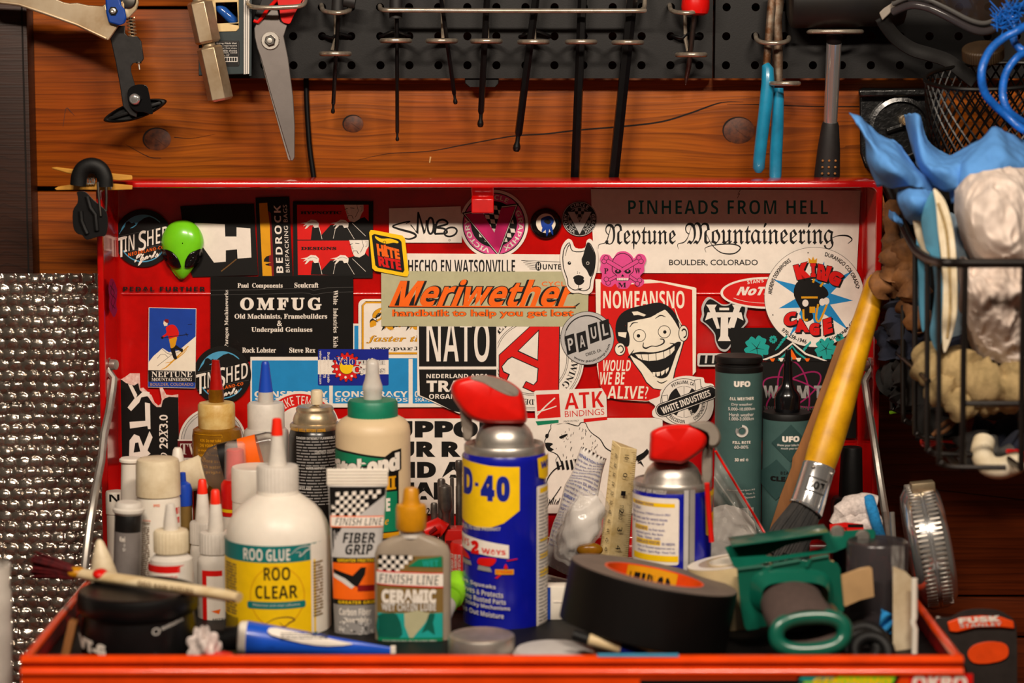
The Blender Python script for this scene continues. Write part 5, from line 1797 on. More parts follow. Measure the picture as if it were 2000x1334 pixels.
# three little glue bottles
def glue_bottle(label, cx, Y, parts, lab_art=None):
    return bottle('applicator_bottle', label, 'bottle', cx, Y, parts, group='small applicator bottles')
q = glue_bottle('milky applicator bottle with open nozzle and red label band, left of the others', 333, 1.73, [
    ('body', [(41, None), (42.5, 1280), (42.5, 1100), (41, 1090), (34, 1084), (30, 1082), (30, 1074)], 'pl_milky'),
    ('cap', [(34, 1077), (34.5, 1074), (34.5, 1040), (32, 1035), (15, 1034)], 'pl_ivory', dict(n=60, rib=.04)),
    ('nozzle', [(15, 1036), (14, 1020), (9.5, 990), (8, 985), (4, 983)], 'pl_milky')])
a = Art()
a.rect(285, 1112, 381, 1290, 'wh')
a.rect(285, 1106, 381, 1120, 'rd')
a.text('super glue', (315, 1124, 352, 1131), 'rd', 'bold')
wrap(a, q[1], cyl(333, 1.73, 42.7, 1110), 'white label with red band')
glue_bottle('applicator bottle with red tip, rear of the two red-tipped ones', 396, 1.81, [
    ('body', [(25, None), (26, 1250), (26, 1075), (24, 1062), (20, 1058)], 'pl_milky'),
    ('cap', [(26, 1060), (26, 1056), (26, 1022), (24, 1018), (13, 1017)], 'pl_milky', dict(n=60, rib=.04)),
    ('nozzle', [(15, 1019), (14, 1005), (10.5, 965), (9, 962)], 'pl_milky'),
    ('nozzle_tip', [(10, 964), (10, 960), (8, 939), (6, 936)], 'redtip', dict(label='red tip'))])
q = glue_bottle('applicator bottle with red tip and red-framed label, front of the two red-tipped ones', 421, 1.772, [
    ('body', [(37, None), (38, 1270), (38, 1100), (36, 1088), (30, 1080), (28, 1074)], 'pl_milky'),
    ('cap', [(33, 1078), (33, 1074), (33, 1044), (31, 1039), (15, 1038)], 'pl_milky', dict(n=60, rib=.04)),
    ('nozzle', [(16, 1040), (15, 1025), (11, 986), (9, 982)], 'pl_milky'),
    ('nozzle_tip', [(10, 985), (10, 980), (8.5, 959), (6, 956)], 'redtip', dict(label='red tip'))])
a = Art()
a.rect(400, 1115, 458, 1232, 'rd')
a.rect(409, 1126, 454, 1224, 'wh')
a.poly([(417, 1194), (435, 1190), (432, 1200)], 'orange')
a.text('MITRE', (420, 1208, 445, 1214), 'ink', 'bold')
wrap(a, q[1], cyl(421, 1.772, 38.3, 1150), 'white label with thick red frame')
bottle('nozzle_cone', 'white plastic nozzle cone leaning by the left wall behind the black jar', 'nozzle', 212, 1.715, [
    ('cone', [(30, None), (27, 1122), (19, 1090), (8, 1058), (4, 1053)], 'pl_ivory')], tilt=-6)

# black jar
q = bottle('jar', 'squat black jar with a wide screw lid in the front left corner', 'jar', 266, 1.655, [
    ('body', [(106, None), (111, 1300), (112, 1225), (108, 1190)], 'jarblack'),
    ('lid', [(114, 1190), (118, 1185), (118, 1158), (116, 1152), (110, 1149), (104, 1150), (100, 1152), (0, 1152)], 'jarblack', dict(n=120, rib=.006))])
a = Art()
a.text('VT-G', None, 'wh', 'bold', quad=[(160, 1252), (224, 1263), (226, 1290), (162, 1276)], bold=.06)
a.text('B', (150, 1222, 166, 1238), 'dkred', 'bold')
a.ring(321, 1237, 6, 2, 'ltgrey')
a.text('WARNING', None, 'ltgrey', 'bold', quad=[(330, 1230), (366, 1220), (366, 1226), (330, 1237)])
for i in range(6):
    a.poly([(318, 1248 + i * 7.5), (374, 1234 + i * 7.5), (374, 1237 + i * 7.5), (318, 1252 + i * 7.5)], 'dkgrey')
wrap(a, q[1], cyl(266, 1.655, 112.4, 1240), 'pale lettering', 'lettering')

# paint brush on the jar
zl = P(266, 1149, 1.655).z
def bl(px, Y, dz=0):
    return V((P(px, 1130, Y).x, Y, zl + dz))
t = thing('paint_brush', 'narrow white paint brush with dried maroon bristles lying across the black jar', 'paint brush', bl(250, 1.66))
ctr = [bl(140, 1.688, .004), bl(160, 1.684, .004), bl(185, 1.679, .004), bl(205, 1.674, .004), bl(270, 1.658, .004), bl(340, 1.641, .004), bl(400, 1.626, .004), bl(440, 1.615, .004), bl(466, 1.608, .004)]
hw = [.0045, .0055, .009, .0075, .0075, .0065, .006, .006, .0058]
g = G()
g.tube(ctr, [.0038] * 9, 'brushwood', 14, flat=1)
n = 14
for i in range(9):
    c = ctr[i]
    for j in range(n):
        v = V(g.v[i * n + j]) - c
        g.v[i * n + j] = tuple(c + V((v.x, v.y * hw[i] / .0038, v.z * (1.1 if i < 8 else .9))))
ho = g.obj('handle', t)
a = Art()
a.text('OGO KAM FUTURE', (272, 1131, 380, 1143), 'brown', 'bold')
g2 = G()
def bmp(x, y, e):
    k = (x - 185) / (466 - 185)
    c = bl(x, 1.679 + (1.608 - 1.679) * k, .004)
    return c + V((0, -.0068 + (1137 - y) * .00004, .001 + (1137 - y) * .00028)) + V((0, -.0008 - e, .0004 + e))
a.to(g2, bmp)
g2.obj('lettering', ho, fix=False, label='worn brown lettering')
g = G()
rn = random.Random(9)
for i in range(170):
    u, w = rn.uniform(-1, 1), rn.uniform(-1, 1)
    p0 = bl(146, 1.687, .004) + V((0, u * .006, w * .0035))
    p1 = bl(rn.uniform(62, 84), 1.70, .007) + V((0, u * .009 + rn.uniform(-.002, .002), w * .008 + rn.uniform(-.002, .002)))
    g.tube([p0, (p0 + p1) / 2 + V((0, 0, .0006)), p1], [.0012, .0012, .0007], 'maroon_bristle', 5)
g.obj('bristles', t, label='clotted maroon bristles', fix=False)
g = G()
g.ell(bl(196, 1.676, .006), (.006, .0085, .0042), 'redplastic')
g.ell(bl(150, 1.686, .005), (.008, .0065, .0045), 'gold_cap')
g.obj('paint_drips', t, label='red and yellow dried paint')

# flattened tubes
def flat_tube(g, cx0, y0, w0, d0, cx1, y1, w1, d1, Y, m, rows=12, n=28, Y1=None):
    """tube going from (cx0,y0) half width w0/half depth d0 px to (cx1,y1)"""
    vs, fs = [], []
    s = S(Y)
    Y1 = Y1 or Y
    for i in range(rows + 1):
        k = i / rows
        c = P(cx0 + (cx1 - cx0) * k, y0 + (y1 - y0) * k, Y + (Y1 - Y) * k)
        d = (V((cx1 - cx0, y1 - y0)) if True else 0).normalized()
        X = V((d.y * -1, 0, -d.x)) * -1
        kk = k * k * (3 - 2 * k)
        w, dp = (w0 + (w1 - w0) * k) * s, (d0 + (d1 - d0) * kk) * s
        for j in range(n):
            t_ = 2 * pi * j / n
            vs.append(c + X * w * cos(t_) + V((0, 1, 0)) * dp * sin(t_))
    for i in range(rows):
        for j in range(n):
            fs.append([i * n + j, i * n + (j + 1) % n, (i + 1) * n + (j + 1) % n, (i + 1) * n + j])
    fs += [list(range(n)), [rows * n + j for j in range(n)]]
    return g.add(vs, fs, m)
Yf = 1.722
t = thing('grip_paste_tube', 'black, white and orange squeeze tube standing on its cap beside the white glue bottle', 'tube', foot(695, Yf))
g = flat_tube(G(), 694, 1246, 40, 24, 698, 948, 57, 4, Yf, 'ltgrey')
bd = g.obj('body', t)
g = G(); g.box(P(698, 932, Yf), (120 * S(Yf), .0016, 34 * S(Yf)), 'pl_white', bev=.0006)
for i in range(5):
    g.box(P(698, 920 + i * 6, Yf - .0009), (118 * S(Yf), .0006, .0009), 'pl_white')
g.obj('crimp', t)
turned(G(), 694, Yf, [(35, None), (37, 1262), (37, 1248), (34, 1244)], 'pl_white').obj('cap', t)
def tubemap(x, y, e):
    k = max(0, min(1, (1246 - y) / 298))
    kk = k * k * (3 - 2 * k)
    s = S(Yf)
    w, dp = 40 + 17 * k, 24 - 20 * kk
    c = 694 + 4 * k
    u = max(-.98, min(.98, (x - c) / w))
    p = P(x, y, Yf)
    return V((P(c + u * w, y, Yf).x, Yf - dp * s * math.sqrt(1 - u * u) - e, p.z))
a = Art()
a.rect(643, 950, 754, 1006, 'bk')
for i in range(12):
    for j in range(6):
        if (i + j) % 2:
            x, y = 648 + i * 8, 956 + j * 8 + (11 - i) * .5
            if i < 10 - j * .6 or j < 2:
                a.poly([(x, y), (x + 8, y - 1), (x + 8, y + 7), (x, y + 8)], 'wh')
a.poly([(700, 1006), (752, 966), (752, 1006)], 'silver')
a.rect(646, 1006, 752, 1028, 'orange')
a.rect(647, 1008, 751, 1026, 'wh')
a.text('FINISH LINE', (655, 1010, 748, 1024), 'ink', 'bold', sh=.2, bold=-.02)
a.rect(648, 1029, 750, 1086, 'silver')
a.poly([(648, 1029), (668, 1029), (656, 1052), (650, 1080)], 'bk')
a.text('FIBER', (670, 1038, 736, 1058), 'bk', 'bold', sh=.15, bold=.01)
a.text('GRIP', (674, 1060, 730, 1080), 'bk', 'bold', sh=.15, bold=.01)
a.rect(650, 1086, 746, 1096, 'bk'); a.text('GREATER FRICTION', (660, 1088, 738, 1094), 'yel', 'bold')
a.rect(650, 1096, 744, 1166, 'orange')
a.poly([(652, 1108), (690, 1120), (706, 1104), (716, 1104), (714, 1118), (700, 1142), (690, 1138), (676, 1126), (652, 1118)], 'bk')
a.poly([(652, 1116), (676, 1126), (694, 1140), (688, 1145), (668, 1132), (652, 1124)], 'ltgrey')
a.rect(700, 1138, 744, 1150, 'dkred')
a.rect(652, 1166, 742, 1176, 'bk'); a.text('GREATER GRIP', (662, 1168, 735, 1174), 'yel', 'bold')
a.rect(653, 1176, 740, 1238, 'grey')
a.text('Carbon Fiber', (664, 1182, 726, 1196), 'wh', 'bold')
a.text('assembly', (672, 1199, 722, 1212), 'wh', 'bold')
rn = random.Random(2)
for i in range(30):
    x, y = rn.uniform(660, 732), rn.uniform(1196, 1234)
    a.poly([(x, y), (x + rn.uniform(4, 10), y + rn.uniform(-3, 3)), (x + rn.uniform(2, 8), y + rn.uniform(3, 9))], rn.choice(['ltgrey', 'dkgrey', 'silver']))
wrap(a, bd, tubemap, 'black, orange and silver print with chequered flag', e=.0004)

# oval lube bottle
YL2 = 1.70
t = thing('lube_bottle', 'flat clear lube bottle with gold cap and brown and green label', 'bottle', foot(806, YL2))
sL = S(YL2)
def sq(a_, ex=.5):
    c_, s2 = cos(a_), sin(a_)
    return math.copysign(abs(c_) ** ex, c_), math.copysign(abs(s2) ** .8, s2)
def oval(rows, m, cx, dep):
    g = G()
    n = 48
    vs, fs = [], []
    for r in rows:
        z = lz(r[1], YL2)
        for j in range(n):
            c_, s2 = sq(2 * pi * j / n)
            vs.append(V((P(cx, 1100, YL2).x + r[0] * sL * c_, YL2 + r[2] * sL * s2, z)))
    for i in range(len(rows) - 1):
        for j in range(n):
            fs.append([i * n + j, i * n + (j + 1) % n, (i + 1) * n + (j + 1) % n, (i + 1) * n + j])
    fs += [list(range(n)), [(len(rows) - 1) * n + j for j in range(n)]]
    return g.add(vs, fs, m)
bd = oval([(70, None, 20), (75, 1285, 23), (75, 1095, 23), (74, 1080, 23), (69, 1066, 22), (58, 1057, 20), (42, 1050, 19), (26, 1046, 18), (23, 1043, 17)], 'taupe', 806, 23).obj('body', t)
turned(G(), 803, YL2, [(22, 1048), (22, 1028)], 'pl_milky').obj('neck', t)
turned(G(), 803, YL2, [(28, 1034), (30, 1030), (30, 992), (28, 986), (19, 984), (17, 978), (14.5, 957), (12, 953), (0, 952)], 'gold_cap', n=64, rib=.02).obj('cap', t)
def ovmap(x, y, e):
    u = max(-.99, min(.99, (x - 806) / 75))
    cc = abs(u) ** 2
    s2 = math.sqrt(max(0, 1 - cc * cc)) ** .8 if True else 0
    c_ = abs(u) ** 2
    s2 = math.sqrt(max(0, 1 - c_ * c_))
    z = lz(y, YL2 - .009)
    return V((P(x, 1100, YL2).x, YL2 - 23 * sL * s2 ** .8 - e, z))
a = Art()
a.rect(737, 1086, 866, 1276, 'khaki', 5)
a.poly([(740, 1084), (798, 1084), (812, 1090), (790, 1104), (776, 1118), (740, 1118)], 'bk')
for i in range(9):
    for j in range(4):
        if (i + j) % 2 and i < 8 - j:
            x, y = 740 + i * 8.3, 1085 + j * 8.3
            a.poly([(x, y), (x + 8.3, y), (x + 8.3, y + 8.3), (x, y + 8.3)], 'wh')
a.poly([(798, 1106), (818, 1092), (864, 1087), (865, 1108)], 'green')
a.text('WET', (826, 1094, 857, 1106), 'turq', 'bold')
a.poly([(736, 1114), (866, 1119), (866, 1149), (736, 1142)], 'rd')
a.poly([(736, 1117), (866, 1121), (866, 1146), (736, 1140)], 'wh')
a.text('FINISH LINE', None, 'dkgrey', 'bold', quad=[(744, 1121), (858, 1124), (856, 1143), (742, 1138)], sh=0, bold=-.02)
a.text('CERAMIC', (746, 1151, 853, 1178), 'wh', 'bold', bold=.05)
a.text('WET CHAIN LUBE', (746, 1178, 852, 1193), 'ltgrey', 'bold', bold=.02)
a.rect(738, 1197, 865, 1245, 'turq')
a.poly([(738, 1204), (760, 1197), (776, 1200), (786, 1230), (780, 1245), (738, 1245)], 'dkgreen', sm=2)
a.poly([(790, 1197), (840, 1197), (815, 1235), (800, 1245)], 'olive', sm=2)
a.poly([(838, 1199), (850, 1199), (846, 1216), (850, 1240), (836, 1230), (824, 1236), (834, 1214)], 'dkgreen', sm=2)
a.rect(738, 1245, 865, 1262, 'green')
a.text('MAXIMUM DURABILITY', (748, 1250, 853, 1257), 'ltgrey', 'bold')
wrap(a, bd, ovmap, 'brown and green label with chequered flag')
# ------------------------------------------------------------------ bits, ruler, bags and the right half of the chest
def rod(name, label, cat, px, ytop, hw, Y, rows, m, tilt=0, group=None):
    """loose upright steel piece; rows (half width px, y)"""
    g = turned(G(), px, Y, rows, m, tilt, n=20)
    o = g.obj(name)
    return tag(o, label, cat, group)
GB = 'driver bits and sockets behind the tall oil can'
Yb = 1.868
rod('socket_driver', 'grey steel socket on a hexagonal shank, largest of the bits', 'driver bit', 877, 949, 13, 1.838, [(8, None), (8, 1003), (9, 1001), (13, 990), (13.5, 953), (12, 949), (8, 949), (7, 956), (0, 956)], 'bits', -2, GB)
rod('driver_bit', 'dark bit standing just left of the grey socket', 'driver bit', 866, 935, 8, 1.868, [(8, None), (8, 1010), (8, 939), (6, 935), (0, 935)], 'bits', -1, GB)
rod('driver_bit', 'short bit with a bright tip, leftmost of the bits', 'driver bit', 851, 982, 7, 1.845, [(4, None), (6, 1022), (7, 1000), (7, 985), (5.5, 982), (0, 982)], 'bits', -1, GB)
rod('driver_bit', 'thin bit showing just right of the grey socket', 'driver bit', 883, 932, 4, 1.879, [(4, None), (4, 936), (3, 932), (0, 932)], 'bits', 0, GB)
rod('knurled_bit', 'bit with a knurled silver collar beside the tall oil can', 'driver bit', 897, 899, 7, 1.868, [(7, None), (7, 950), (6, 948), (6, 922), (7, 920), (7.5, 902), (6, 899), (0, 899)], 'bits', 0, GB)
t = thing('bit_holder', 'red plastic block holding the driver bits', 'bit holder', foot(885, 1.842))
g = G(); c = foot(895, 1.842)
g.box((c.x + .002, 1.842, (FLOOR + lz(1036, 1.83)) / 2), (.026, .02, lz(1036, 1.83) - FLOOR), 'redplastic', bev=.001)
g.obj('block', t)
g = G(); g.box((c.x + .002, 1.8312, lz(1075, 1.83)), (.024, .0014, .016), 'dkred'); g.obj('recess', t, label='dark recessed panel')
g = G(); g.tube([P(826, 1040, 1.83), P(856, 1028, 1.835), P(868, 1036, 1.835)], [.0065, .0075, .007], 'redplastic', 12)
g.tube([P(838, 1041, 1.826), P(852, 1031, 1.8275)], .002, 'dkred', 6)
tag(g.obj('knife_handle'), 'stubby rounded red handle left of the red bit block', 'handle')
q = bottle('oil_can', 'small red oil tin with vertical white capitals, half hidden by the tall oil can', 'oil tin', 906, 1.80, [
    ('can', [(26, None), (27, 1180), (27, 1062), (24, 1058), (0, 1058)], 'redplastic')])
a = Art()
for i, s_2 in enumerate(('ETC ODORLESS', 'MACHINES TOYS', 'BICYCLES OFFICE')):
    a.down(s_2, 881 + i * 7, 1084, 886.5 + i * 7, 1124 + i * 2, 'wh', st='bold')
wrap(a, q[1], cyl(906, 1.80, 27.2, 1100), 'white capitals running down the tin')
g = G()
pA, pB = P(872, 1180, 1.735), P(897, 1136, 1.765)
g.tube([pA, pA.lerp(pB, .3), pA.lerp(pB, .32), pB], [.0085, .0085, .0105, .0105], 'lime', 20)
g.tube([pA.lerp(pB, -.5), pA], [.009, .008], 'pl_milky', 16)
tag(g.obj('green_marker', ), 'lime green cap of a marker leaning between the lube bottle and the tall oil can', 'marker')

# crumpled sealant tube
Ys = 1.868
def seal(u, v):
    k = v
    x0, y0 = 1160 + (1086 - 1160) * k, 884 + (1112 - 884) * k
    w = 26 + 8 * min(1, k * 3) - 3 * k
    tx, ty = .955, .31
    a_ = u * 2 * pi
    d = (16 - 12 * k) * (1 if v > .02 else .6)
    px = x0 + w * tx * cos(a_)
    py = y0 + w * ty * cos(a_) + 4 * sin(k * 19 + cos(a_) * 2)
    r = 1 + .13 * sin(k * 17 + a_ * 2) + .07 * sin(k * 33 + a_ * 2)
    return P(px, py, Ys - d * S(Ys) * sin(a_) * r)
t = thing('sealant_tube', 'crumpled white sealant tube covered in small blue print', 'tube', P(1090, 1125, Ys))
g = G(); g.grid(seal, 40, 34, 'tubewhite', cu=True)
g.add([seal(i / 20, 0) for i in range(20)], [list(range(20))], 'tubewhite')
g.add([seal(i / 20, 1) for i in range(20)], [list(range(20))], 'tubewhite')
bd = g.obj('body', t, ang=60)
a = Art()
rn = random.Random(5)
def smap(x, y, e):
    """x across -1..1, y along 0..1"""
    a_ = pi * .5 - x * 1.25
    p = seal(a_ / (2 * pi), y)
    return p + V((0, -.0005 - e, 0))
lines_ = ['PREPARATION Surfaces', 'must be clean, dry and free of oil', 'caulk, grease, dust and all other', 'contaminants. Pierce tube with pointed', 'end of cap. ADHESIVE APPLICATION Apply a', 'continuous even bead to one surface', 'and assemble parts immediately. Do not', 'touch for two hours. SEAL APPLICATION', 'Cut nozzle at angle. Apply in a bead', 'Apply enough to contact both surfaces', 'Smooth bead within 5 min of applying', 'with a wet gloved finger. Use a tool', 'to remove excess before it cures']
y = .05
i = 0
while y < .80:
    h = .024
    if abs(y - .40) < .02:
        a.text('AQUARIUM BUILDING & REPAIR', None, 'blue', 'bold', quad=[(-.95, y), (.8, y), (.8, y + .026), (-.95, y + .026)])
    else:
        a.text(lines_[i % 13], None, 'navy' if i % 4 else 'blue', 'sans', quad=[(-.95, y), (rn.uniform(.75, .98), y), (rn.uniform(.75, .98), y + .02), (-.95, y + .02)])
        i += 1
    y += .031
wrap(a, bd, smap, 'rows of small blue print', e=.0002, cut=.12)
g = G(); g.tube([P(1062, 1128, Ys), P(1112, 1140, Ys)], .0035, 'pl_white', 8)
g.obj('crimp', t)

# clear bag of white sealant
Yc = 1.828
def bag(u, v):
    a_, b_ = u * 2 * pi, (v - .5) * pi
    r = 1 + .1 * sin(3 * a_ + 2 * b_) + .07 * sin(7 * a_ + 4 * b_) + .05 * sin(9 * b_)
    return P(1134, 1030, Yc) + V((.021 * cos(a_) * cos(b_) * r, .011 * sin(a_) * cos(b_) * r, .026 * sin(b_) * r + .012 * cos(a_) * cos(b_)))
t = thing('plastic_bag', 'crumpled clear bag around a white lump with yellow at the bottom', 'bag', P(1134, 1090, Yc))
g = G(); g.grid(lambda u, v: P(1134, 1030, Yc) + (bag(u, v) - P(1134, 1030, Yc)) * .86, 30, 20, 'tubewhite', cu=True); g.obj('lump', t, ang=70)
g = G(); g.grid(bag, 44, 26, 'film', cu=True); g.obj('bag_film', t, ang=80)
g = G(); g.ell(P(1152, 1074, Yc - .008), (.011, .005, .006), 'amber'); g.obj('yellow_cap', t, label='yellow smear at the bottom')

# triangular scale ruler
Yr = 1.835
t = thing('scale_ruler', 'ivory triangular scale ruler standing upright left of the second oil can', 'ruler', P(1200, 1090, Yr))
g = G()
def rl(k, q, d):
    """k 0 top..1 bottom; q 0 left edge, 1 ridge, 2 right edge"""
    top = ((1196, 859), (1212, 873), (1244, 877))[q]
    bot = ((1166, 1126), (1184, 1126), (1224, 1126))[q]
    return P(top[0] + (bot[0] - top[0]) * k, top[1] + (bot[1] - top[1]) * k, Yr + (0, -.006, 0)[q] + d)
sec_ = [(0, 0), (1, 0), (2, 0), (2, .004), (1, .012), (0, .004)]
vs = [rl(k, q, d) for k in (0, 1) for q, d in sec_]
g.add(vs, [[i, (i + 1) % 6, 6 + (i + 1) % 6, 6 + i] for i in range(6)] + [list(range(6))[::-1], list(range(6, 12))], 'ruler', False)
bd = g.obj('body', t, bev=.0006)
def rmap(x, y, e):
    q = 0 if x < 1 else 1
    f = x - q
    return rl(y, q, 0).lerp(rl(y, q + 1, 0), f) + V((0, -e, 0))
a = Art()
for i in range(60):
    y = .03 + i * .016
    a.poly([(1.82 if i % 5 else 1.7, y), (1.98, y), (1.98, y + .002), (1.82 if i % 5 else 1.7, y + .002)], 'brown')
    if i % 2 == 0:
        a.poly([(.02, y), (.25 if i % 10 else .4, y), (.25 if i % 10 else .4, y + .002), (.02, y + .002)], 'brown')
for i in range(13):
    a.text(str(60 - 2 * i), None, 'ink', 'sans', quad=[(.75, .07 + i * .07), (.75, .10 + i * .07), (.45, .10 + i * .07), (.45, .07 + i * .07)])
for i, s_2 in enumerate(('10', '0', '1', '2', '3', '4', '5')):
    a.text(s_2, None, 'ink', 'sans', quad=[(1.55, .05 + i * .14), (1.55, .085 + i * .14), (1.3, .085 + i * .14), (1.3, .05 + i * .14)])
a.text('STANDARD', None, 'ink', 'sans', quad=[(1.5, .44), (1.5, .55), (1.3, .55), (1.3, .44)])
wrap(a, bd, rmap, 'scale markings', e=.0002, cut=None)

# zip bag with red seal
Yz = 1.842
def zb(u, v):
    top = V((1398 + (1388 - 1398) * u, 872 + (1050 - 872) * u))
    bot = V((1500, 1046)).lerp(V((1440, 1070)), u)
    p = top.lerp(bot, v)
    return P(p.x, p.y, Yz + .004 * sin(u * 9 + v * 5) + .003 * sin(v * 17 + u * 3) + .002 * sin(u * 31))
t = thing('zip_bag', 'crumpled clear zip bag with a red seal line in front of the tall green tube', 'bag', P(1440, 1060, Yz))
g = G(); g.grid(zb, 20, 34, 'film'); g.obj('bag_film', t, ang=80)
g = G(); g.tube([zb(.05, i / 14) + V((0, -.001, 0)) for i in range(15)], .0011, 'redplastic', 6); g.obj('zip', t, label='red seal line')
g = G(); g.tube([zb(.33, i / 14) + V((0, -.001, 0)) for i in range(15)], .0007, 'film', 6); g.obj('seal_rib', t)
g = G()
def wl(u, v):
    a_, b_ = u * 2 * pi, (v - .5) * pi
    r = 1 + .12 * sin(5 * a_ + 3 * b_)
    return P(1418, 1052, 1.852) + V((.024 * cos(a_) * cos(b_) * r, .004 * sin(a_) * cos(b_), .026 * sin(b_) * r))
g.grid(wl, 30, 16, 'tubewhite', cu=True)
g.obj('contents', t, label='pale contents of the bag', ang=70)

# two green bike-care tubes
q = bottle('bike_wax_tube', 'taller dark green cylindrical tube with black cap and white print', 'tube', 1440, 1.875, [
    ('body', [(45, None), (46, 1150), (46, 724)], 'ufo'),
    ('cap', [(46.3, 724), (46.6, 722), (46.6, 714), (45, 712), (42, 711), (42, 707), (45.5, 706), (46, 703), (45.5, 696), (43, 694), (0, 694)], 'rubber')])
a = Art()
a.text('UFO', (1428, 744.5, 1459.5, 756), 'wh', 'bold', bold=.05)
for s_2, x0, y0, x1, y1, st_ in (('ALL WEATHER', 1420, 776, 1467, 782, 'bold'), ('Dry weather', 1424, 787.5, 1464, 794, 'sans'), ('5.000-10.000km', 1418, 796, 1469, 802, 'sans'), ('Harsh weather', 1420, 807, 1467, 813.5, 'sans'), ('1.000-3.000km', 1420, 815, 1467, 821.5, 'sans'),
                              ('FILL RATE', 1427, 861.5, 1461, 867, 'bold'), ('60-80%', 1430, 870, 1457, 876.5, 'sans'), ('30 ml', 1431, 894.5, 1449, 901, 'bold'), ('e', 1452, 896, 1457, 901, 'sans'),
                              ('CeramicSpeed Sport A/S', 1418, 956, 1471, 960, 'sans'), ('Nr. Vium 3,', 1444, 963, 1471, 967, 'sans'), ('Denmark', 1450, 970, 1472, 974, 'sans')):
    a.text(s_2, (x0, y0, x1, y1), 'ltgrey' if st_ == 'sans' else 'wh', st_, bold=.012)
a.ring(1444, 842, 10, 4, 'ltgrey', 0, 240)
a.ring(1444, 842, 10, 4, 'grey', 240, 300)
a.ring(1444, 842, 7, 1, 'grey')
for i in range(14):
    a.rect(1432 + i * 2.6, 992, 1433.4 + i * 2.6, 1010, 'ltgrey')
wrap(a, q[1], cyl(1440, 1.875, 46.3, 850), 'white print on the tube', 'lettering')
q = bottle('bike_wash_bottle', 'shorter dark green cylindrical bottle with a long black nozzle', 'bottle', 1534.5, 1.872, [
    ('body', [(46, None), (47.5, 1150), (47.5, 815)], 'ufo'),
    ('lid', [(47.8, 816), (47.8, 808), (46, 804), (0, 803)], 'rubber'),
    ('nozzle', [(24, 804), (25, 800), (25, 775), (23, 768), (16, 759), (11, 750), (9.5, 740), (8, 712), (8.5, 708), (8.5, 705), (6.5, 703), (5.5, 685), (4.5, 682), (0, 682)], 'black_gloss')])
a = Art()
for cx_2, cy_2, r_, m_ in ((1538, 866, 37, 'ufod'), (1512, 938, 40, 'ufod'), (1572, 950, 34, 'ufod')):
    a.poly([(cx_2, cy_2 - r_), (cx_2 + r_ * .95, cy_2), (cx_2, cy_2 + r_), (cx_2 - r_ * .95, cy_2)], m_)
a.text('UFO', (1522, 852, 1555, 863.5), 'wh', 'bold', bold=.05)
a.text('Show your bike how', (1513, 867.5, 1561, 873), 'ltgrey', 'bold')
a.text('much you care', (1520, 874, 1556, 879), 'ltgrey', 'bold')
a.text('BEARING', (1520, 921, 1556, 927), 'bk', 'bold', sp=1.2)
a.text('CLEANER', (1502, 931, 1572, 941), 'bk', 'bold', bold=.05)
wrap(a, q[1], cyl(1534.5, 1.872, 47.8, 880), 'diamond pattern and print')
bottle('black_bottle', 'black bottle with a tall black cap in the right rear corner', 'bottle', 1661, 1.876, [
    ('body', [(37, None), (38, 1150), (38, 978), (34, 971), (24, 968)], 'canblack'), ('cap', [(23.5, 970), (23.5, 965), (20.5, 876), (19, 873), (0, 872)], 'rubber')])

# cardboard and the big brush
g = G()
# stands between the two green tubes and the brush
cb = [(1636, 668), (1664, 652), (1646, 730), (1622, 800), (1596, 868), (1578, 930), (1556, 1000), (1534, 1062), (1494, 1062), (1524, 968), (1546, 912), (1548, 894), (1558, 876), (1586, 806), (1614, 730)]
g.prism(cb, 'cardboard', lambda x, y, e: P(x, y, 1.838 + (1046 - y) * .00006 + e), -.002, .001)
tag(g.obj('cardboard_strip', bev=.0004), 'torn strip of brown cardboard standing behind the yellow-handled brush', 'cardboard')
Y0b, Y1b = 1.79, 1.862
def ba(k, Yo=0):
    """axis of the brush, k=0 bristle end .. 1 handle top"""
    pts = [(1534, 1062), (1576, 990), (1600, 910), (1660, 720), (1716, 542)]
    ks = [0, .17, .33, .66, 1]
    for i in range(4):
        if k <= ks[i + 1] or i == 3:
            f = (k - ks[i]) / (ks[i + 1] - ks[i])
            x, y = pts[i][0] + (pts[i + 1][0] - pts[i][0]) * f, pts[i][1] + (pts[i + 1][1] - pts[i][1]) * f
            break
    return P(x, y, Y0b + (Y1b - Y0b) * k)
t = thing('large_paint_brush', 'big paint brush with worn yellow handle, bristles down, leaning in the right rear corner', 'paint brush', ba(0))
g = G()
ks = [.325, .36, .42, .5, .62, .75, .88, .95, .98, 1.0, 1.008]
g.tube([ba(k) for k in ks], [.0128, .0134, .0138, .0136, .0122, .0108, .0098, .0096, .009, .007, .002], 'yellow_handle', 24)
g.obj('handle', t)
g = G()
ks = [.155, .16, .165, .172, .24, .315, .322, .33]
g.tube([ba(k) for k in ks], [.0145, .015, .0146, .0142, .0138, .0134, .0138, .0134], 'chrome', 28)
fe = g.obj('ferrule', t)
axb = (ba(.33) - ba(.17)).normalized()
sdb = axb.cross(V((0, 1, 0))).normalized()
fr = sdb.cross(axb).normalized()
if fr.y > 0:
    fr = -fr
def fmap(x, y, e):
    a_ = x
    c = ba(.17).lerp(ba(.33), y)
    r = .0146 - .0008 * y + e
    return c + (sdb * sin(a_) + fr * cos(a_)) * r
a = Art()
for q_ in ([(-.6, .3), (.6, .3), (.6, .33), (-.6, .33)], [(-.6, .62), (.6, .62), (.6, .65), (-.6, .65)], [(-.6, .3), (-.57, .3), (-.57, .65), (-.6, .65)], [(.57, .3), (.6, .3), (.6, .65), (.57, .65)]):
    a.poly(q_, 'dkgrey')
sgn = 1 if sdb.x > 0 else -1
a.text('ROS', None, 'bk', 'serif', quad=[(sgn * .45, .56), (-sgn * .45, .56), (-sgn * .45, .38), (sgn * .45, .38)], bold=.05)
g = G()
a.to(g, fmap, e0=.0003, cutx=.1)
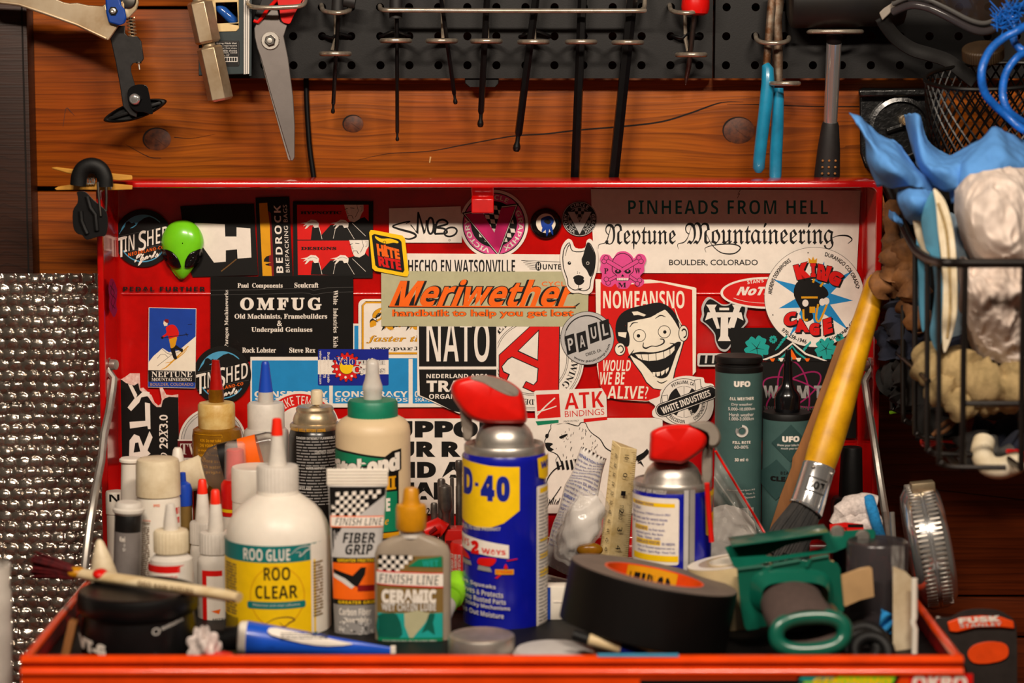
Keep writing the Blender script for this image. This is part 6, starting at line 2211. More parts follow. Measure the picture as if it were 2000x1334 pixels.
g.obj('stamp', fe, fix=False, label='dark stamped letters')
g = G()
for kx in (-.8, .5):
    c = fmap(kx, .86, 0)
    g.ell(c, (.0016, .0016, .0016), 'steel', nu=10, nv=6)
g.obj('rivets', fe)
g = G()
rn = random.Random(11)
for i in range(420):
    u, w = rn.uniform(-1, 1), rn.uniform(-1, 1)
    if u * u + w * w > 1:
        continue
    p0 = ba(.17) + sdb * u * .0125 + fr * w * .011
    p1 = ba(-.06 + rn.uniform(-.02, .02)) + sdb * u * .0185 + fr * w * .012
    p1.z = max(p1.z, FLOOR + .03)
    g.tube([p0, p0.lerp(p1, .5) + sdb * u * .001, p1], [.0011, .0011, .0008], 'bristle', 4)
g.obj('bristles', t, label='black bristles', fix=False)

# knit glove
Yg = 1.815
t = thing('knit_glove', 'white knit glove with a blue cuff stuffed against the right wall', 'glove', P(1670, 1040, Yg))
g = G()
g.tube(cr([P(1632, 1024, Yg - .006), P(1644, 1004, Yg - .006), P(1664, 994, Yg - .004), P(1690, 992, Yg), P(1706, 996, Yg)], 4, False), [.006, .009, .0115, .0125, .0125], 'knit', 18)
g.tube(cr([P(1636, 1034, Yg - .010), P(1652, 1020, Yg - .010), P(1676, 1010, Yg - .006), P(1704, 1012, Yg - .002)], 4, False), [.005, .0075, .009, .0115], 'knit', 16)
g.tube(cr([P(1650, 1040, Yg - .011), P(1668, 1030, Yg - .011), P(1690, 1024, Yg - .008), P(1710, 1026, Yg - .004)], 4, False), [.005, .007, .008, .010], 'knit', 16)
g.obj('hand', t)
g = G()
g.tube(cr([P(1697, 974, Yg - .006), P(1702, 990, Yg - .014), P(1710, 1018, Yg - .016), P(1719, 1048, Yg - .010), P(1724, 1062, Yg - .004)], 4, False), .0046, 'cuff', 12)
g.tube(cr([P(1656, 981, Yg - .004), P(1674, 977, Yg - .004), P(1692, 980, Yg - .004)], 4, False), .0032, 'cuff', 10)
g.obj('cuff', t, label='blue knit cuff')
g = G()
g.prism([(1620, 1024), (1650, 1020), (1686, 1024), (1688, 1040), (1622, 1046)], 'rd', lambda x, y, e: P(x, y, 1.775 + e), 0, .004)
o = g.obj('blade_box')
tag(o, 'small red and black packet lying above the green tape dispenser', 'packet')
a = Art(); a.rect(1656, 1024, 1686, 1030, 'bk'); a.text('BLADES', (1624, 1030, 1654, 1038), 'bk', 'bold')
g = G(); a.to(g, lambda x, y, e: P(x, y, 1.7747 - e)); g.obj('print', o, fix=False, label='black print')
ORG[o.name] = o.location.copy()

# black duct tape roll
Yd = 1.665
cD = P(1278, 1122, Yd)
MD = Matrix.Translation(cD) @ Matrix.Rotation(rad(11.3), 4, 'Y') @ Matrix.Rotation(rad(-3.5), 4, 'X')
sD = S(Yd)
R1, R0, HD = 167 * sD, 99 * sD, .0455
t = thing('duct_tape', 'wide roll of black cloth tape lying tilted at the front', 'tape roll', MD @ V((0, 0, -HD)))
g = G()
n = 64
prf = [(R0, 0, 'tape_side'), (R1 - .001, 0, 'tape_black'), (R1, -.001, 'tape_black'), (R1, -HD + .001, 'tape_black'), (R1 - .001, -HD, 'tape_side'), (R0, -HD, 'tape_side')]
g.lathe(prf, 'tape_black', MD, n=n, cap=False)
g.obj('roll', t)
g = G(); g.lathe([(R0, 0), (R0 - .0016, 0), (R0 - .0016, -HD), (R0, -HD), (R0, 0)], 'orangeplastic', MD, n=n, cap=False)
co = g.obj('core', t, label='orange printed cardboard core')
a = Art()
def coremap(x, y, e):
    a_ = pi / 2 + x
    return MD @ V(((R0 - .0018 - e) * cos(a_), (R0 - .0018 - e) * sin(a_), -HD * y))
a.rect(-.62, .02, .52, .98, 'gold')
a.text('GORILLA', None, 'bk', 'bold', quad=[(-.5, .62), (.45, .62), (.45, .12), (-.5, .12)], bold=.03)
g = G(); a.to(g, coremap, e0=.0001, cutx=.1); g.obj('print', co, fix=False, label='yellow band with black capitals')
g = G()
g.tube([P(1120, 1240, 1.617), P(1150, 1250, 1.614)], .0042, 'rubber', 12)
g.tube([P(1150, 1249, 1.614), P(1212, 1266, 1.611)], .0044, 'brushwood', 12)
g.tube([P(1212, 1266, 1.611), P(1262, 1281, 1.608)], .004, 'navy', 12)
tag(g.obj('craft_knife', ), 'slim tool with black tip, wooden band and blue grip lying below the black tape roll', 'hand tool')

# green tape gun
Yt = 1.672
k4 = lambda pts: Z(pts, 1320, 1000, 4.4475)
t = thing('tape_dispenser', 'green hand-held packing tape dispenser lying on its side at the front right', 'tape dispenser', P(1560, 1285, Yt))
g = G()
top = k4([(425, 305), (480, 285), (700, 255), (900, 218), (1230, 182), (1500, 160), (1640, 150), (1715, 150), (1737, 180), (1725, 250), (1650, 272), (1500, 300), (1380, 350), (1000, 405), (850, 430), (535, 490), (500, 470)])
hole = k4([(778, 378), (850, 345), (960, 290), (1080, 262), (1230, 240), (1290, 255), (1312, 285), (1290, 310), (1200, 330), (1000, 365), (850, 390)])
sT = lambda x, y, e: P(x, y, 1.69 + e + (1110 - y) * .00045)
g.prism(top, 'dispgreen', sT, 0, .002, holes=[hole])
pl = g.obj('side_plate', t, bev=.0005)
g = G()
for q_ in ((1400, 175), (1620, 215)):
    x, y = k4([q_])[0]
    g.lathe([(.0055, 0), (.0058, .0012), (.0045, .003), (0, .0033)], 'steel', Matrix.Translation(sT(x, y, -.0002)) @ Matrix.Rotation(rad(90), 4, 'X'), n=18)
g.obj('rivets', pl, label='steel rivets')
g = G()
fr_ = k4([(530, 490), (745, 462), (790, 470), (860, 450), (1080, 415), (1150, 420), (1180, 395), (1330, 372), (1340, 425), (1400, 442), (1428, 490), (1462, 850), (1440, 890), (1350, 900), (740, 1000), (720, 1015), (620, 1030), (595, 1000), (560, 820)])
sl_ = k4([(1262, 590), (1285, 562), (1315, 562), (1330, 590), (1348, 830), (1325, 850), (1290, 850), (1278, 830)])
bF = lambda x, y, e: P(x, y, 1.662 + e)
g.prism(fr_, 'dispgreen', bF, 0, .022, holes=[sl_])
fr2 = g.obj('frame', t, bev=.0014)
g = G()
g.box(bF(*k4([(1300, 705)])[0], .006), (.011, .004, .05), 'tanmetal'); g.obj('slot_plate', t, label='tan metal seen through the slot')
g = G()
for q_ in ([(535, 498), (745, 472)], [(840, 465), (1075, 422)], [(1175, 408), (1325, 382)], [(840, 465), (800, 520)], [(1175, 408), (1135, 480)]):
    (x0, y0), (x1, y1) = k4(q_)
    g.tube([bF(x0, y0, -.0004), bF(x1, y1, -.0004)], .0016, 'dispgreen', 8)
g.obj('ribs', fr2)
g = G()
def hub(u, v):
    x, y = k4([(1000 + 40 * v, 690 + 60 * v)])[0]
    a_ = u * 2 * pi
    w = (360 - 70 * v) / 4.4475
    h = (200 - 60 * v) / 4.4475
    ca, sa = cos(a_), sin(a_)
    ca, sa = math.copysign(abs(ca) ** .6, ca), math.copysign(abs(sa) ** .6, sa)
    return P(x + w * ca, y + h * sa, 1.662 - .012 * v)
g.grid(hub, 40, 4, 'dispgreen', cu=True)
g.obj('collar', fr2)
g = G()
# padded handle: oval section sweeping towards the viewer
hs = [((1000, 760), 268, 175, 1.662), ((1010, 800), 270, 180, 1.64), ((1050, 880), 285, 180, 1.618), ((1110, 960), 300, 175, 1.600), ((1150, 1020), 305, 168, 1.592)]
vs, fs = [], []
n = 36
for (c_, w, h, Y) in hs:
    x, y = k4([c_])[0]
    for j in range(n):
        a_ = 2 * pi * j / n
        ux, uy = w / 4.4475 * cos(a_), h / 4.4475 * sin(a_)
        vs.append(P(x + ux, y + uy - ux * .06, Y))
for i in range(len(hs) - 1):
    fs += [[i * n + j, i * n + (j + 1) % n, (i + 1) * n + (j + 1) % n, (i + 1) * n + j] for j in range(n)]
g.add(vs, fs, 'foam')
g.obj('grip', t, label='dark brown foam grip')
g = G()
rp = []
for j in range(48):
    a_ = 2 * pi * j / 48
    ca, sa = cos(a_), sin(a_)
    x, y = k4([(1170 + 298 * math.copysign(abs(ca) ** .8, ca), 1056 + 148 * math.copysign(abs(sa) ** .85, sa))])[0]
    rp.append(P(x, y - (x - 1583) * .055, 1.592 - .004 * sin(a_)))
g.tube(rp, .0058, 'dispgreen', 14, closed=True)
g.obj('handle_rim', t)
g = G()
vs = rp + [p + V((0, .035, .004)) for p in rp]
g.add(vs, [[j, (j + 1) % 48, 48 + (j + 1) % 48, 48 + j] for j in range(48)] + [[48 + j for j in range(48)]], 'canblack')
g.obj('handle_bore', t, label='black hollow inside the handle')
g = G()
for q_, Y in (([(1435, 545), (1600, 485), (1680, 470), (1705, 490), (1722, 735), (1600, 765), (1470, 822), (1452, 800)], 1.664),):
    g.prism(k4(q_), 'tanmetal', lambda x, y, e: P(x, y, 1.664 + e - .00006 * max(0, x - 1680)), 0, .0012)
g.obj('brake_plate', t, label='tan bent metal plate')
turned(G(), 1715, 1.70, [(58, 1208), (60, 1204), (60, 1060), (57, 1056), (50, 1055), (50, 1060)], 'smoke', base=FLOOR + .03).obj('roll_core', t, label='smoky clear tape core')
g = G(); g.box(P(1520, 1046, 1.705), (.075, .03, .0016), 'dispgreen', R=Matrix.Rotation(rad(-8), 3, 'Y'), bev=.0005); g.obj('guard', t)
t2 = thing('packing_tape', 'roll of clear packing tape, yellowish at the edge, held by the green dispenser', 'tape roll', P(1425, 1250, 1.70))
MT = Matrix.Translation(P(1425, 1096, 1.725)) @ Matrix.Rotation(rad(-9), 4, 'Y') @ Matrix.Rotation(rad(-3), 4, 'X')
sT2 = S(1.725)
g = G(); g.lathe([(40 * sT2, 0), (84 * sT2, 0), (85 * sT2, -.001), (85 * sT2, -.047), (84 * sT2, -.048), (40 * sT2, -.048)], 'tapeclear', MT, n=56, cap=False); g.obj('roll', t2)
g = G(); g.lathe([(40 * sT2, .001), (39 * sT2, .001), (39 * sT2, -.049), (40 * sT2, -.049), (40 * sT2, .001)], 'pl_white', MT, n=48, cap=False)
g.lathe([(62 * sT2, .0002), (83 * sT2, .0002)], 'pl_white', MT, n=48, cap=False)
g.obj('core', t2, label='white core and edge label')

# front odds and ends
t = thing('glue_tube', 'blue squeeze tube with black screw cap lying along the front edge', 'tube', P(600, 1285, 1.652))
Yq = 1.655
g = flat_tube(G(), 482, 1247, 35, 34, 770, 1273, 8, 3, Yq, 'tubeblue', rows=16)
bd = g.obj('body', t)
g = G(); p0, p1 = P(466, 1246, Yq), P(483, 1247, Yq)
g.tube([p0, p0.lerp(p1, .2), p1], [.011, .0125, .0132], 'pl_white', 28); g.obj('shoulder', t)
g = G(); p2 = P(406, 1249, Yq)
g.tube([p2, p2.lerp(p0, .05), p2.lerp(p0, .55), p2.lerp(p0, .56), p0], [.0055, .0068, .0075, .0088, .0092], 'rubber', 26); g.obj('cap', t)
g = G(); g.box(P(768, 1273, Yq), (.004, .004, .009), 'pl_white', bev=.0005); g.obj('crimp', t)
a = Art()
a.poly([(524, 1229), (540, 1226), (600, 1238), (660, 1251), (690, 1258), (640, 1262), (590, 1256), (530, 1240)], 'wh', sm=2)
a.print_(548, 1236, 640, 1250, 3, 'dkgrey', seed=4)
a.rect(520, 1264, 536, 1279, 'bk')
def gtm(x, y, e):
    k = max(0, min(1, (x - 482) / 288))
    kk = k * k * (3 - 2 * k)
    w, dp = 35 - 27 * k, 34 - 31 * kk
    u = max(-.97, min(.97, (y - (1247 + 26 * k)) / w))
    s = S(Yq)
    return P(x, y, Yq - dp * s * math.sqrt(1 - u * u) - .0006 - e)
wrap(a, bd, gtm, 'pale peeling label', e=.0002, cut=6)
q = bottle('tin_lid', 'small shallow steel tin lid at the front beside the tall oil can', 'tin lid', 940, 1.656, [
    ('lid', [(62, None), (66, 1274), (66, 1244), (64, 1240), (58, 1238), (52, 1240), (0, 1241)], 'steel')])
g = turned(G(), 1084, 1.64, [(74, None), (80, 1288), (82, 1276), (76, 1268), (50, 1264), (0, 1263)], 'silver', n=40, base=FLOOR)
tag(g.obj('grey_disc'), 'flat grey disc lying under the left edge of the black tape roll', 'disc')
t = thing('white_box', 'small white box with a blue edge behind the black tape roll', 'box', foot(1098, 1.765))
g = G(); c = foot(1098, 1.765)
z1 = lz(1146, 1.757)
g.box((c.x, 1.765, (FLOOR + z1) / 2), (.025, .016, z1 - FLOOR), 'pl_white', bev=.0008); g.obj('carton', t)
g = G(); g.box((c.x - .0108, 1.7568, (FLOOR + z1) / 2), (.003, .0008, z1 - FLOOR - .001), 'blue')
g.box((c.x + .001, 1.7568, FLOOR + (z1 - FLOOR) * .55), (.016, .0006, .0012), 'wh'); g.obj('edge_stripe', t, label='blue edge stripe')
g = G()
def tis(u, v):
    a_, b_ = u * 2 * pi, (v - .5) * pi
    r = 1 + .25 * sin(4 * a_ + 3 * b_) + .18 * sin(7 * a_ - 5 * b_)
    return P(398, 1268, 1.622) + V((.010 * cos(a_) * cos(b_) * r, .008 * sin(a_) * cos(b_) * r, .013 * sin(b_) * r))
g.grid(tis, 36, 20, 'knit', cu=True)
tag(g.obj('tissue', ang=70), 'crumpled white tissue beside the black cap of the blue tube', 'tissue')
g = turned(G(), 424, 1.612, [(28, 1302), (30, 1298), (30, 1284), (27, 1279), (0, 1277)], 'redplastic', n=32, base=FLOOR)
tag(g.obj('red_disc'), 'small round red disc below the black cap of the blue tube', 'disc')
g = G(); g.box(P(130, 1274, 1.64), (.006, .012, .05), 'cardboard', R=Matrix.Rotation(rad(14), 3, 'Y'), bev=.0006)
tag(g.obj('wooden_stick'), 'flat wooden stick between the black jar and the left wall', 'stick')
g = G()
for i, (x, y, w) in enumerate(((1690, 1256, 36), (1684, 1266, 30), (1702, 1274, 34))):
    s = S(1.64)
    g.tube([P(x, y, 1.64 - i * .006) + V((w * s * cos(t_ * .3), .008 * sin(t_ * .3), w * .75 * s * sin(t_ * .3))) for t_ in range(21)], .0052, 'rubber', 10, closed=True)
tag(g.obj('rubber_rings'), 'coil of black rubber tube right of the green dispenser handle', 'rubber tube')
t = thing('paper_sleeve', 'pale cardboard sleeve standing along the right wall of the chest', 'sleeve', P(1765, 1290, 1.64))
g = G()
g.prism([(1744, 1106), (1768, 1116), (1784, 1132), (1784, 1285), (1744, 1285)], 'pl_ivory', lambda x, y, e: P(x, y, 1.66 + (x - 1744) * .0002 + e), 0, .006)
g.obj('panel', t)
g = G(); g.tube([P(1786, 1130, 1.654), P(1786, 1205, 1.654), P(1783, 1215, 1.654), P(1787, 1228, 1.654), P(1786, 1285, 1.654)], .0024, 'pl_white', 10); g.obj('edge', t, label='bright white edge')
g = G()
g.grid(lambda u, v: P(1740 + 26 * u + 6 * v * (1 - u), 1066 + 150 * v, 1.668 + .004 * sin(u * 8 + v * 5)), 8, 16, 'film')
tag(g.obj('plastic_film', ang=80), 'bent piece of clear plastic film beside the pale sleeve', 'plastic film')
g = G()
g.grid(lambda u, v: P(1722 + 24 * u - 6 * v, 1190 + 12 * u * (1 - v) + 48 * v, 1.672 + .003 * sin(u * 7 + v * 9)), 8, 10, 'cuff')
tag(g.obj('blue_tape_scrap', sol=.001), 'scrap of blue tape hanging right of the green dispenser', 'tape scrap')

# tape measure and knife clipped outside the right wall
Ym = 1.80
cM = P(1798, 1066, Ym) + V((.0065, 0, 0))
MM = Matrix.Translation(cM) @ Matrix.Rotation(rad(-11), 4, 'Y') @ Matrix.Rotation(rad(-5), 4, 'Z') @ Matrix.Rotation(rad(90), 4, 'Y')
t = thing('tape_measure', 'round steel-cased tape measure hanging on edge outside the right wall of the chest', 'tape measure', cM - V((0, 0, .05)))
Rm, Tm = .0515, .0165
g = G()
g.lathe([(0, -Tm), (Rm * .7, -Tm), (Rm * .84, -Tm + .001), (Rm * .95, -Tm + .005), (Rm, -Tm + .010), (Rm, -.0006), (Rm - .0012, 0), (Rm, .0006), (Rm, Tm - .010), (Rm * .95, Tm - .005), (Rm * .84, Tm - .001), (Rm * .7, Tm), (0, Tm)], 'chrome', MM, n=64)
cs = g.obj('case', t)
g = G()
for i in range(26):
    a_ = pi + rad(-62 + i * 4.6)
    for zz in (-.0062, .0062):
        c = MM @ V((Rm * cos(a_), Rm * sin(a_), zz))
        R = (MM.to_3x3() @ Matrix.Rotation(a_, 3, 'Z'))
        g.box(c, (.0012, .0022, .0085), 'steel', R=R, bev=.0003, seg=1)
for i in range(26):
    a_ = rad(-90) + rad(-60 + i * 4.6)
    for zz in (-.0062, .0062):
        c = MM @ V((Rm * cos(a_), Rm * sin(a_), zz))
        R = (MM.to_3x3() @ Matrix.Rotation(a_, 3, 'Z'))
        g.box(c, (.0012, .0022, .0085), 'steel', R=R, bev=.0003, seg=1)
g.obj('knurling', cs, label='ribbed grip rows')
g = G()
g.box(P(1787, 948, Ym - .012) + V((.006, 0, -.001)), (.019, .012, .008), 'brass', bev=.001, R=Matrix.Rotation(rad(-6), 3, 'Y'))
g.obj('tape_hook', t, label='dull metal tape hook')
g = G()
g.tube([P(1742, 1000, 1.79), P(1745, 1045, 1.787), P(1748, 1072, 1.785)], .003, 'steel', 8, flat=.7)
g.obj('belt_clip', t, label='steel belt clip over the chest wall')
Yk = 1.69
t = thing('utility_knife', 'black and orange pocket tool with a white-lettered orange band, clipped outside the right wall', 'pocket tool', P(1915, 1400, Yk))
ko = Z([(560, 1010), (575, 990), (640, 985), (700, 955), (780, 942), (880, 948), (940, 975), (975, 1010), (988, 1080), (990, 1334), (992, 1560), (760, 1560), (745, 1334), (690, 1200), (620, 1120)], 1620, 840, 2.7)
g = G(); g.prism(cr(ko, 3), 'darkplastic', lambda x, y, e: P(x, y, Yk + e), -.012, .014); bd = g.obj('body', t, bev=.005, bseg=4)
g = G(); g.prism(Z([(622, 1012), (690, 988), (800, 978), (900, 984), (970, 1008), (976, 1048), (900, 1040), (780, 1040), (680, 1066), (632, 1060)], 1620, 840, 2.7), 'orangeplastic', lambda x, y, e: P(x, y, Yk + e), -.0145, .010)
bn = g.obj('band', bd, bev=.0008, label='orange band')
a = Art()
a.text('FUSK', None, 'wh', 'bold', quad=[(1871, 1207), (1952, 1202), (1955, 1213), (1873, 1218)], bold=.05)
a.text('STANLEY', None, 'ltgrey', 'bold', quad=[(1874, 1219), (1956, 1215), (1957, 1222), (1875, 1226)])
a.to(g := G(), lambda x, y, e: P(x, y, Yk - .0149 - e)); 
g.obj('lettering', bd, fix=False, label='white letters on the orange band')
g = G(); g.prism(cr(Z([(728, 1180), (760, 1135), (840, 1115), (920, 1125), (945, 1160), (930, 1205), (850, 1230), (760, 1228)], 1620, 840, 2.7), 3), 'orangeplastic', lambda x, y, e: P(x, y, Yk + e), -.0135, .0)
bt = g.obj('slider', bd, bev=.001, label='orange thumb slider')
g = G()
g.tube([P(1836, 1206, Yk - .004), P(1828, 1225, Yk - .006), P(1834, 1262, Yk - .008)], .003, 'steel', 8)
g.obj('clip', t, label='steel clip')

t = thing('plastic_tub', 'tall clear ribbed plastic tub cut off by the left edge of the picture', 'tub', V((P(-24, 1200, 1.64).x, 1.64, BZ)))
zt = P(0, 1104, 1.64).z - BZ
g = G(); g.lathe([(0, .001), (.016, .001), (.0165, .003), (.017, zt * .4), (.0168, zt * .7), (.0176, zt * .72), (.0176, zt * .78), (.0168, zt * .8), (.0176, zt * .84), (.0176, zt * .9), (.0165, zt * .92), (.0178, zt), (.0165, zt)], 'pl_clear', Matrix.Translation(V((P(-24, 1200, 1.64).x, 1.64, BZ))), n=36, cap=False)
g.obj('cup', t)
# ------------------------------------------------------------------ tools on the pegboard
YB = 1.975
def hexkey(label, p0, p1, Y0, Y1, wpx, ball=True, n=6, handle=None):
    a_, b_ = P(*p0, Y0), P(*p1, Y1)
    r = wpx / 2 * S(1.955, 100)
    t = thing('hex_key', label, 'hex key', b_, 'hex keys on the pegboard')
    g = G()
    d = (b_ - a_).normalized()
    L_ = (b_ - a_).length
    Mx = Matrix.Translation(a_) @ d.to_track_quat('Z', 'Y').to_matrix().to_4x4()
    if ball:
        g.lathe([(r, 0), (r, L_ - 5 * r), (r * .72, L_ - 4.2 * r)], 'toolblack', Mx, n=n)
    else:
        g.lathe([(r * .9, 0), (r, .001), (r, L_ - .001), (r * .9, L_)], 'toolblack', Mx, n=n)
    sh = g.obj('shaft', t, ang=20)
    if ball:
        g = G()
        g.lathe([(r * .6, L_ - 4.6 * r), (r * .6, L_ - 2.6 * r), (r * .95, L_ - 1.6 * r), (r * 1.0, L_ - .9 * r), (r * .7, L_ - .2 * r), (0, L_)], 'toolblack_worn', Mx, n=12)
        g.obj('ball_tip', t)
    if handle:
        g = G()
        g.tube([P(*handle[0], Y0), P(*handle[1], Y0)], handle[2] * S(Y0, 20), 'darkgrip', 14)
        if len(handle) > 3:
            g.tube([P(*handle[3], Y0), P(*handle[4], Y0)], handle[5] * S(Y0, 20), 'darkgrip', 14)
        g.obj('handle', t)
    return t
hexkey('thin black hex key with T handle in the double wire loop, leftmost on the pegboard', (664, -30), (650, 222), 1.945, 1.972, 8.5, handle=((661, -30), (659, 20), 12, (672, 0), (694, 4), 13))
hexkey('black hex key with a straight grip, hanging vertically second from the left', (775, -40), (776, 276), 1.947, 1.97, 7.5, handle=((774, -40), (773, 36), 13))
hexkey('shortest black hex key, its tip leaning right', (858, -30), (890, 204), 1.947, 1.968, 9)
hexkey('medium black hex key with ball tip leaning slightly left in the middle of the rack', (953, -40), (938, 249), 1.947, 1.968, 13)
hexkey('thick black hex key slanting left with its ball tip well above the open lid', (1050, -30), (1008, 297), 1.947, 1.967, 15.5)
hexkey('very long black hex key whose end drops behind the open lid, left of the two', (1139, -40), (1120, 420), 1.952, 1.976, 18.5, ball=False)
hexkey('thickest long black hex key whose end drops behind the open lid, right of the two', (1239, -40), (1190, 425), 1.951, 1.9765, 22, ball=False)

def ring_pts(px, py, rx, Y, rz=None, n=26):
    """horizontal wire ring"""
    c = P(px, py, Y)
    r = rx * S(Y, py)
    return [c + V((r * cos(2 * pi * i / n), (rz or r * .85) * sin(2 * pi * i / n), 0)) for i in range(n)]
RW = .0016
t = thing('wire_rack', 'long chrome wire rack bar with six rings holding the hex keys', 'tool rack', P(1000, 82, 1.95))
g = G()
g.tube(cr([P(742, 12, 1.985), P(742, 12, 1.958), P(744, 18, 1.943), P(756, 20, 1.936), P(800, 20, 1.936), P(1000, 21, 1.936), P(1235, 21, 1.936), P(1254, 19, 1.94), P(1259, 10, 1.95), P(1259, -20, 1.956)], 4, False), RW * 1.25, 'wire', 10)
g.obj('bar', t)
for px, py in ((773, 79.5), (863, 80), (950, 80.5), (1042, 82), (1135, 82), (1226, 83)):
    g = G(); g.tube(ring_pts(px, py, 27.5, 1.949, .018), RW * 1.3, 'wire', 10, closed=True)
    rg = g.obj('ring', t)
    g = G(); g.tube([P(px + 2, py - 6, 1.967), P(px + 1, 30, 1.967), P(px + 1, -30, 1.966)], RW, 'wire', 8)
    g.obj('stem', rg)
for px in (770, 1044):
    g = G(); g.tube(cr([P(px - 30, 71, 1.982), P(px - 26, 71, 1.972), P(px - 5, 62, 1.968), P(px + 6, 62, 1.968), P(px + 28, 70, 1.972), P(px + 30, 70, 1.982)], 4, False), RW, 'toolblack', 8)
    g.obj('retaining_clip', t, label='black wire retaining clip')
def loop_holder(name, label, x, yu, yl, xl, hole, Yc, clip):
    t = thing(name, label, 'tool holder', P(xl, yl, Yc), 'wire tool holders on the pegboard')
    g = G()
    hx, hy = hole
    g.tube(cr([P(hx, hy, 1.985), P(hx, hy - 2, 1.965), P(hx + 3, hy + 8, 1.948), P(hx + 16, yu + 4, 1.938), P(x + 8, yu + 5, 1.934), P(x + 26, yu + 1, 1.944), P(x + 29, yu - 6, 1.96)], 5, False), RW * 1.25, 'wire', 10)
    g.obj('hook', t)
    g = G(); g.tube(ring_pts(xl, yl, 27.5, Yc, .017), RW * 1.3, 'wire', 10, closed=True)
    rg = g.obj('ring', t)
    g = G(); g.tube([P(x, yu + 6, 1.966), P(x + 1, yl - 30, 1.967), P(xl - 6, yl - 7, 1.966)], RW * 1.1, 'wire', 8)
    g.obj('stem', rg)
    if clip:
        g = G(); g.tube(cr([P(x - 28, 71, 1.982), P(x - 24, 70, 1.972), P(x - 6, 74, 1.967), P(x + 6, 66, 1.967), P(x + 28, 71, 1.972), P(x + 30, 71, 1.982)], 4, False), RW, 'toolblack', 8)
        g.obj('retaining_clip', t, label='black wire retaining clip')
loop_holder('wire_hook', 'chrome double-loop wire hook around the leftmost thin hex key', 655, 20, 105, 655, (628, 12), 1.948, True)
loop_holder('wire_hook', 'chrome double-loop wire hook around the small red-handled screwdriver', 1338, 20, 107, 1350, (1308, 12), 1.948, True)
loop_holder('wire_hook', 'chrome double-loop wire hook around the blue-handled pliers', 1512, 79, 163, 1532, (1476, 70), 1.946, False)
t = thing('wire_hook', 'wide chrome wire hook around the handles of the shears', 'tool holder', P(540, 16, 1.94), 'wire tool holders on the pegboard')
g = G(); g.tube(cr([P(486, -14, 1.97), P(484, 4, 1.945), P(492, 13, 1.934), P(520, 15, 1.93), P(560, 14, 1.93), P(588, 11, 1.934), P(596, 2, 1.945), P(594, -14, 1.97)], 5, False), RW * 1.3, 'wire', 10); g.obj('hook', t)

# screwdriver
t = thing('screwdriver', 'small screwdriver with a bulbous red handle hanging in a wire hook', 'screwdriver', P(1340, 166, 1.968))
a_, b_ = P(1362, -40, 1.945), P(1357, 29, 1.947)
Mx = Matrix.Translation(b_) @ (a_ - b_).normalized().to_track_quat('Z', 'Y').to_matrix().to_4x4()
g = G(); g.lathe([(0, 0), (.008, .0), (.0112, .002), (.0122, .006), (.012, .012), (.0105, .02), (.011, .03)], 'redhandle', Mx, n=28); g.obj('handle', t)
g = G(); g.tube([P(1357, 26, 1.947), P(1345, 130, 1.962), P(1341, 150, 1.966), P(1339, 166, 1.968)], [.0024, .0024, .0019, .0005], 'steel_dark', 12); g.obj('shaft', t)

# shears
k2 = lambda pts: Z(pts, 400, 0, 3.706)
t = thing('shears', 'large grey-bladed shears with red and black handles hanging blades down', 'shears', P(570, 315, 1.96))
fl = lambda Y: (lambda x, y, e: P(x, y, Y + e))
g = G(); g.prism(k2([(392, 385), (420, 420), (500, 640), (580, 900), (630, 1100), (622, 1162), (604, 1158), (560, 1010), (480, 720)]), 'steel', fl(1.9525), 0, .002); g.obj('rear_blade', t, bev=.0004)
g = G(); g.prism(k2([(480, 70), (530, 75), (545, 155), (598, 178), (572, 262), (604, 420), (640, 700), (652, 900), (651, 1140), (640, 1162), (622, 1166), (600, 1100), (540, 900), (470, 660), (404, 420), (378, 350), (360, 270), (356, 205), (372, 170), (420, 130)]), 'blade', fl(1.949), 0, .0022); fb = g.obj('front_blade', t, bev=.0007)
c = P(*k2([(475, 294)])[0], 1.949)
MX = Matrix.Translation(c) @ Matrix.Rotation(rad(90), 4, 'X')
sB = S(1.949, 80)
g = G(); g.lathe([(18 * sB, 0), (18.4 * sB, .0008), (17 * sB, .002), (0, .002)], 'steel', MX, n=72, rib=.05); pv = g.obj('pivot', t)
g = G(); g.lathe([(11 * sB, .0018), (11 * sB, .0042), (9.5 * sB, .0048), (0, .0048)], 'steel_dark', MX @ Matrix.Rotation(.3, 4, 'Z'), n=6); g.lathe([(5 * sB, .0045), (5 * sB, .0058), (0, .006)], 'steel', MX, n=16); g.obj('nut', pv, ang=20)
g = G(); g.prism(cr(k2([(530, -60), (720, -60), (700, 10), (668, 70), (640, 120), (618, 168), (590, 170), (556, 150), (540, 70)]), 3), 'redhandle', fl(1.9455), 0, .010); g.obj('handle', t, bev=.003, label='red right handle')
g = G(); g.prism(cr(k2([(356, 150), (368, 90), (400, 30), (430, -40), (520, -60), (505, 0), (450, 60), (410, 120), (385, 152)]), 3), 'darkgrip', fl(1.947), 0, .009); hd = g.obj('handle', t, bev=.002, label='dark left handle')
g = G(); g.tube([P(*p, 1.9465) for p in k2([(354, 150), (384, 160), (412, 130), (455, 66), (512, 5), (525, -50)])], .0016, 'redhandle', 8); g.obj('edging', hd, label='red edging')

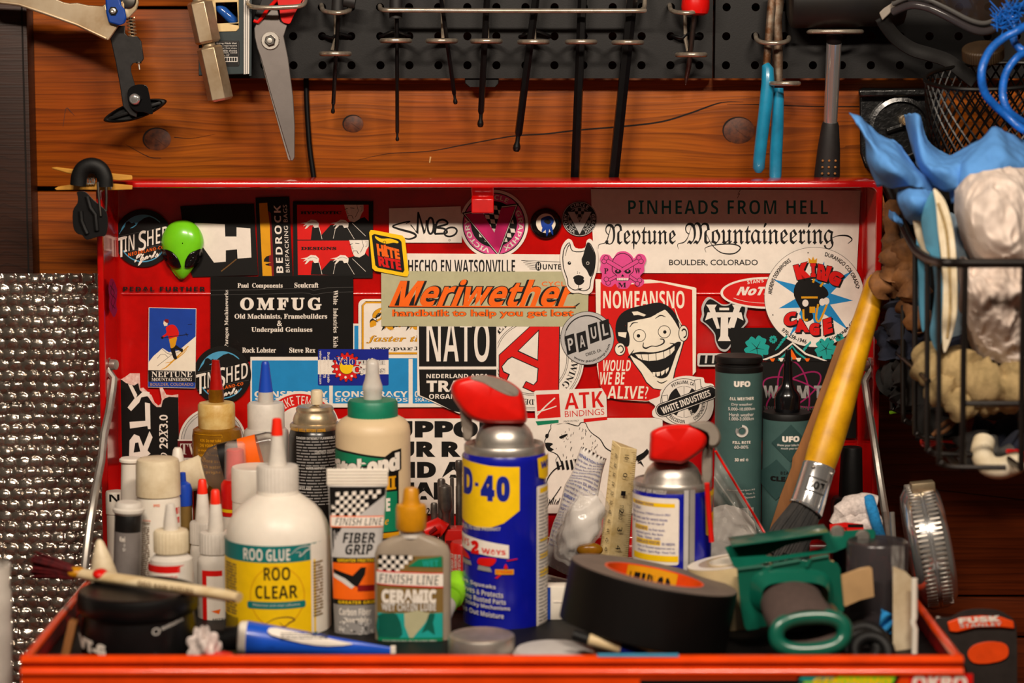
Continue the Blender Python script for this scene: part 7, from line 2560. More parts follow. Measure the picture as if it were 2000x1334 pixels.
# torpedo level
t = thing('spirit_level', 'dark green spirit level with a cream-framed blue vial and printed label', 'spirit level', P(440, 146, 1.955))
g = G()
op = [(421, 5), (463, 4), (465, 44), (424, 46)]
g.prism([(388, -60), (476, -60), (476, 145), (388, 148)], 'levelgreen', fl(1.945), 0, .026, holes=[[(419, 2), (465, 2), (466, 47), (423, 48)]]); bd = g.obj('body', t, bev=.0006)
g = G()
g.prism([(410, -60), (466, -60), (467, 55), (462, 61), (424, 62), (414, 56)], 'cream_plastic', fl(1.944), 0, .004, holes=[op]); g.obj('vial_frame', t, bev=.0006, label='cream vial frame')
g = G(); g.tube([P(424, 8, 1.955), P(428, 14, 1.955), P(455, 40, 1.955), P(460, 45, 1.955)], [.0025, .0042, .0042, .0025], 'vial', 16); g.obj('vial', t, label='blue bubble vial')
g = G()
g.prism([(476, -60), (487.5, -60), (486.5, 144), (476, 145)], 'ltgrey', fl(1.9435), 0, .028)
for x in (479.5, 483.5):
    g.prism([(x - .6, -60), (x + .6, -60), (x + .4, 144), (x - .8, 144)], 'dkgrey', fl(1.9433), 0, .0004)
g.prism([(487.5, -60), (492, -60), (491, 148), (486.5, 148)], 'levelgreen', fl(1.945), 0, .026)
g.obj('rail', t)
a = Art()
a.rect(421, 79, 468, 130, 'ink', 4)
a.line([(424, 81), (464, 80), (466, 84), (466, 126)], .7, 'dkgrey')
for i, s_2 in enumerate(('Using Pitch Vial.', 'lines represent', '1/8" per foot slope.', 'If bubble shows', 'position, solid', 'line shows 1/4"', 'slope pitch.')):
    a.text(s_2, (423, 83 + i * 4.6, 463 if i < 5 else 448, 87 + i * 4.6), 'ltgrey', 'bold' if i == 0 else 'sans')
a.rect(438, 111, 464, 121, 'ltgrey')
for i in range(5):
    a.rect(439.5 + i * 4.8, 112.5, 443 + i * 4.8, 119.5, 'ink')
a.to(g := G(), lambda x, y, e: P(x, y, 1.9447 - e)); g.obj('label', bd, fix=False, label='printed instruction label')

# hex couplings
t = thing('hex_coupling_bar', 'chain of steel hex couplings hanging at an angle in front of the green spirit level', 'hex couplings', P(430, 196, 1.93))
Ah, Bh = P(379, -44, 1.93), P(431.5, 197, 1.932)
dh = (Ah - Bh).normalized()
Mh = Matrix.Translation(Bh) @ dh.to_track_quat('Z', 'Y').to_matrix().to_4x4() @ Matrix.Rotation(rad(22), 4, 'Z')
sh_ = S(1.93, 100)
g = G(); g.lathe([(13 * sh_, .01), (13 * sh_, (Ah - Bh).length)], 'brass', Mh, n=20); rd_ = g.obj('threaded_rod', t)
for k, (z0, z1) in enumerate(((0, 106), (112, 194), (201, 246))):
    z0, z1 = z0 * sh_ * 1.02, z1 * sh_ * 1.02
    g = G(); g.lathe([(21 * sh_, z0), (25.5 * sh_, z0 + .0018), (25.5 * sh_, z1 - .0018), (21 * sh_, z1)], 'clampgold', Mh, n=6); g.obj('coupling_nut', t, ang=15, bev=.0004)

# locking clamp
k1 = lambda pts: Z(pts, 0, 0, 3.706)
t = thing('locking_clamp', 'locking clamp with brassy sheet handle, blue block, spring and black swivel foot', 'clamp', P(262, 240, 1.95))
g = G(); g.prism(k1([(-60, -40), (380, -20), (460, 15), (505, 24), (560, 20), (640, 38), (740, 44), (765, 24), (770, 60), (900, 0), (905, 130), (862, 186), (792, 288), (772, 292), (730, 276), (560, 190), (340, 108), (210, 58), (120, 36), (-60, 20)]), 'clampgold', fl(1.934), 0, .012); hd = g.obj('handle', t, bev=.0022, bseg=3)
g = G(); g.tube([P(*p, 1.933) for p in k1([(-40, 12), (140, 34), (330, 98), (560, 180), (770, 280)])], .0013, 'clampgold', 8); g.obj('rolled_edge', hd)
g = G(); g.prism(k1([(860, -60), (990, -60), (1006, 20), (990, 72), (940, 126), (900, 140), (870, 60)]), 'brass', fl(1.937), 0, .008); g.lathe([(16 * sB, 0), (16 * sB, .002), (9 * sB, .003), (0, .003)], 'steel_dark', Matrix.Translation(P(250, 1, 1.937)) @ Matrix.Rotation(rad(90), 4, 'X'), n=24); g.obj('pivot_plate', t, bev=.001)
g = G(); g.prism(k1([(762, -20), (870, -10), (880, 40), (905, 70), (916, 130), (906, 168), (862, 186), (786, 164), (768, 90)]), 'bluepaint', fl(1.928), 0, .010); bb = g.obj('lock_block', t, bev=.0014, label='blue lock block')
g = G(); g.lathe([(9 * sB, 0), (9 * sB, .0012), (0, .0012)], 'toolblack', Matrix.Translation(P(221.5, 21.5, 1.928)) @ Matrix.Rotation(rad(90), 4, 'X'), n=6); g.lathe([(5.5 * sB, .001), (5.5 * sB, .003), (3 * sB, .0034), (0, .0026)], 'steel', Matrix.Translation(P(221.5, 21.5, 1.928)) @ Matrix.Rotation(rad(90), 4, 'X'), n=16); g.obj('nut', bb, label='steel nut in a black recess')
g = G()
A0, A1 = P(254.5, 34, 1.946), P(259.5, 72, 1.948)
pts = []
for i in range(71):
    k = i / 70
    a_ = k * 2 * pi * 6
    pts.append(A0.lerp(A1, k) + V((.0034 * cos(a_), .0034 * sin(a_), 0)))
g.tube(pts, .0006, 'brass', 6); g.tube([A0, A1], .0012, 'steel_dark', 8); g.obj('spring', t)
g = G(); g.prism(k1([(798, 276), (858, 188), (905, 186), (906, 240), (930, 264), (1000, 266), (1024, 300), (1042, 425), (1030, 446), (965, 458), (950, 480), (950, 520), (978, 616), (1000, 780), (990, 852), (940, 832), (890, 772), (868, 620), (835, 440)]), 'iron_black', fl(1.9445), 0, .004); jw = g.obj('jaw', t, bev=.0007, label='dark grey steel jaw bracket')
g = G(); g.lathe([(5.5 * sB, 0), (5.5 * sB, .0014), (0, .0014)], 'steel_dark', Matrix.Translation(P(271, 124, 1.946)), n=16); g.tube([P(271, 125, 1.946), P(272.5, 136, 1.946)], .0007, 'steel', 8); g.obj('pin', jw)
g = G()
fc = P(264.5, 216, 1.951)
Rf = Matrix.Rotation(rad(19), 3, 'Y') @ Matrix.Identity(3)
Rf = Matrix.Rotation(rad(-17), 3, 'Y')
def boat(u, v):
    a_ = u * 2 * pi
    q = [(1.0, -.35), (1.02, .0), (.97, .35), (.9, .42), (.84, .3), (.78, -.1), (0.0, -.15)][v]
    ca, sa = cos(a_), sin(a_)
    x = 64 * sB * q[0] * ca * (1 - .0 * abs(ca))
    yv = 17 * sB * q[0] * sa * (1 - .25 * ca * ca)
    return fc + Rf @ V((x, -.0085 * q[1] - .0015, yv))
vs = [boat(i / 40, v) for v in range(7) for i in range(40)]
fs = [[v * 40 + i, v * 40 + (i + 1) % 40, (v + 1) * 40 + (i + 1) % 40, (v + 1) * 40 + i] for v in range(6) for i in range(40)]
g.add(vs, fs, 'rubber')
g.box(fc + V((0, -.002, 0)), (.05, .004, .003), 'rubber', R=Rf, bev=.0006)
g.obj('swivel_foot', t, label='black swivel foot')
g = G(); g.prism(cr(k1([(935, 640), (995, 612), (1060, 620), (1078, 670), (1092, 740), (1106, 826), (1040, 812), (985, 806), (940, 766), (922, 700)]), 3), 'black_gloss', fl(1.9395), 0, .006); g.obj('foot_cap', t, bev=.002, bseg=3)
MXn = Matrix.Translation(P(264.3, 193.3, 1.9395)) @ Matrix.Rotation(rad(90), 4, 'X')
g = G(); g.lathe([(13 * sB, 0), (13 * sB, .002), (11 * sB, .0026)], 'black_gloss', MXn, n=6); g.lathe([(10.5 * sB, .002), (10.5 * sB, .0042), (8.5 * sB, .005), (6.5 * sB, .0044), (6 * sB, .0052), (0, .0058)], 'chrome', MXn, n=28); g.obj('foot_nut', t, label='bright nut')

# cable, mounting tab
g = G(); g.tube(cr([P(599, 140, 1.9965), P(598, 165, 1.9965), P(600, 220, 1.9965), P(605, 290, 1.996), P(613, 350, 1.9955), P(616, 400, 1.995)], 5, False), .0024, 'toolblack', 12)
tag(g.obj('cable'), 'thin black cable running down the planks from the pegboard to the chest', 'cable')
g = G(); g.prism([(908, 152), (974, 152), (974, 163), (968, 170), (916, 170), (908, 163)], 'peg_black', fl(1.978), 0, .002)
tag(g.obj('mounting_tab', bev=.0006), 'small black steel tab showing under the bottom edge of the left pegboard', 'bracket')

# pliers
k3 = lambda pts: Z(pts, 1200, 0, 3.706)
t = thing('pliers', 'old pliers with rusty jaws and worn blue dipped handles hanging from a wire loop', 'pliers', P(1520, 354, 1.96))
g = G(); g.tube([P(*p, Y) for p, Y in zip(k3([(1094, 466), (1110, 500), (1112, 600), (1090, 800), (1065, 1000), (1048, 1150), (1044, 1215), (1042, 1245)]), [1.95, 1.949, 1.948, 1.948, 1.949, 1.95, 1.951, 1.952])], [.0035, .0052, .0058, .0056, .0054, .0053, .0052, .003], 'handleblue', 20); g.obj('handle', t, label='blue left handle')
g = G(); g.tube([P(*p, Y) for p, Y in zip(k3([(1188, 636), (1186, 700), (1180, 900), (1170, 1100), (1165, 1270), (1164, 1312)]), [1.954, 1.954, 1.955, 1.956, 1.957, 1.957])], [.0042, .005, .0055, .0056, .0054, .004], 'handleblue', 20); g.obj('handle', t, label='blue right handle')
g = G(); g.tube([P(*p, Y) for p, Y in zip(k3([(1150, -40), (1138, 60), (1118, 260), (1100, 480)]), [1.953, 1.951, 1.949, 1.95])], [.003, .0028, .0024, .0022], 'rust', 12, flat=1.4); g.obj('arm', t, label='rusty left arm')
g = G(); g.tube([P(*p, Y) for p, Y in zip(k3([(1165, -60), (1180, 20), (1170, 150), (1182, 260), (1188, 420), (1186, 620)]), [1.956, 1.954, 1.954, 1.954, 1.954, 1.955])], [.005, .0048, .0042, .0034, .0032, .003], 'rust', 12, flat=1.2); g.obj('arm', t, label='rusty right arm')
g = G(); g.prism(k3([(1135, -20), (1155, 20), (1165, 60), (1150, 130), (1145, 220), (1130, 300), (1125, 200), (1130, 80)]), 'rust', fl(1.952), 0, .003); g.obj('jaw', t, label='rusty jaw')

# mallet
t = thing('mallet', 'rubber mallet with scuffed black head, chrome shaft and black dimpled grip', 'mallet', P(1612, 400, 1.98))
c0, c1 = P(1540, -4, 1.945), P(1766, -10, 1.945)
Mm = Matrix.Translation(c0) @ (c1 - c0).normalized().to_track_quat('Z', 'Y').to_matrix().to_4x4()
Lm = (c1 - c0).length
g = G(); g.lathe([(0, 0), (.02, 0), (.0245, .0015), (.026, .005), (.026, Lm * .3), (.0265, Lm * .32), (.0265, Lm * .6), (.026, Lm * .62), (.026, Lm - .005), (.0245, Lm - .0015), (.02, Lm), (0, Lm)], 'malletrubber', Mm, n=44); g.obj('head', t)
ax_ = [P(1631, 60, 1.948), P(1629, 84, 1.951), P(1622, 240, 1.971), P(1613, 380, 1.983)]
g = G(); g.tube([ax_[0], ax_[0].lerp(ax_[1], .8), ax_[1]], [.0072, .0074, .0062], 'rubber', 20); g.obj('collar', t)
g = G(); g.tube([ax_[1], ax_[2], ax_[2].lerp(ax_[3], .1)], [.0066, .0059, .0058], 'chrome', 28); g.obj('shaft', t)
g = G(); g.tube([ax_[2].lerp(ax_[3], -.01), ax_[2].lerp(ax_[3], .04), ax_[2].lerp(ax_[3], .35), ax_[2].lerp(ax_[3], .7), ax_[2].lerp(ax_[3], 1.0)], [.0066, .0076, .0098, .0112, .0118], 'darkgrip', 28); gp = g.obj('grip', t)
g = G()
for r_ in range(5):
    for c_ in range(3):
        x, y = 1607 + c_ * 12.5 - r_ * .6, 314 + r_ * 12.5
        if y < 356:
            g.ell(P(x, y, 1.9665 + (.001 if c_ != 1 else 0)), (.0011, .0006, .0011), 'cardboard', nu=8, nv=6)
g.obj('dimples', gp, label='rows of small dimples')
t = thing('wire_hook', 'oval chrome wire hook under the head of the rubber mallet', 'tool holder', P(1632, 64, 1.94), 'wire tool holders on the pegboard')
g = G(); g.tube(ring_pts(1631, 62, 52, 1.947, .016, 34), RW * 1.2, 'wire', 10, closed=True); g.obj('ring', t)
g = G(); g.tube([P(1600, 60, 1.962), P(1600, 40, 1.97), P(1600, 14, 1.985)], RW * 1.2, 'wire', 8); g.obj('stem', t)

# clothespin and bar mount clipped to the corner of the lid
t = thing('clothespin', 'wooden clothespin clamped on the top left corner of the open lid', 'clothespin', P(180, 360, 1.878))
Yp = 1.879
yaw = lambda x, y, e: P(x, y, Yp - (x - 200) * .00004 + e)
k8 = lambda pts: Z(pts, 0, 280, 3.175)
g = G(); g.prism(k8([(316, 150), (352, 147), (500, 165), (600, 180), (680, 184), (820, 198), (822, 226), (740, 232), (690, 226), (560, 214), (420, 186), (330, 160)]), 'clothespin', yaw, -.004, .004); g.obj('prong', t, bev=.0008)
g = G(); g.prism(k8([(338, 280), (360, 268), (470, 250), (580, 242), (690, 248), (822, 260), (820, 286), (700, 290), (520, 288), (350, 290)]), 'clothespin', yaw, -.004, .004); g.obj('prong', t, bev=.0008)
g = G()
for k in range(6):
    x = 500 + k * 16
    c = P(*k8([(x, 232)])[0], Yp - .0045)
    g.tube([c + V((.0006 * k * 0, -.0016 * cos(a_ * pi / 8) * 0, 0)) + V((0, .0055 * 0, 0)) + V((.0012 * sin(a_ * pi / 8), -.002, .0026 * cos(a_ * pi / 8))) for a_ in range(16)], .0006, 'steel', 6, closed=True)
g.tube([P(*p, Yp - .005) for p in k8([(575, 205), (560, 222), (575, 242), (592, 226), (582, 214)])], .0009, 'wire', 8)
g.tube([P(*p, Yp - .0048) for p in k8([(640, 240), (690, 262), (688, 282)])], .0009, 'wire', 8)
g.obj('spring', t)
t = thing('bar_mount', 'black plastic clip-on bar mount hanging from the clothespin at the left of the lid', 'bar mount', P(176, 468, 1.872))
Yv = 1.868
kb = lambda x, y, e: P(x, y, Yv + e)
g = G(); g.prism(cr(k8([(478, 300), (530, 300), (580, 350), (640, 400), (662, 430), (670, 500), (655, 570), (610, 578), (540, 598), (510, 570), (480, 560), (455, 520), (452, 420), (480, 370), (482, 330)]), 3), 'jarblack', kb, -.008, .008); bd = g.obj('body', t, bev=.003, bseg=3)
g = G(); g.tube(cr([P(*p, Yv - .002) for p in k8([(484, 262), (492, 200), (520, 155), (570, 138), (620, 158), (648, 210), (652, 270)])], 5, False), .0048, 'rubber', 16, flat=1.4); g.obj('strap_loop', t)
g = G(); g.tube([P(*p, Yv - .010) for p in k8([(606, 240), (612, 330), (624, 450)])], .0011, 'steel_dark', 8); g.tube([P(*p, Yv - .006) for p in k8([(658, 270), (660, 340), (656, 420)])], .0011, 'steel_dark', 8); g.obj('bail_wire', t)
g = G(); g.tube([P(*p, Yv - .0088) for p in k8([(500, 420), (505, 480), (525, 530), (540, 560)])], .0022, 'rubber', 8); g.tube([P(*p, Yv - .0088) for p in k8([(540, 330), (560, 400), (590, 440), (600, 540)])], .0022, 'rubber', 8); g.obj('moulded_rib', bd)
# ------------------------------------------------------------------ right: bracket, mesh cup, rope, wire basket and its contents
from mathutils import noise
def crumple(p, amp, freq, seed=0):
    p = V(p)
    q = V((p.x * freq + seed * 3.1, p.y * freq, p.z * freq * .8 + seed))
    w = noise.noise(q)
    f = 1 - 2 * abs(noise.noise(q * 1.9 + V((7, 3, 1)))) + .5 * (1 - 2 * abs(noise.noise(q * 4.3)))
    return p + V((.5 * amp * w, -amp * (f + w) * .8, .4 * amp * f))
def net(rows, m, g, nu=10, nv=8, amp=.0028, seed=0, freq=32):
    """cloth through a grid of (px, py, Y) control points"""
    R = [cr([P(*p) for p in r], nu, False) for r in rows]
    cols = list(zip(*R))
    C = [cr(list(c), nv, False) for c in cols]
    nr, ncol = len(C[0]), len(C)
    vs = []
    for i in range(ncol):
        for j in range(nr):
            p = V(C[i][j])
            vs.append(crumple(p, amp, freq, seed))
    fs = [[i * nr + j, (i + 1) * nr + j, (i + 1) * nr + j + 1, i * nr + j + 1] for i in range(ncol - 1) for j in range(nr - 1)]
    return g.add(vs, fs, m)

t = thing('cast_bracket', 'black cast wall bracket with a round boss and steel pin right of the mallet', 'bracket', P(1755, 300, 1.99))
g = G(); g.prism([(1678, 176), (1684, 172), (1836, 174), (1836, 330), (1690, 330), (1680, 300)], 'castblack', lambda x, y, e: P(x, y, 1.975 + e), 0, .0245); pb = g.obj('plate', t, bev=.002)
g = G(); g.prism([(1676, 174), (1838, 172), (1838, 188), (1678, 190)], 'castblack', lambda x, y, e: P(x, y, 1.965 + e), 0, .012); g.obj('flange', t, bev=.002)
c = P(1757, 252, 1.975)
sK = S(1.975, 250)
g = G(); g.lathe([(64 * sK, 0), (62 * sK, .006), (54 * sK, .007), (52 * sK, .003), (0, .003)], 'castblack', Matrix.Translation(c) @ Matrix.Rotation(rad(90), 4, 'X'), n=48); g.obj('boss', t)
g = G(); g.lathe([(10.5 * sK, 0), (10.5 * sK, .012), (8.5 * sK, .0135), (7 * sK, .0125), (6 * sK, .014), (0, .014)], 'brass', Matrix.Translation(P(1765, 235, 1.974)) @ Matrix.Rotation(rad(90), 4, 'X'), n=28); g.obj('pin', t, label='steel pin')
g = G(); g.tube([P(1732, 256, 1.9695), P(1762, 246, 1.9695)], .003, 'castblack', 8); g.obj('spoke', t)

# goggles
t = thing('goggles', 'pair of smoky safety goggles with a black strap hanging over the right pegboard', 'goggles', P(1850, 60, 1.90))
k5 = lambda pts: Z(pts, 1600, 0, 4.4475)
fr_ = k5([(640, 104), (740, 60), (830, 42), (950, 66), (1100, 135), (1300, 240), (1430, 272), (1530, 232), (1600, 140), (1650, 60), (1700, -60)])
g = G(); g.tube(cr([P(*p, 1.905 - .02 * sin(i / 10 * pi)) for i, p in enumerate(fr_)], 4, False), .0036, 'smoke', 12)
g.tube(cr([P(x, y - 16, 1.90 - .02 * sin(i / 10 * pi)) for i, (x, y) in enumerate(fr_)], 4, False), .0022, 'dkgrey', 10); g.obj('frame', t)
g = G()
def lens(u, v):
    i = u * 10
    a_ = int(min(i, 9)); f = i - a_
    x = fr_[a_][0] + (fr_[a_ + 1][0] - fr_[a_][0]) * f
    y = fr_[a_][1] + (fr_[a_ + 1][1] - fr_[a_][1]) * f
    return P(x + 4 * v, y - 14 - (y + 60) * v * 1.0, 1.90 - .02 * sin(u * pi) - .016 * sin(v * pi / 2))
g.grid(lens, 30, 8, 'lens'); g.obj('lens', t, label='smoky lens')
g = G(); g.prism(k5([(520, 110), (560, 72), (640, 20), (720, -30), (760, -10), (660, 70), (600, 130), (548, 178)]), 'greyplastic', lambda x, y, e: P(x, y, 1.905 + e), 0, .004); g.obj('strap_clip', t, bev=.0008)
g = G()
sp = [(1722, 34), (1732, 52), (1752, 76), (1782, 96), (1815, 106), (1850, 118), (1880, 140), (1905, 160)]
sY = [1.908, 1.915, 1.925, 1.93, 1.925, 1.91, 1.90, 1.89]
L1, L2 = [], []
for i, (x, y) in enumerate(sp):
    a_ = V(sp[min(i + 1, 7)]) - V(sp[max(i - 1, 0)])
    nn = V((-a_.y, a_.x)).normalized() * 13
    L1.append(P(x + nn.x, y + nn.y, sY[i])); L2.append(P(x - nn.x, y - nn.y, sY[i] + .004))
A_, B_ = cr(L1, 4, False), cr(L2, 4, False)
n = len(A_)
g.add(A_ + B_, [[i, i + 1, n + i + 1, n + i] for i in range(n - 1)], 'strap'); g.obj('strap', t, sol=.002, label='black elastic strap')

# mesh cup
t = thing('mesh_cup', 'black wire mesh cup beside the blue rope', 'mesh cup', P(1930, 310, 1.87))
Yc = 1.868
cc = P(1946, 148, Yc)
def cup(u, v):
    a_ = u * 2 * pi
    r = .0585 * (1 - .10 * v)
    return cc + V((r * cos(a_), r * .75 * sin(a_), .010 * sin(a_) * (1 - v) + .004 * cos(a_) - .078 * v))
g = G()
for s_ in (1, -1):
    for k in range(42):
        g.tube([cup((k + s_ * j * .7) / 42, j / 9) for j in range(10)], .0008, 'meshwire', 4)
g.obj('mesh', t, fix=False)
g = G(); g.tube([cup(i / 40, 0) for i in range(40)], .0018, 'meshwire', 8, closed=True); g.obj('rim', t)
g = G(); g.tube([cup(i / 40, 1) for i in range(40)], .0018, 'meshwire', 8, closed=True); g.obj('base_ring', t)
t = thing('ribbed_lid', 'brown ribbed lid tilted on top of the mesh cup', 'lid', P(1920, 100, 1.875))
Ml = Matrix.Translation(P(1920, 106, 1.872)) @ Matrix.Rotation(rad(-7), 4, 'Y') @ Matrix.Rotation(rad(20), 4, 'X')
g = G(); g.lathe([(.0165, -.004), (.0172, -.003), (.0172, .005), (.016, .0062), (0, .0062)], 'brownlid', Ml, n=96, rib=.03); g.obj('lid', t)
# rope
t = thing('rope', 'loops of bright blue braided rope with a frayed end, upper right', 'rope', P(1960, 260, 1.80))
g = G()
for pts, Y in (([(1790, 40), (1730, 110), (1690, 230), (1690, 340), (1740, 420), (1800, 450)], 1.825),
               ([(1800, 220), (1720, 270), (1600, 330), (1490, 430), (1425, 560), (1410, 680), (1440, 810), (1520, 910), (1620, 1000), (1720, 1090), (1800, 1140)], 1.80),
               ([(1800, 450), (1720, 500), (1640, 600), (1600, 720), (1598, 850), (1640, 960), (1720, 1030), (1800, 1080)], 1.815)):
    g.tube(cr([P(*p, Y + .006 * sin(i)) for i, p in enumerate(k5(pts))], 6, False), .0033, 'rope', 12)
g.obj('loops', t)
g = G()
rn = random.Random(7)
for i in range(150):
    k = rn.random()
    p0 = P(*k5([(1560 + 150 * k, 220 - 140 * k)])[0], 1.82)
    g.tube([p0 + V((rn.gauss(0, .003), rn.gauss(0, .003), rn.gauss(0, .003))), p0 + V((rn.gauss(.002, .006), rn.gauss(0, .004), rn.gauss(.002, .006)))], .00045, 'rope', 4)
g.obj('frayed_end', t, label='fuzzy frayed end', fix=False)

# the wire basket
XS = .318
def ws(px, py):
    tt = XS * F / (px - 1000)
    d = ray(px, py)
    return CAM + d * tt
t = thing('wire_basket', 'black wire basket of rags and gloves mounted on the wall at the right edge', 'basket', P(1900, 900, 1.75))
g = G()
YFB = ws(1836, 700).y
cor = P(1838, 512, YFB)
g.tube(cr([P(1706, 288, 1.985), ws(1716, 322), ws(1735, 372), ws(1760, 432), ws(1786, 484), ws(1806, 502), ws(1824, 510), P(1842, 513, YFB - .003), P(1880, 514, YFB - .004), P(2000, 514, YFB - .004), P(2200, 514, YFB - .004)], 5, False), .0036, 'basketwire', 12)
g.obj('rim', t)
bot = {1742: 796, 1764: 820, 1787: 846, 1811: 878, 1834: 903}
tops = {1742: 388, 1764: 440, 1787: 486, 1811: 503, 1834: 511}
for px in bot:
    g = G()
    e = ws(px, bot[px])
    g.tube(cr([ws(px, tops[px]), ws(px, (tops[px] + bot[px]) / 2), ws(px, bot[px] - 12), e + V((.002, 0, 0)), e + V((.010, 0, -.0035)), e + V((.05, 0, -.004))], 4, False), .0021, 'basketwire', 8)
    g.obj('side_wire', t)
for px in (1880, 1995, 2110):
    g = G()
    e = P(px, 906, YFB - .004)
    g.tube(cr([P(px + 6, 513, YFB - .004), P(px + 2, 700, YFB - .004), P(px, 895, YFB - .004), e + V((0, .006, -.003)), e + V((0, .05, -.004))], 4, False), .0024, 'basketwire', 8)
    g.obj('front_wire', t)
g = G(); g.tube([ws(1740, 680), ws(1790, 722), ws(1814, 744)], .0021, 'basketwire', 8); g.obj('cross_wire', t)
g = G(); g.tube([P(1886, 788, YFB - .002), P(2000, 788, YFB - .002), P(2200, 788, YFB - .002)], .0023, 'basketwire', 8); g.obj('cross_wire', t)

# blue rag over the rim
g = G()
net([[(1657, 222, 1.80), (1676, 230, 1.80), (1700, 248, 1.81), (1720, 268, 1.83), (1744, 275, 1.84)],
     [(1670, 242, 1.79), (1690, 262, 1.78), (1712, 280, 1.79), (1745, 284, 1.80), (1768, 300, 1.82)],
     [(1690, 276, 1.79), (1708, 296, 1.765), (1735, 310, 1.76), (1768, 320, 1.78), (1790, 332, 1.81)],
     [(1693, 318, 1.79), (1712, 332, 1.765), (1745, 338, 1.75), (1785, 345, 1.77), (1812, 352, 1.80)],
     [(1712, 364, 1.80), (1742, 367, 1.78), (1775, 366, 1.765), (1806, 372, 1.78), (1832, 382, 1.80)]], 'bluerag', g, seed=1)
net([[(1766, 226, 1.86), (1780, 224, 1.83), (1794, 228, 1.82), (1798, 240, 1.84), (1800, 262, 1.86)],
     [(1774, 262, 1.85), (1786, 262, 1.81), (1796, 266, 1.80), (1806, 276, 1.82), (1822, 290, 1.85)],
     [(1784, 300, 1.84), (1796, 312, 1.79), (1812, 318, 1.78), (1836, 314, 1.79), (1856, 306, 1.82)],
     [(1796, 330, 1.81), (1812, 338, 1.775), (1836, 336, 1.76), (1862, 330, 1.765), (1890, 312, 1.78)],
     [(1822, 366, 1.80), (1838, 372, 1.78), (1856, 374, 1.77), (1880, 366, 1.765), (1908, 350, 1.77)]], 'bluerag', g, seed=3)
net([[(1856, 308, 1.82), (1890, 288, 1.81), (1920, 268, 1.80), (1942, 250, 1.80), (1966, 262, 1.81), (2010, 282, 1.82)],
     [(1852, 326, 1.80), (1886, 312, 1.77), (1922, 296, 1.765), (1952, 288, 1.765), (1980, 296, 1.78), (2030, 310, 1.80)],
     [(1850, 352, 1.79), (1884, 342, 1.755), (1924, 330, 1.75), (1956, 320, 1.75), (1990, 322, 1.76), (2035, 335, 1.78)],
     [(1856, 400, 1.79), (1880, 396, 1.76), (1920, 384, 1.75), (1958, 372, 1.75), (1994, 366, 1.76), (2040, 372, 1.78)]], 'bluerag', g, seed=5)
net([[(1752, 372, 1.79), (1780, 372, 1.76), (1812, 374, 1.765), (1836, 384, 1.79)],
     [(1752, 398, 1.775), (1778, 394, 1.745), (1808, 396, 1.75), (1830, 410, 1.78)],
     [(1766, 424, 1.78), (1782, 420, 1.755), (1802, 424, 1.76), (1818, 436, 1.785)],
     [(1776, 440, 1.80), (1788, 440, 1.79), (1800, 444, 1.79), (1810, 450, 1.80)]], 'bluerag', g, seed=6)
o = g.obj('blue_rag', ang=70, sol=.0012)
tag(o, 'crumpled sky blue shop rag spilling over the rim of the wire basket', 'rag')
g = G()
net([[(1736, 412, 1.83), (1746, 416, 1.81), (1760, 428, 1.81)], [(1734, 424, 1.83), (1748, 432, 1.80), (1762, 440, 1.81)], [(1736, 428, 1.83), (1750, 436, 1.81), (1760, 444, 1.82)]], 'bluerag', g, seed=8)
tag(g.obj('rag_corner', ang=70, sol=.001), 'small blue rag corner poking out behind the basket rim', 'rag')

def blob(g, c, r, m, seed=0, amp=.16, R=None, nu=44, nv=28):
    c = V(c)
    R = R or Matrix.Identity(3)
    rn = random.Random(seed)
    W = [(rn.randint(1, 4), rn.randint(1, 5), rn.uniform(0, 6), rn.uniform(.3, 1)) for _ in range(7)]
    def fn(u, v):
        a_, b_ = u * 2 * pi, (v - .5) * pi
        k = 1 + amp * sum(w * sin(p * a_ + q * b_ * 1.3 + f) for p, q, f, w in W) / 3 * cos(b_)
        return c + R @ V((r[0] * cos(a_) * cos(b_) * k, r[1] * sin(a_) * cos(b_) * k, r[2] * sin(b_) * k))
    return g.grid(fn, nu, nv, m, cu=True)
def folds(g, path, r, m, seed=0, n=22, flat=1):
    """a rolled bit of cloth following a path"""
    pts = cr(path, 6, False)
    rn = random.Random(seed)
    rs = [r * (1 + .18 * sin(i * .9 + seed) + .1 * sin(i * 2.3)) for i in range(len(pts))]
    rs[0] *= .5; rs[-1] *= .6
    k = len(g.v)
    g.tube(pts, rs, m, n, flat=flat)
    for i in range(k, len(g.v)):
        g.v[i] = tuple(crumple(g.v[i], r * .22, .9 / r, seed))
    return g
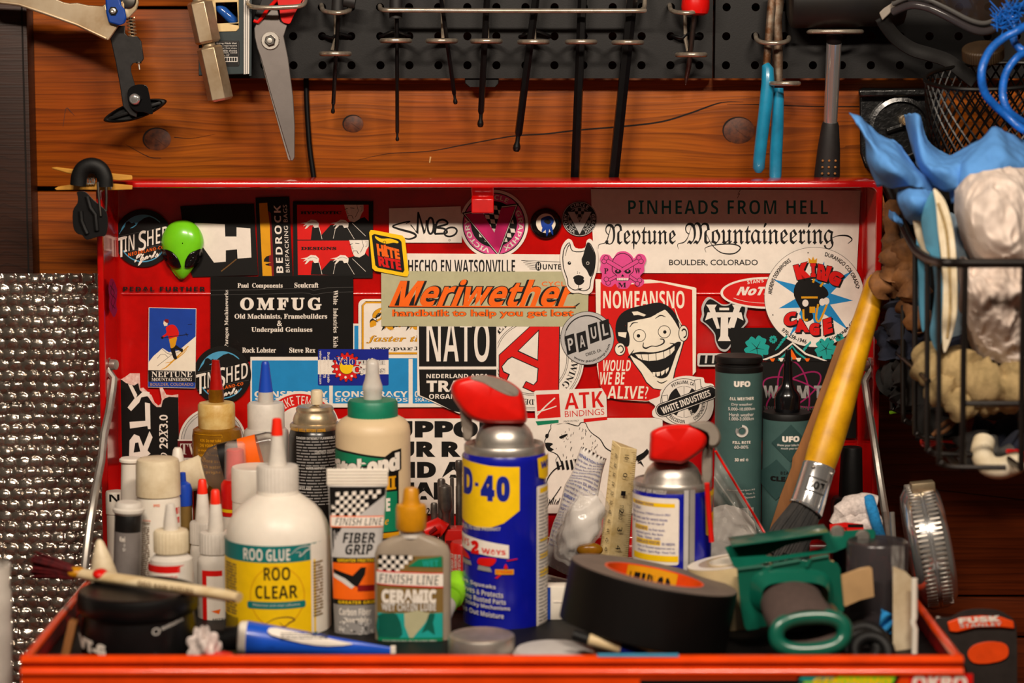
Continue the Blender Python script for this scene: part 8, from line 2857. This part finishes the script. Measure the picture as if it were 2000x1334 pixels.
# white rag
g = G()
net([[(1866, 362, 1.78), (1880, 350, 1.76), (1910, 342, 1.745), (1944, 334, 1.74), (1972, 330, 1.75), (2030, 340, 1.77)],
     [(1865, 380, 1.765), (1888, 382, 1.735), (1926, 384, 1.71), (1964, 372, 1.715), (2000, 370, 1.72), (2050, 380, 1.75)],
     [(1868, 420, 1.77), (1890, 430, 1.72), (1930, 428, 1.70), (1970, 424, 1.70), (2010, 420, 1.71), (2060, 425, 1.75)],
     [(1876, 462, 1.76), (1896, 476, 1.73), (1930, 486, 1.705), (1968, 480, 1.695), (2005, 474, 1.71), (2060, 470, 1.74)],
     [(1896, 510, 1.77), (1908, 520, 1.74), (1940, 530, 1.725), (1976, 528, 1.715), (2010, 520, 1.72), (2060, 515, 1.75)]], 'whiterag', g, amp=.006, seed=2, freq=26, nu=16, nv=14)
net([[(1872, 506, 1.76), (1890, 512, 1.735), (1930, 520, 1.722), (1975, 516, 1.718), (2060, 510, 1.74)], [(1868, 560, 1.755), (1890, 565, 1.715), (1932, 560, 1.705), (1980, 566, 1.702), (2060, 560, 1.73)], [(1872, 610, 1.755), (1896, 614, 1.72), (1936, 618, 1.706), (1982, 610, 1.71), (2060, 612, 1.735)],
     [(1882, 656, 1.76), (1904, 664, 1.73), (1940, 660, 1.716), (1984, 668, 1.712), (2060, 660, 1.74)], [(1900, 700, 1.77), (1916, 706, 1.745), (1946, 712, 1.735), (1986, 716, 1.73), (2060, 710, 1.75)]], 'whiterag', g, amp=.009, seed=5, freq=34, nu=16, nv=14)
tag(g.obj('white_rag', ang=70), 'bunched off-white rag filling the front of the wire basket', 'rag')
g = G()
net([[(1852, 420, 1.80), (1874, 424, 1.785), (1896, 436, 1.79)], [(1846, 480, 1.79), (1876, 486, 1.772), (1906, 490, 1.785)], [(1848, 540, 1.79), (1878, 546, 1.77), (1912, 548, 1.785)], [(1850, 610, 1.79), (1878, 612, 1.775), (1910, 610, 1.79)], [(1856, 668, 1.80), (1880, 672, 1.79), (1906, 670, 1.80)]], 'palecloth', g, amp=.005, seed=9, freq=40, nu=10, nv=8)
tag(g.obj('pale_cloth', ang=70, sol=.001), 'pale grey-blue cloth between the foam pads and the white rag in the basket', 'cloth')
g = G()
net([[(1714, 360, 1.94), (1800, 365, 1.925), (1900, 370, 1.92), (2100, 370, 1.92)], [(1726, 420, 1.92), (1800, 430, 1.88), (1900, 430, 1.86), (2100, 430, 1.86)], [(1738, 560, 1.92), (1800, 570, 1.87), (1900, 570, 1.85), (2100, 570, 1.85)], [(1744, 700, 1.92), (1800, 710, 1.88), (1900, 710, 1.86), (2100, 710, 1.86)], [(1748, 790, 1.92), (1800, 810, 1.89), (1900, 820, 1.87), (2100, 820, 1.87)]], 'darkcloth', g, amp=.006, seed=4, freq=25)
tag(g.obj('dark_jacket', ang=70, sol=.002), 'black cloth heaped along the back of the wire basket behind everything else', 'cloth')
# foam pads
t = thing('foam_pad', 'pale blue foam pad with cream edges standing on end inside the wire basket', 'foam pad', P(1835, 690, 1.74), 'foam pads in the basket')
pd = [(1823, 371), (1812, 390), (1803, 410), (1800, 440), (1806, 480), (1812, 540), (1812, 600), (1818, 650), (1828, 682), (1846, 660), (1862, 620), (1869, 570), (1868, 510), (1862, 450), (1850, 400), (1836, 380)]
def pad(pts, Y0, g, m, th, shift):
    pts = cr(pts, 3)
    g.prism(pts, m, lambda x, y, e: P(x + (e * shift), y, Y0 + e * 10 - (x - 1830) * .0012), 0, th)
g = G()
fa = [(1823, 371), (1808, 395), (1801, 420), (1800, 440), (1808, 486), (1818, 500), (1826, 560), (1820, 620), (1816, 650), (1824, 678), (1836, 690), (1842, 640), (1842, 560), (1836, 500), (1832, 450), (1828, 400)]
g.prism(cr(fa, 3), 'foamblue', lambda x, y, e: P(x, y, 1.745 - (x - 1800) * .0006 + e), 0, .006); g.obj('face', t, bev=.001)
g = G()
ed = [(1823, 369), (1836, 378), (1850, 402), (1862, 450), (1868, 505), (1870, 570), (1868, 620), (1858, 660), (1844, 690), (1840, 640), (1842, 560), (1838, 500), (1832, 450), (1828, 400)]
g.prism(cr(ed, 3), 'foamwhite', lambda x, y, e: P(x, y, 1.719 + e), 0, .012); e_ = g.obj('edge', t, bev=.002, label='cream foam edge')
g = G(); g.tube(cr([P(1832, 396, 1.7188), P(1848, 450, 1.7188), P(1854, 520, 1.7188), P(1856, 600, 1.7188), P(1850, 660, 1.7188)], 4, False), .0012, 'beigecloth', 8); g.obj('seam', e_)
t = thing('foam_pad', 'thinner pale blue foam pad left of the larger one in the wire basket', 'foam pad', P(1795, 640, 1.77), 'foam pads in the basket')
g = G(); g.prism(cr([(1790, 422), (1798, 425), (1806, 450), (1814, 490), (1810, 560), (1812, 620), (1802, 650), (1794, 600), (1792, 540), (1790, 480)], 3), 'foamblue', lambda x, y, e: P(x, y, 1.772 + e), 0, .006); g.obj('face', t, bev=.001)
g = G(); g.tube(cr([P(1789, 424, 1.770), P(1796, 460, 1.770), P(1808, 490, 1.770), P(1814, 520, 1.770)], 4, False), .003, 'foamwhite', 10); g.obj('edge', t, label='cream foam edge')

# gloves and cloths
def pile(name, label, cat, items, m, group=None):
    g = G()
    for i, (path, r) in enumerate(items):
        folds(g, [P(*p) for p in path], r, m, i + len(label))
    return tag(g.obj(name, ang=70), label, cat, group)
pile('leather_glove', 'brown leather work glove wedged between the lid and the basket, fingers upward', 'glove',
     [([(1742, 395, 1.86), (1744, 430, 1.85), (1741, 470, 1.85), (1746, 500, 1.855)], .007), ([(1748, 480, 1.84), (1752, 510, 1.835), (1750, 545, 1.84)], .013), ([(1764, 470, 1.83), (1770, 500, 1.825), (1772, 530, 1.83)], .010)], 'leather', 'gloves in the wire basket')
pile('leather_glove', 'brown leather glove with one finger resting on the top of the yellow brush handle', 'glove',
     [([(1716, 560, 1.845), (1728, 556, 1.84), (1746, 552, 1.845), (1760, 550, 1.855)], .0105), ([(1772, 540, 1.83), (1784, 560, 1.82), (1788, 590, 1.82)], .012), ([(1776, 590, 1.83), (1790, 620, 1.82), (1800, 650, 1.82)], .011)], 'leather', 'gloves in the wire basket')
pile('dark_glove', 'dark knit glove hanging in the left side of the wire basket', 'glove',
     [([(1752, 590, 1.85), (1760, 630, 1.845), (1764, 670, 1.845)], .014), ([(1776, 610, 1.84), (1782, 660, 1.835), (1790, 700, 1.835)], .016), ([(1740, 640, 1.865), (1738, 670, 1.86), (1746, 700, 1.86)], .011)], 'navycloth', 'gloves in the wire basket')
pile('dark_cloth', 'black cloth bundled low in the left side of the wire basket', 'cloth',
     [([(1734, 750, 1.87), (1752, 740, 1.86), (1768, 760, 1.855), (1780, 800, 1.85)], .014), ([(1770, 700, 1.845), (1790, 740, 1.835), (1800, 790, 1.835)], .017), ([(1800, 790, 1.82), (1816, 830, 1.815), (1822, 860, 1.81)], .012)], 'darkcloth')
pile('beige_sock', 'beige knit sock folded across the middle of the wire basket', 'sock',
     [([(1812, 690, 1.76), (1820, 720, 1.745), (1836, 756, 1.735), (1868, 780, 1.73), (1900, 790, 1.735)], .014), ([(1856, 700, 1.755), (1880, 735, 1.735), (1920, 750, 1.725), (1970, 755, 1.725), (2020, 740, 1.735)], .017), ([(1900, 785, 1.735), (1940, 786, 1.73), (1980, 780, 1.735)], .010)], 'beigecloth')
pile('navy_cloth', 'navy cloth bundle at the bottom right of the wire basket', 'cloth',
     [([(1866, 665, 1.79), (1876, 690, 1.785), (1880, 720, 1.79)], .011), ([(1900, 856, 1.775), (1950, 856, 1.765), (2010, 850, 1.765)], .014), ([(1960, 868, 1.73), (1985, 884, 1.73), (2020, 886, 1.74)], .013)], 'navycloth')
pile('grey_cloth', 'dark grey cloth bunched at the bottom of the wire basket', 'cloth',
     [([(1800, 830, 1.80), (1840, 840, 1.785), (1880, 850, 1.775)], .012), ([(1894, 850, 1.745), (1902, 880, 1.74), (1900, 905, 1.745)], .012)], 'darkcloth')
g = G(); g.tube(cr([P(1802, 856, 1.775), P(1800, 866, 1.77), P(1815, 868, 1.765), P(1840, 858, 1.762), P(1876, 862, 1.765)], 5, False), .0028, 'redhandle', 10, flat=.4); tag(g.obj('red_strap'), 'narrow red strap looped at the bottom of the wire basket', 'strap')
g = G(); g.tube(cr([P(1822, 850, 1.755), P(1846, 826, 1.752), P(1868, 820, 1.752), P(1846, 842, 1.75), P(1828, 848, 1.75)], 5, False), .0017, 'leather', 8); tag(g.obj('brown_cord'), 'thin brown cord tangled above the red strap in the basket', 'cord')
t = thing('glove_cuff', 'pale rubber-tipped glove sticking out of the bottom of the wire basket', 'glove', P(1950, 920, 1.70), 'gloves in the wire basket')
g = G(); g.tube(cr([P(1922, 862, 1.715), P(1918, 885, 1.705), P(1930, 908, 1.70), P(1956, 914, 1.70), P(1990, 902, 1.705)], 5, False), .0085, 'foamwhite', 16); g.obj('palm', t, label='pale rubber palm')
g = G(); g.tube(cr([P(1930, 856, 1.72), P(1934, 880, 1.715), P(1950, 895, 1.712), P(1978, 884, 1.715)], 5, False), .0075, 'dkgrey', 14); g.obj('back', t, label='grey knit back')
g = G(); g.tube(cr([P(1962, 888, 1.712), P(1980, 890, 1.71), P(2004, 896, 1.712)], 5, False), .0055, 'redhandle', 12); g.obj('trim', t, label='red trim')
g = G(); g.tube([P(1738, 806, 1.885), P(1760, 802, 1.88)], .0016, 'lime', 8); tag(g.obj('green_straw'), 'short bright green stub poking out left of the basket wires', 'stub')
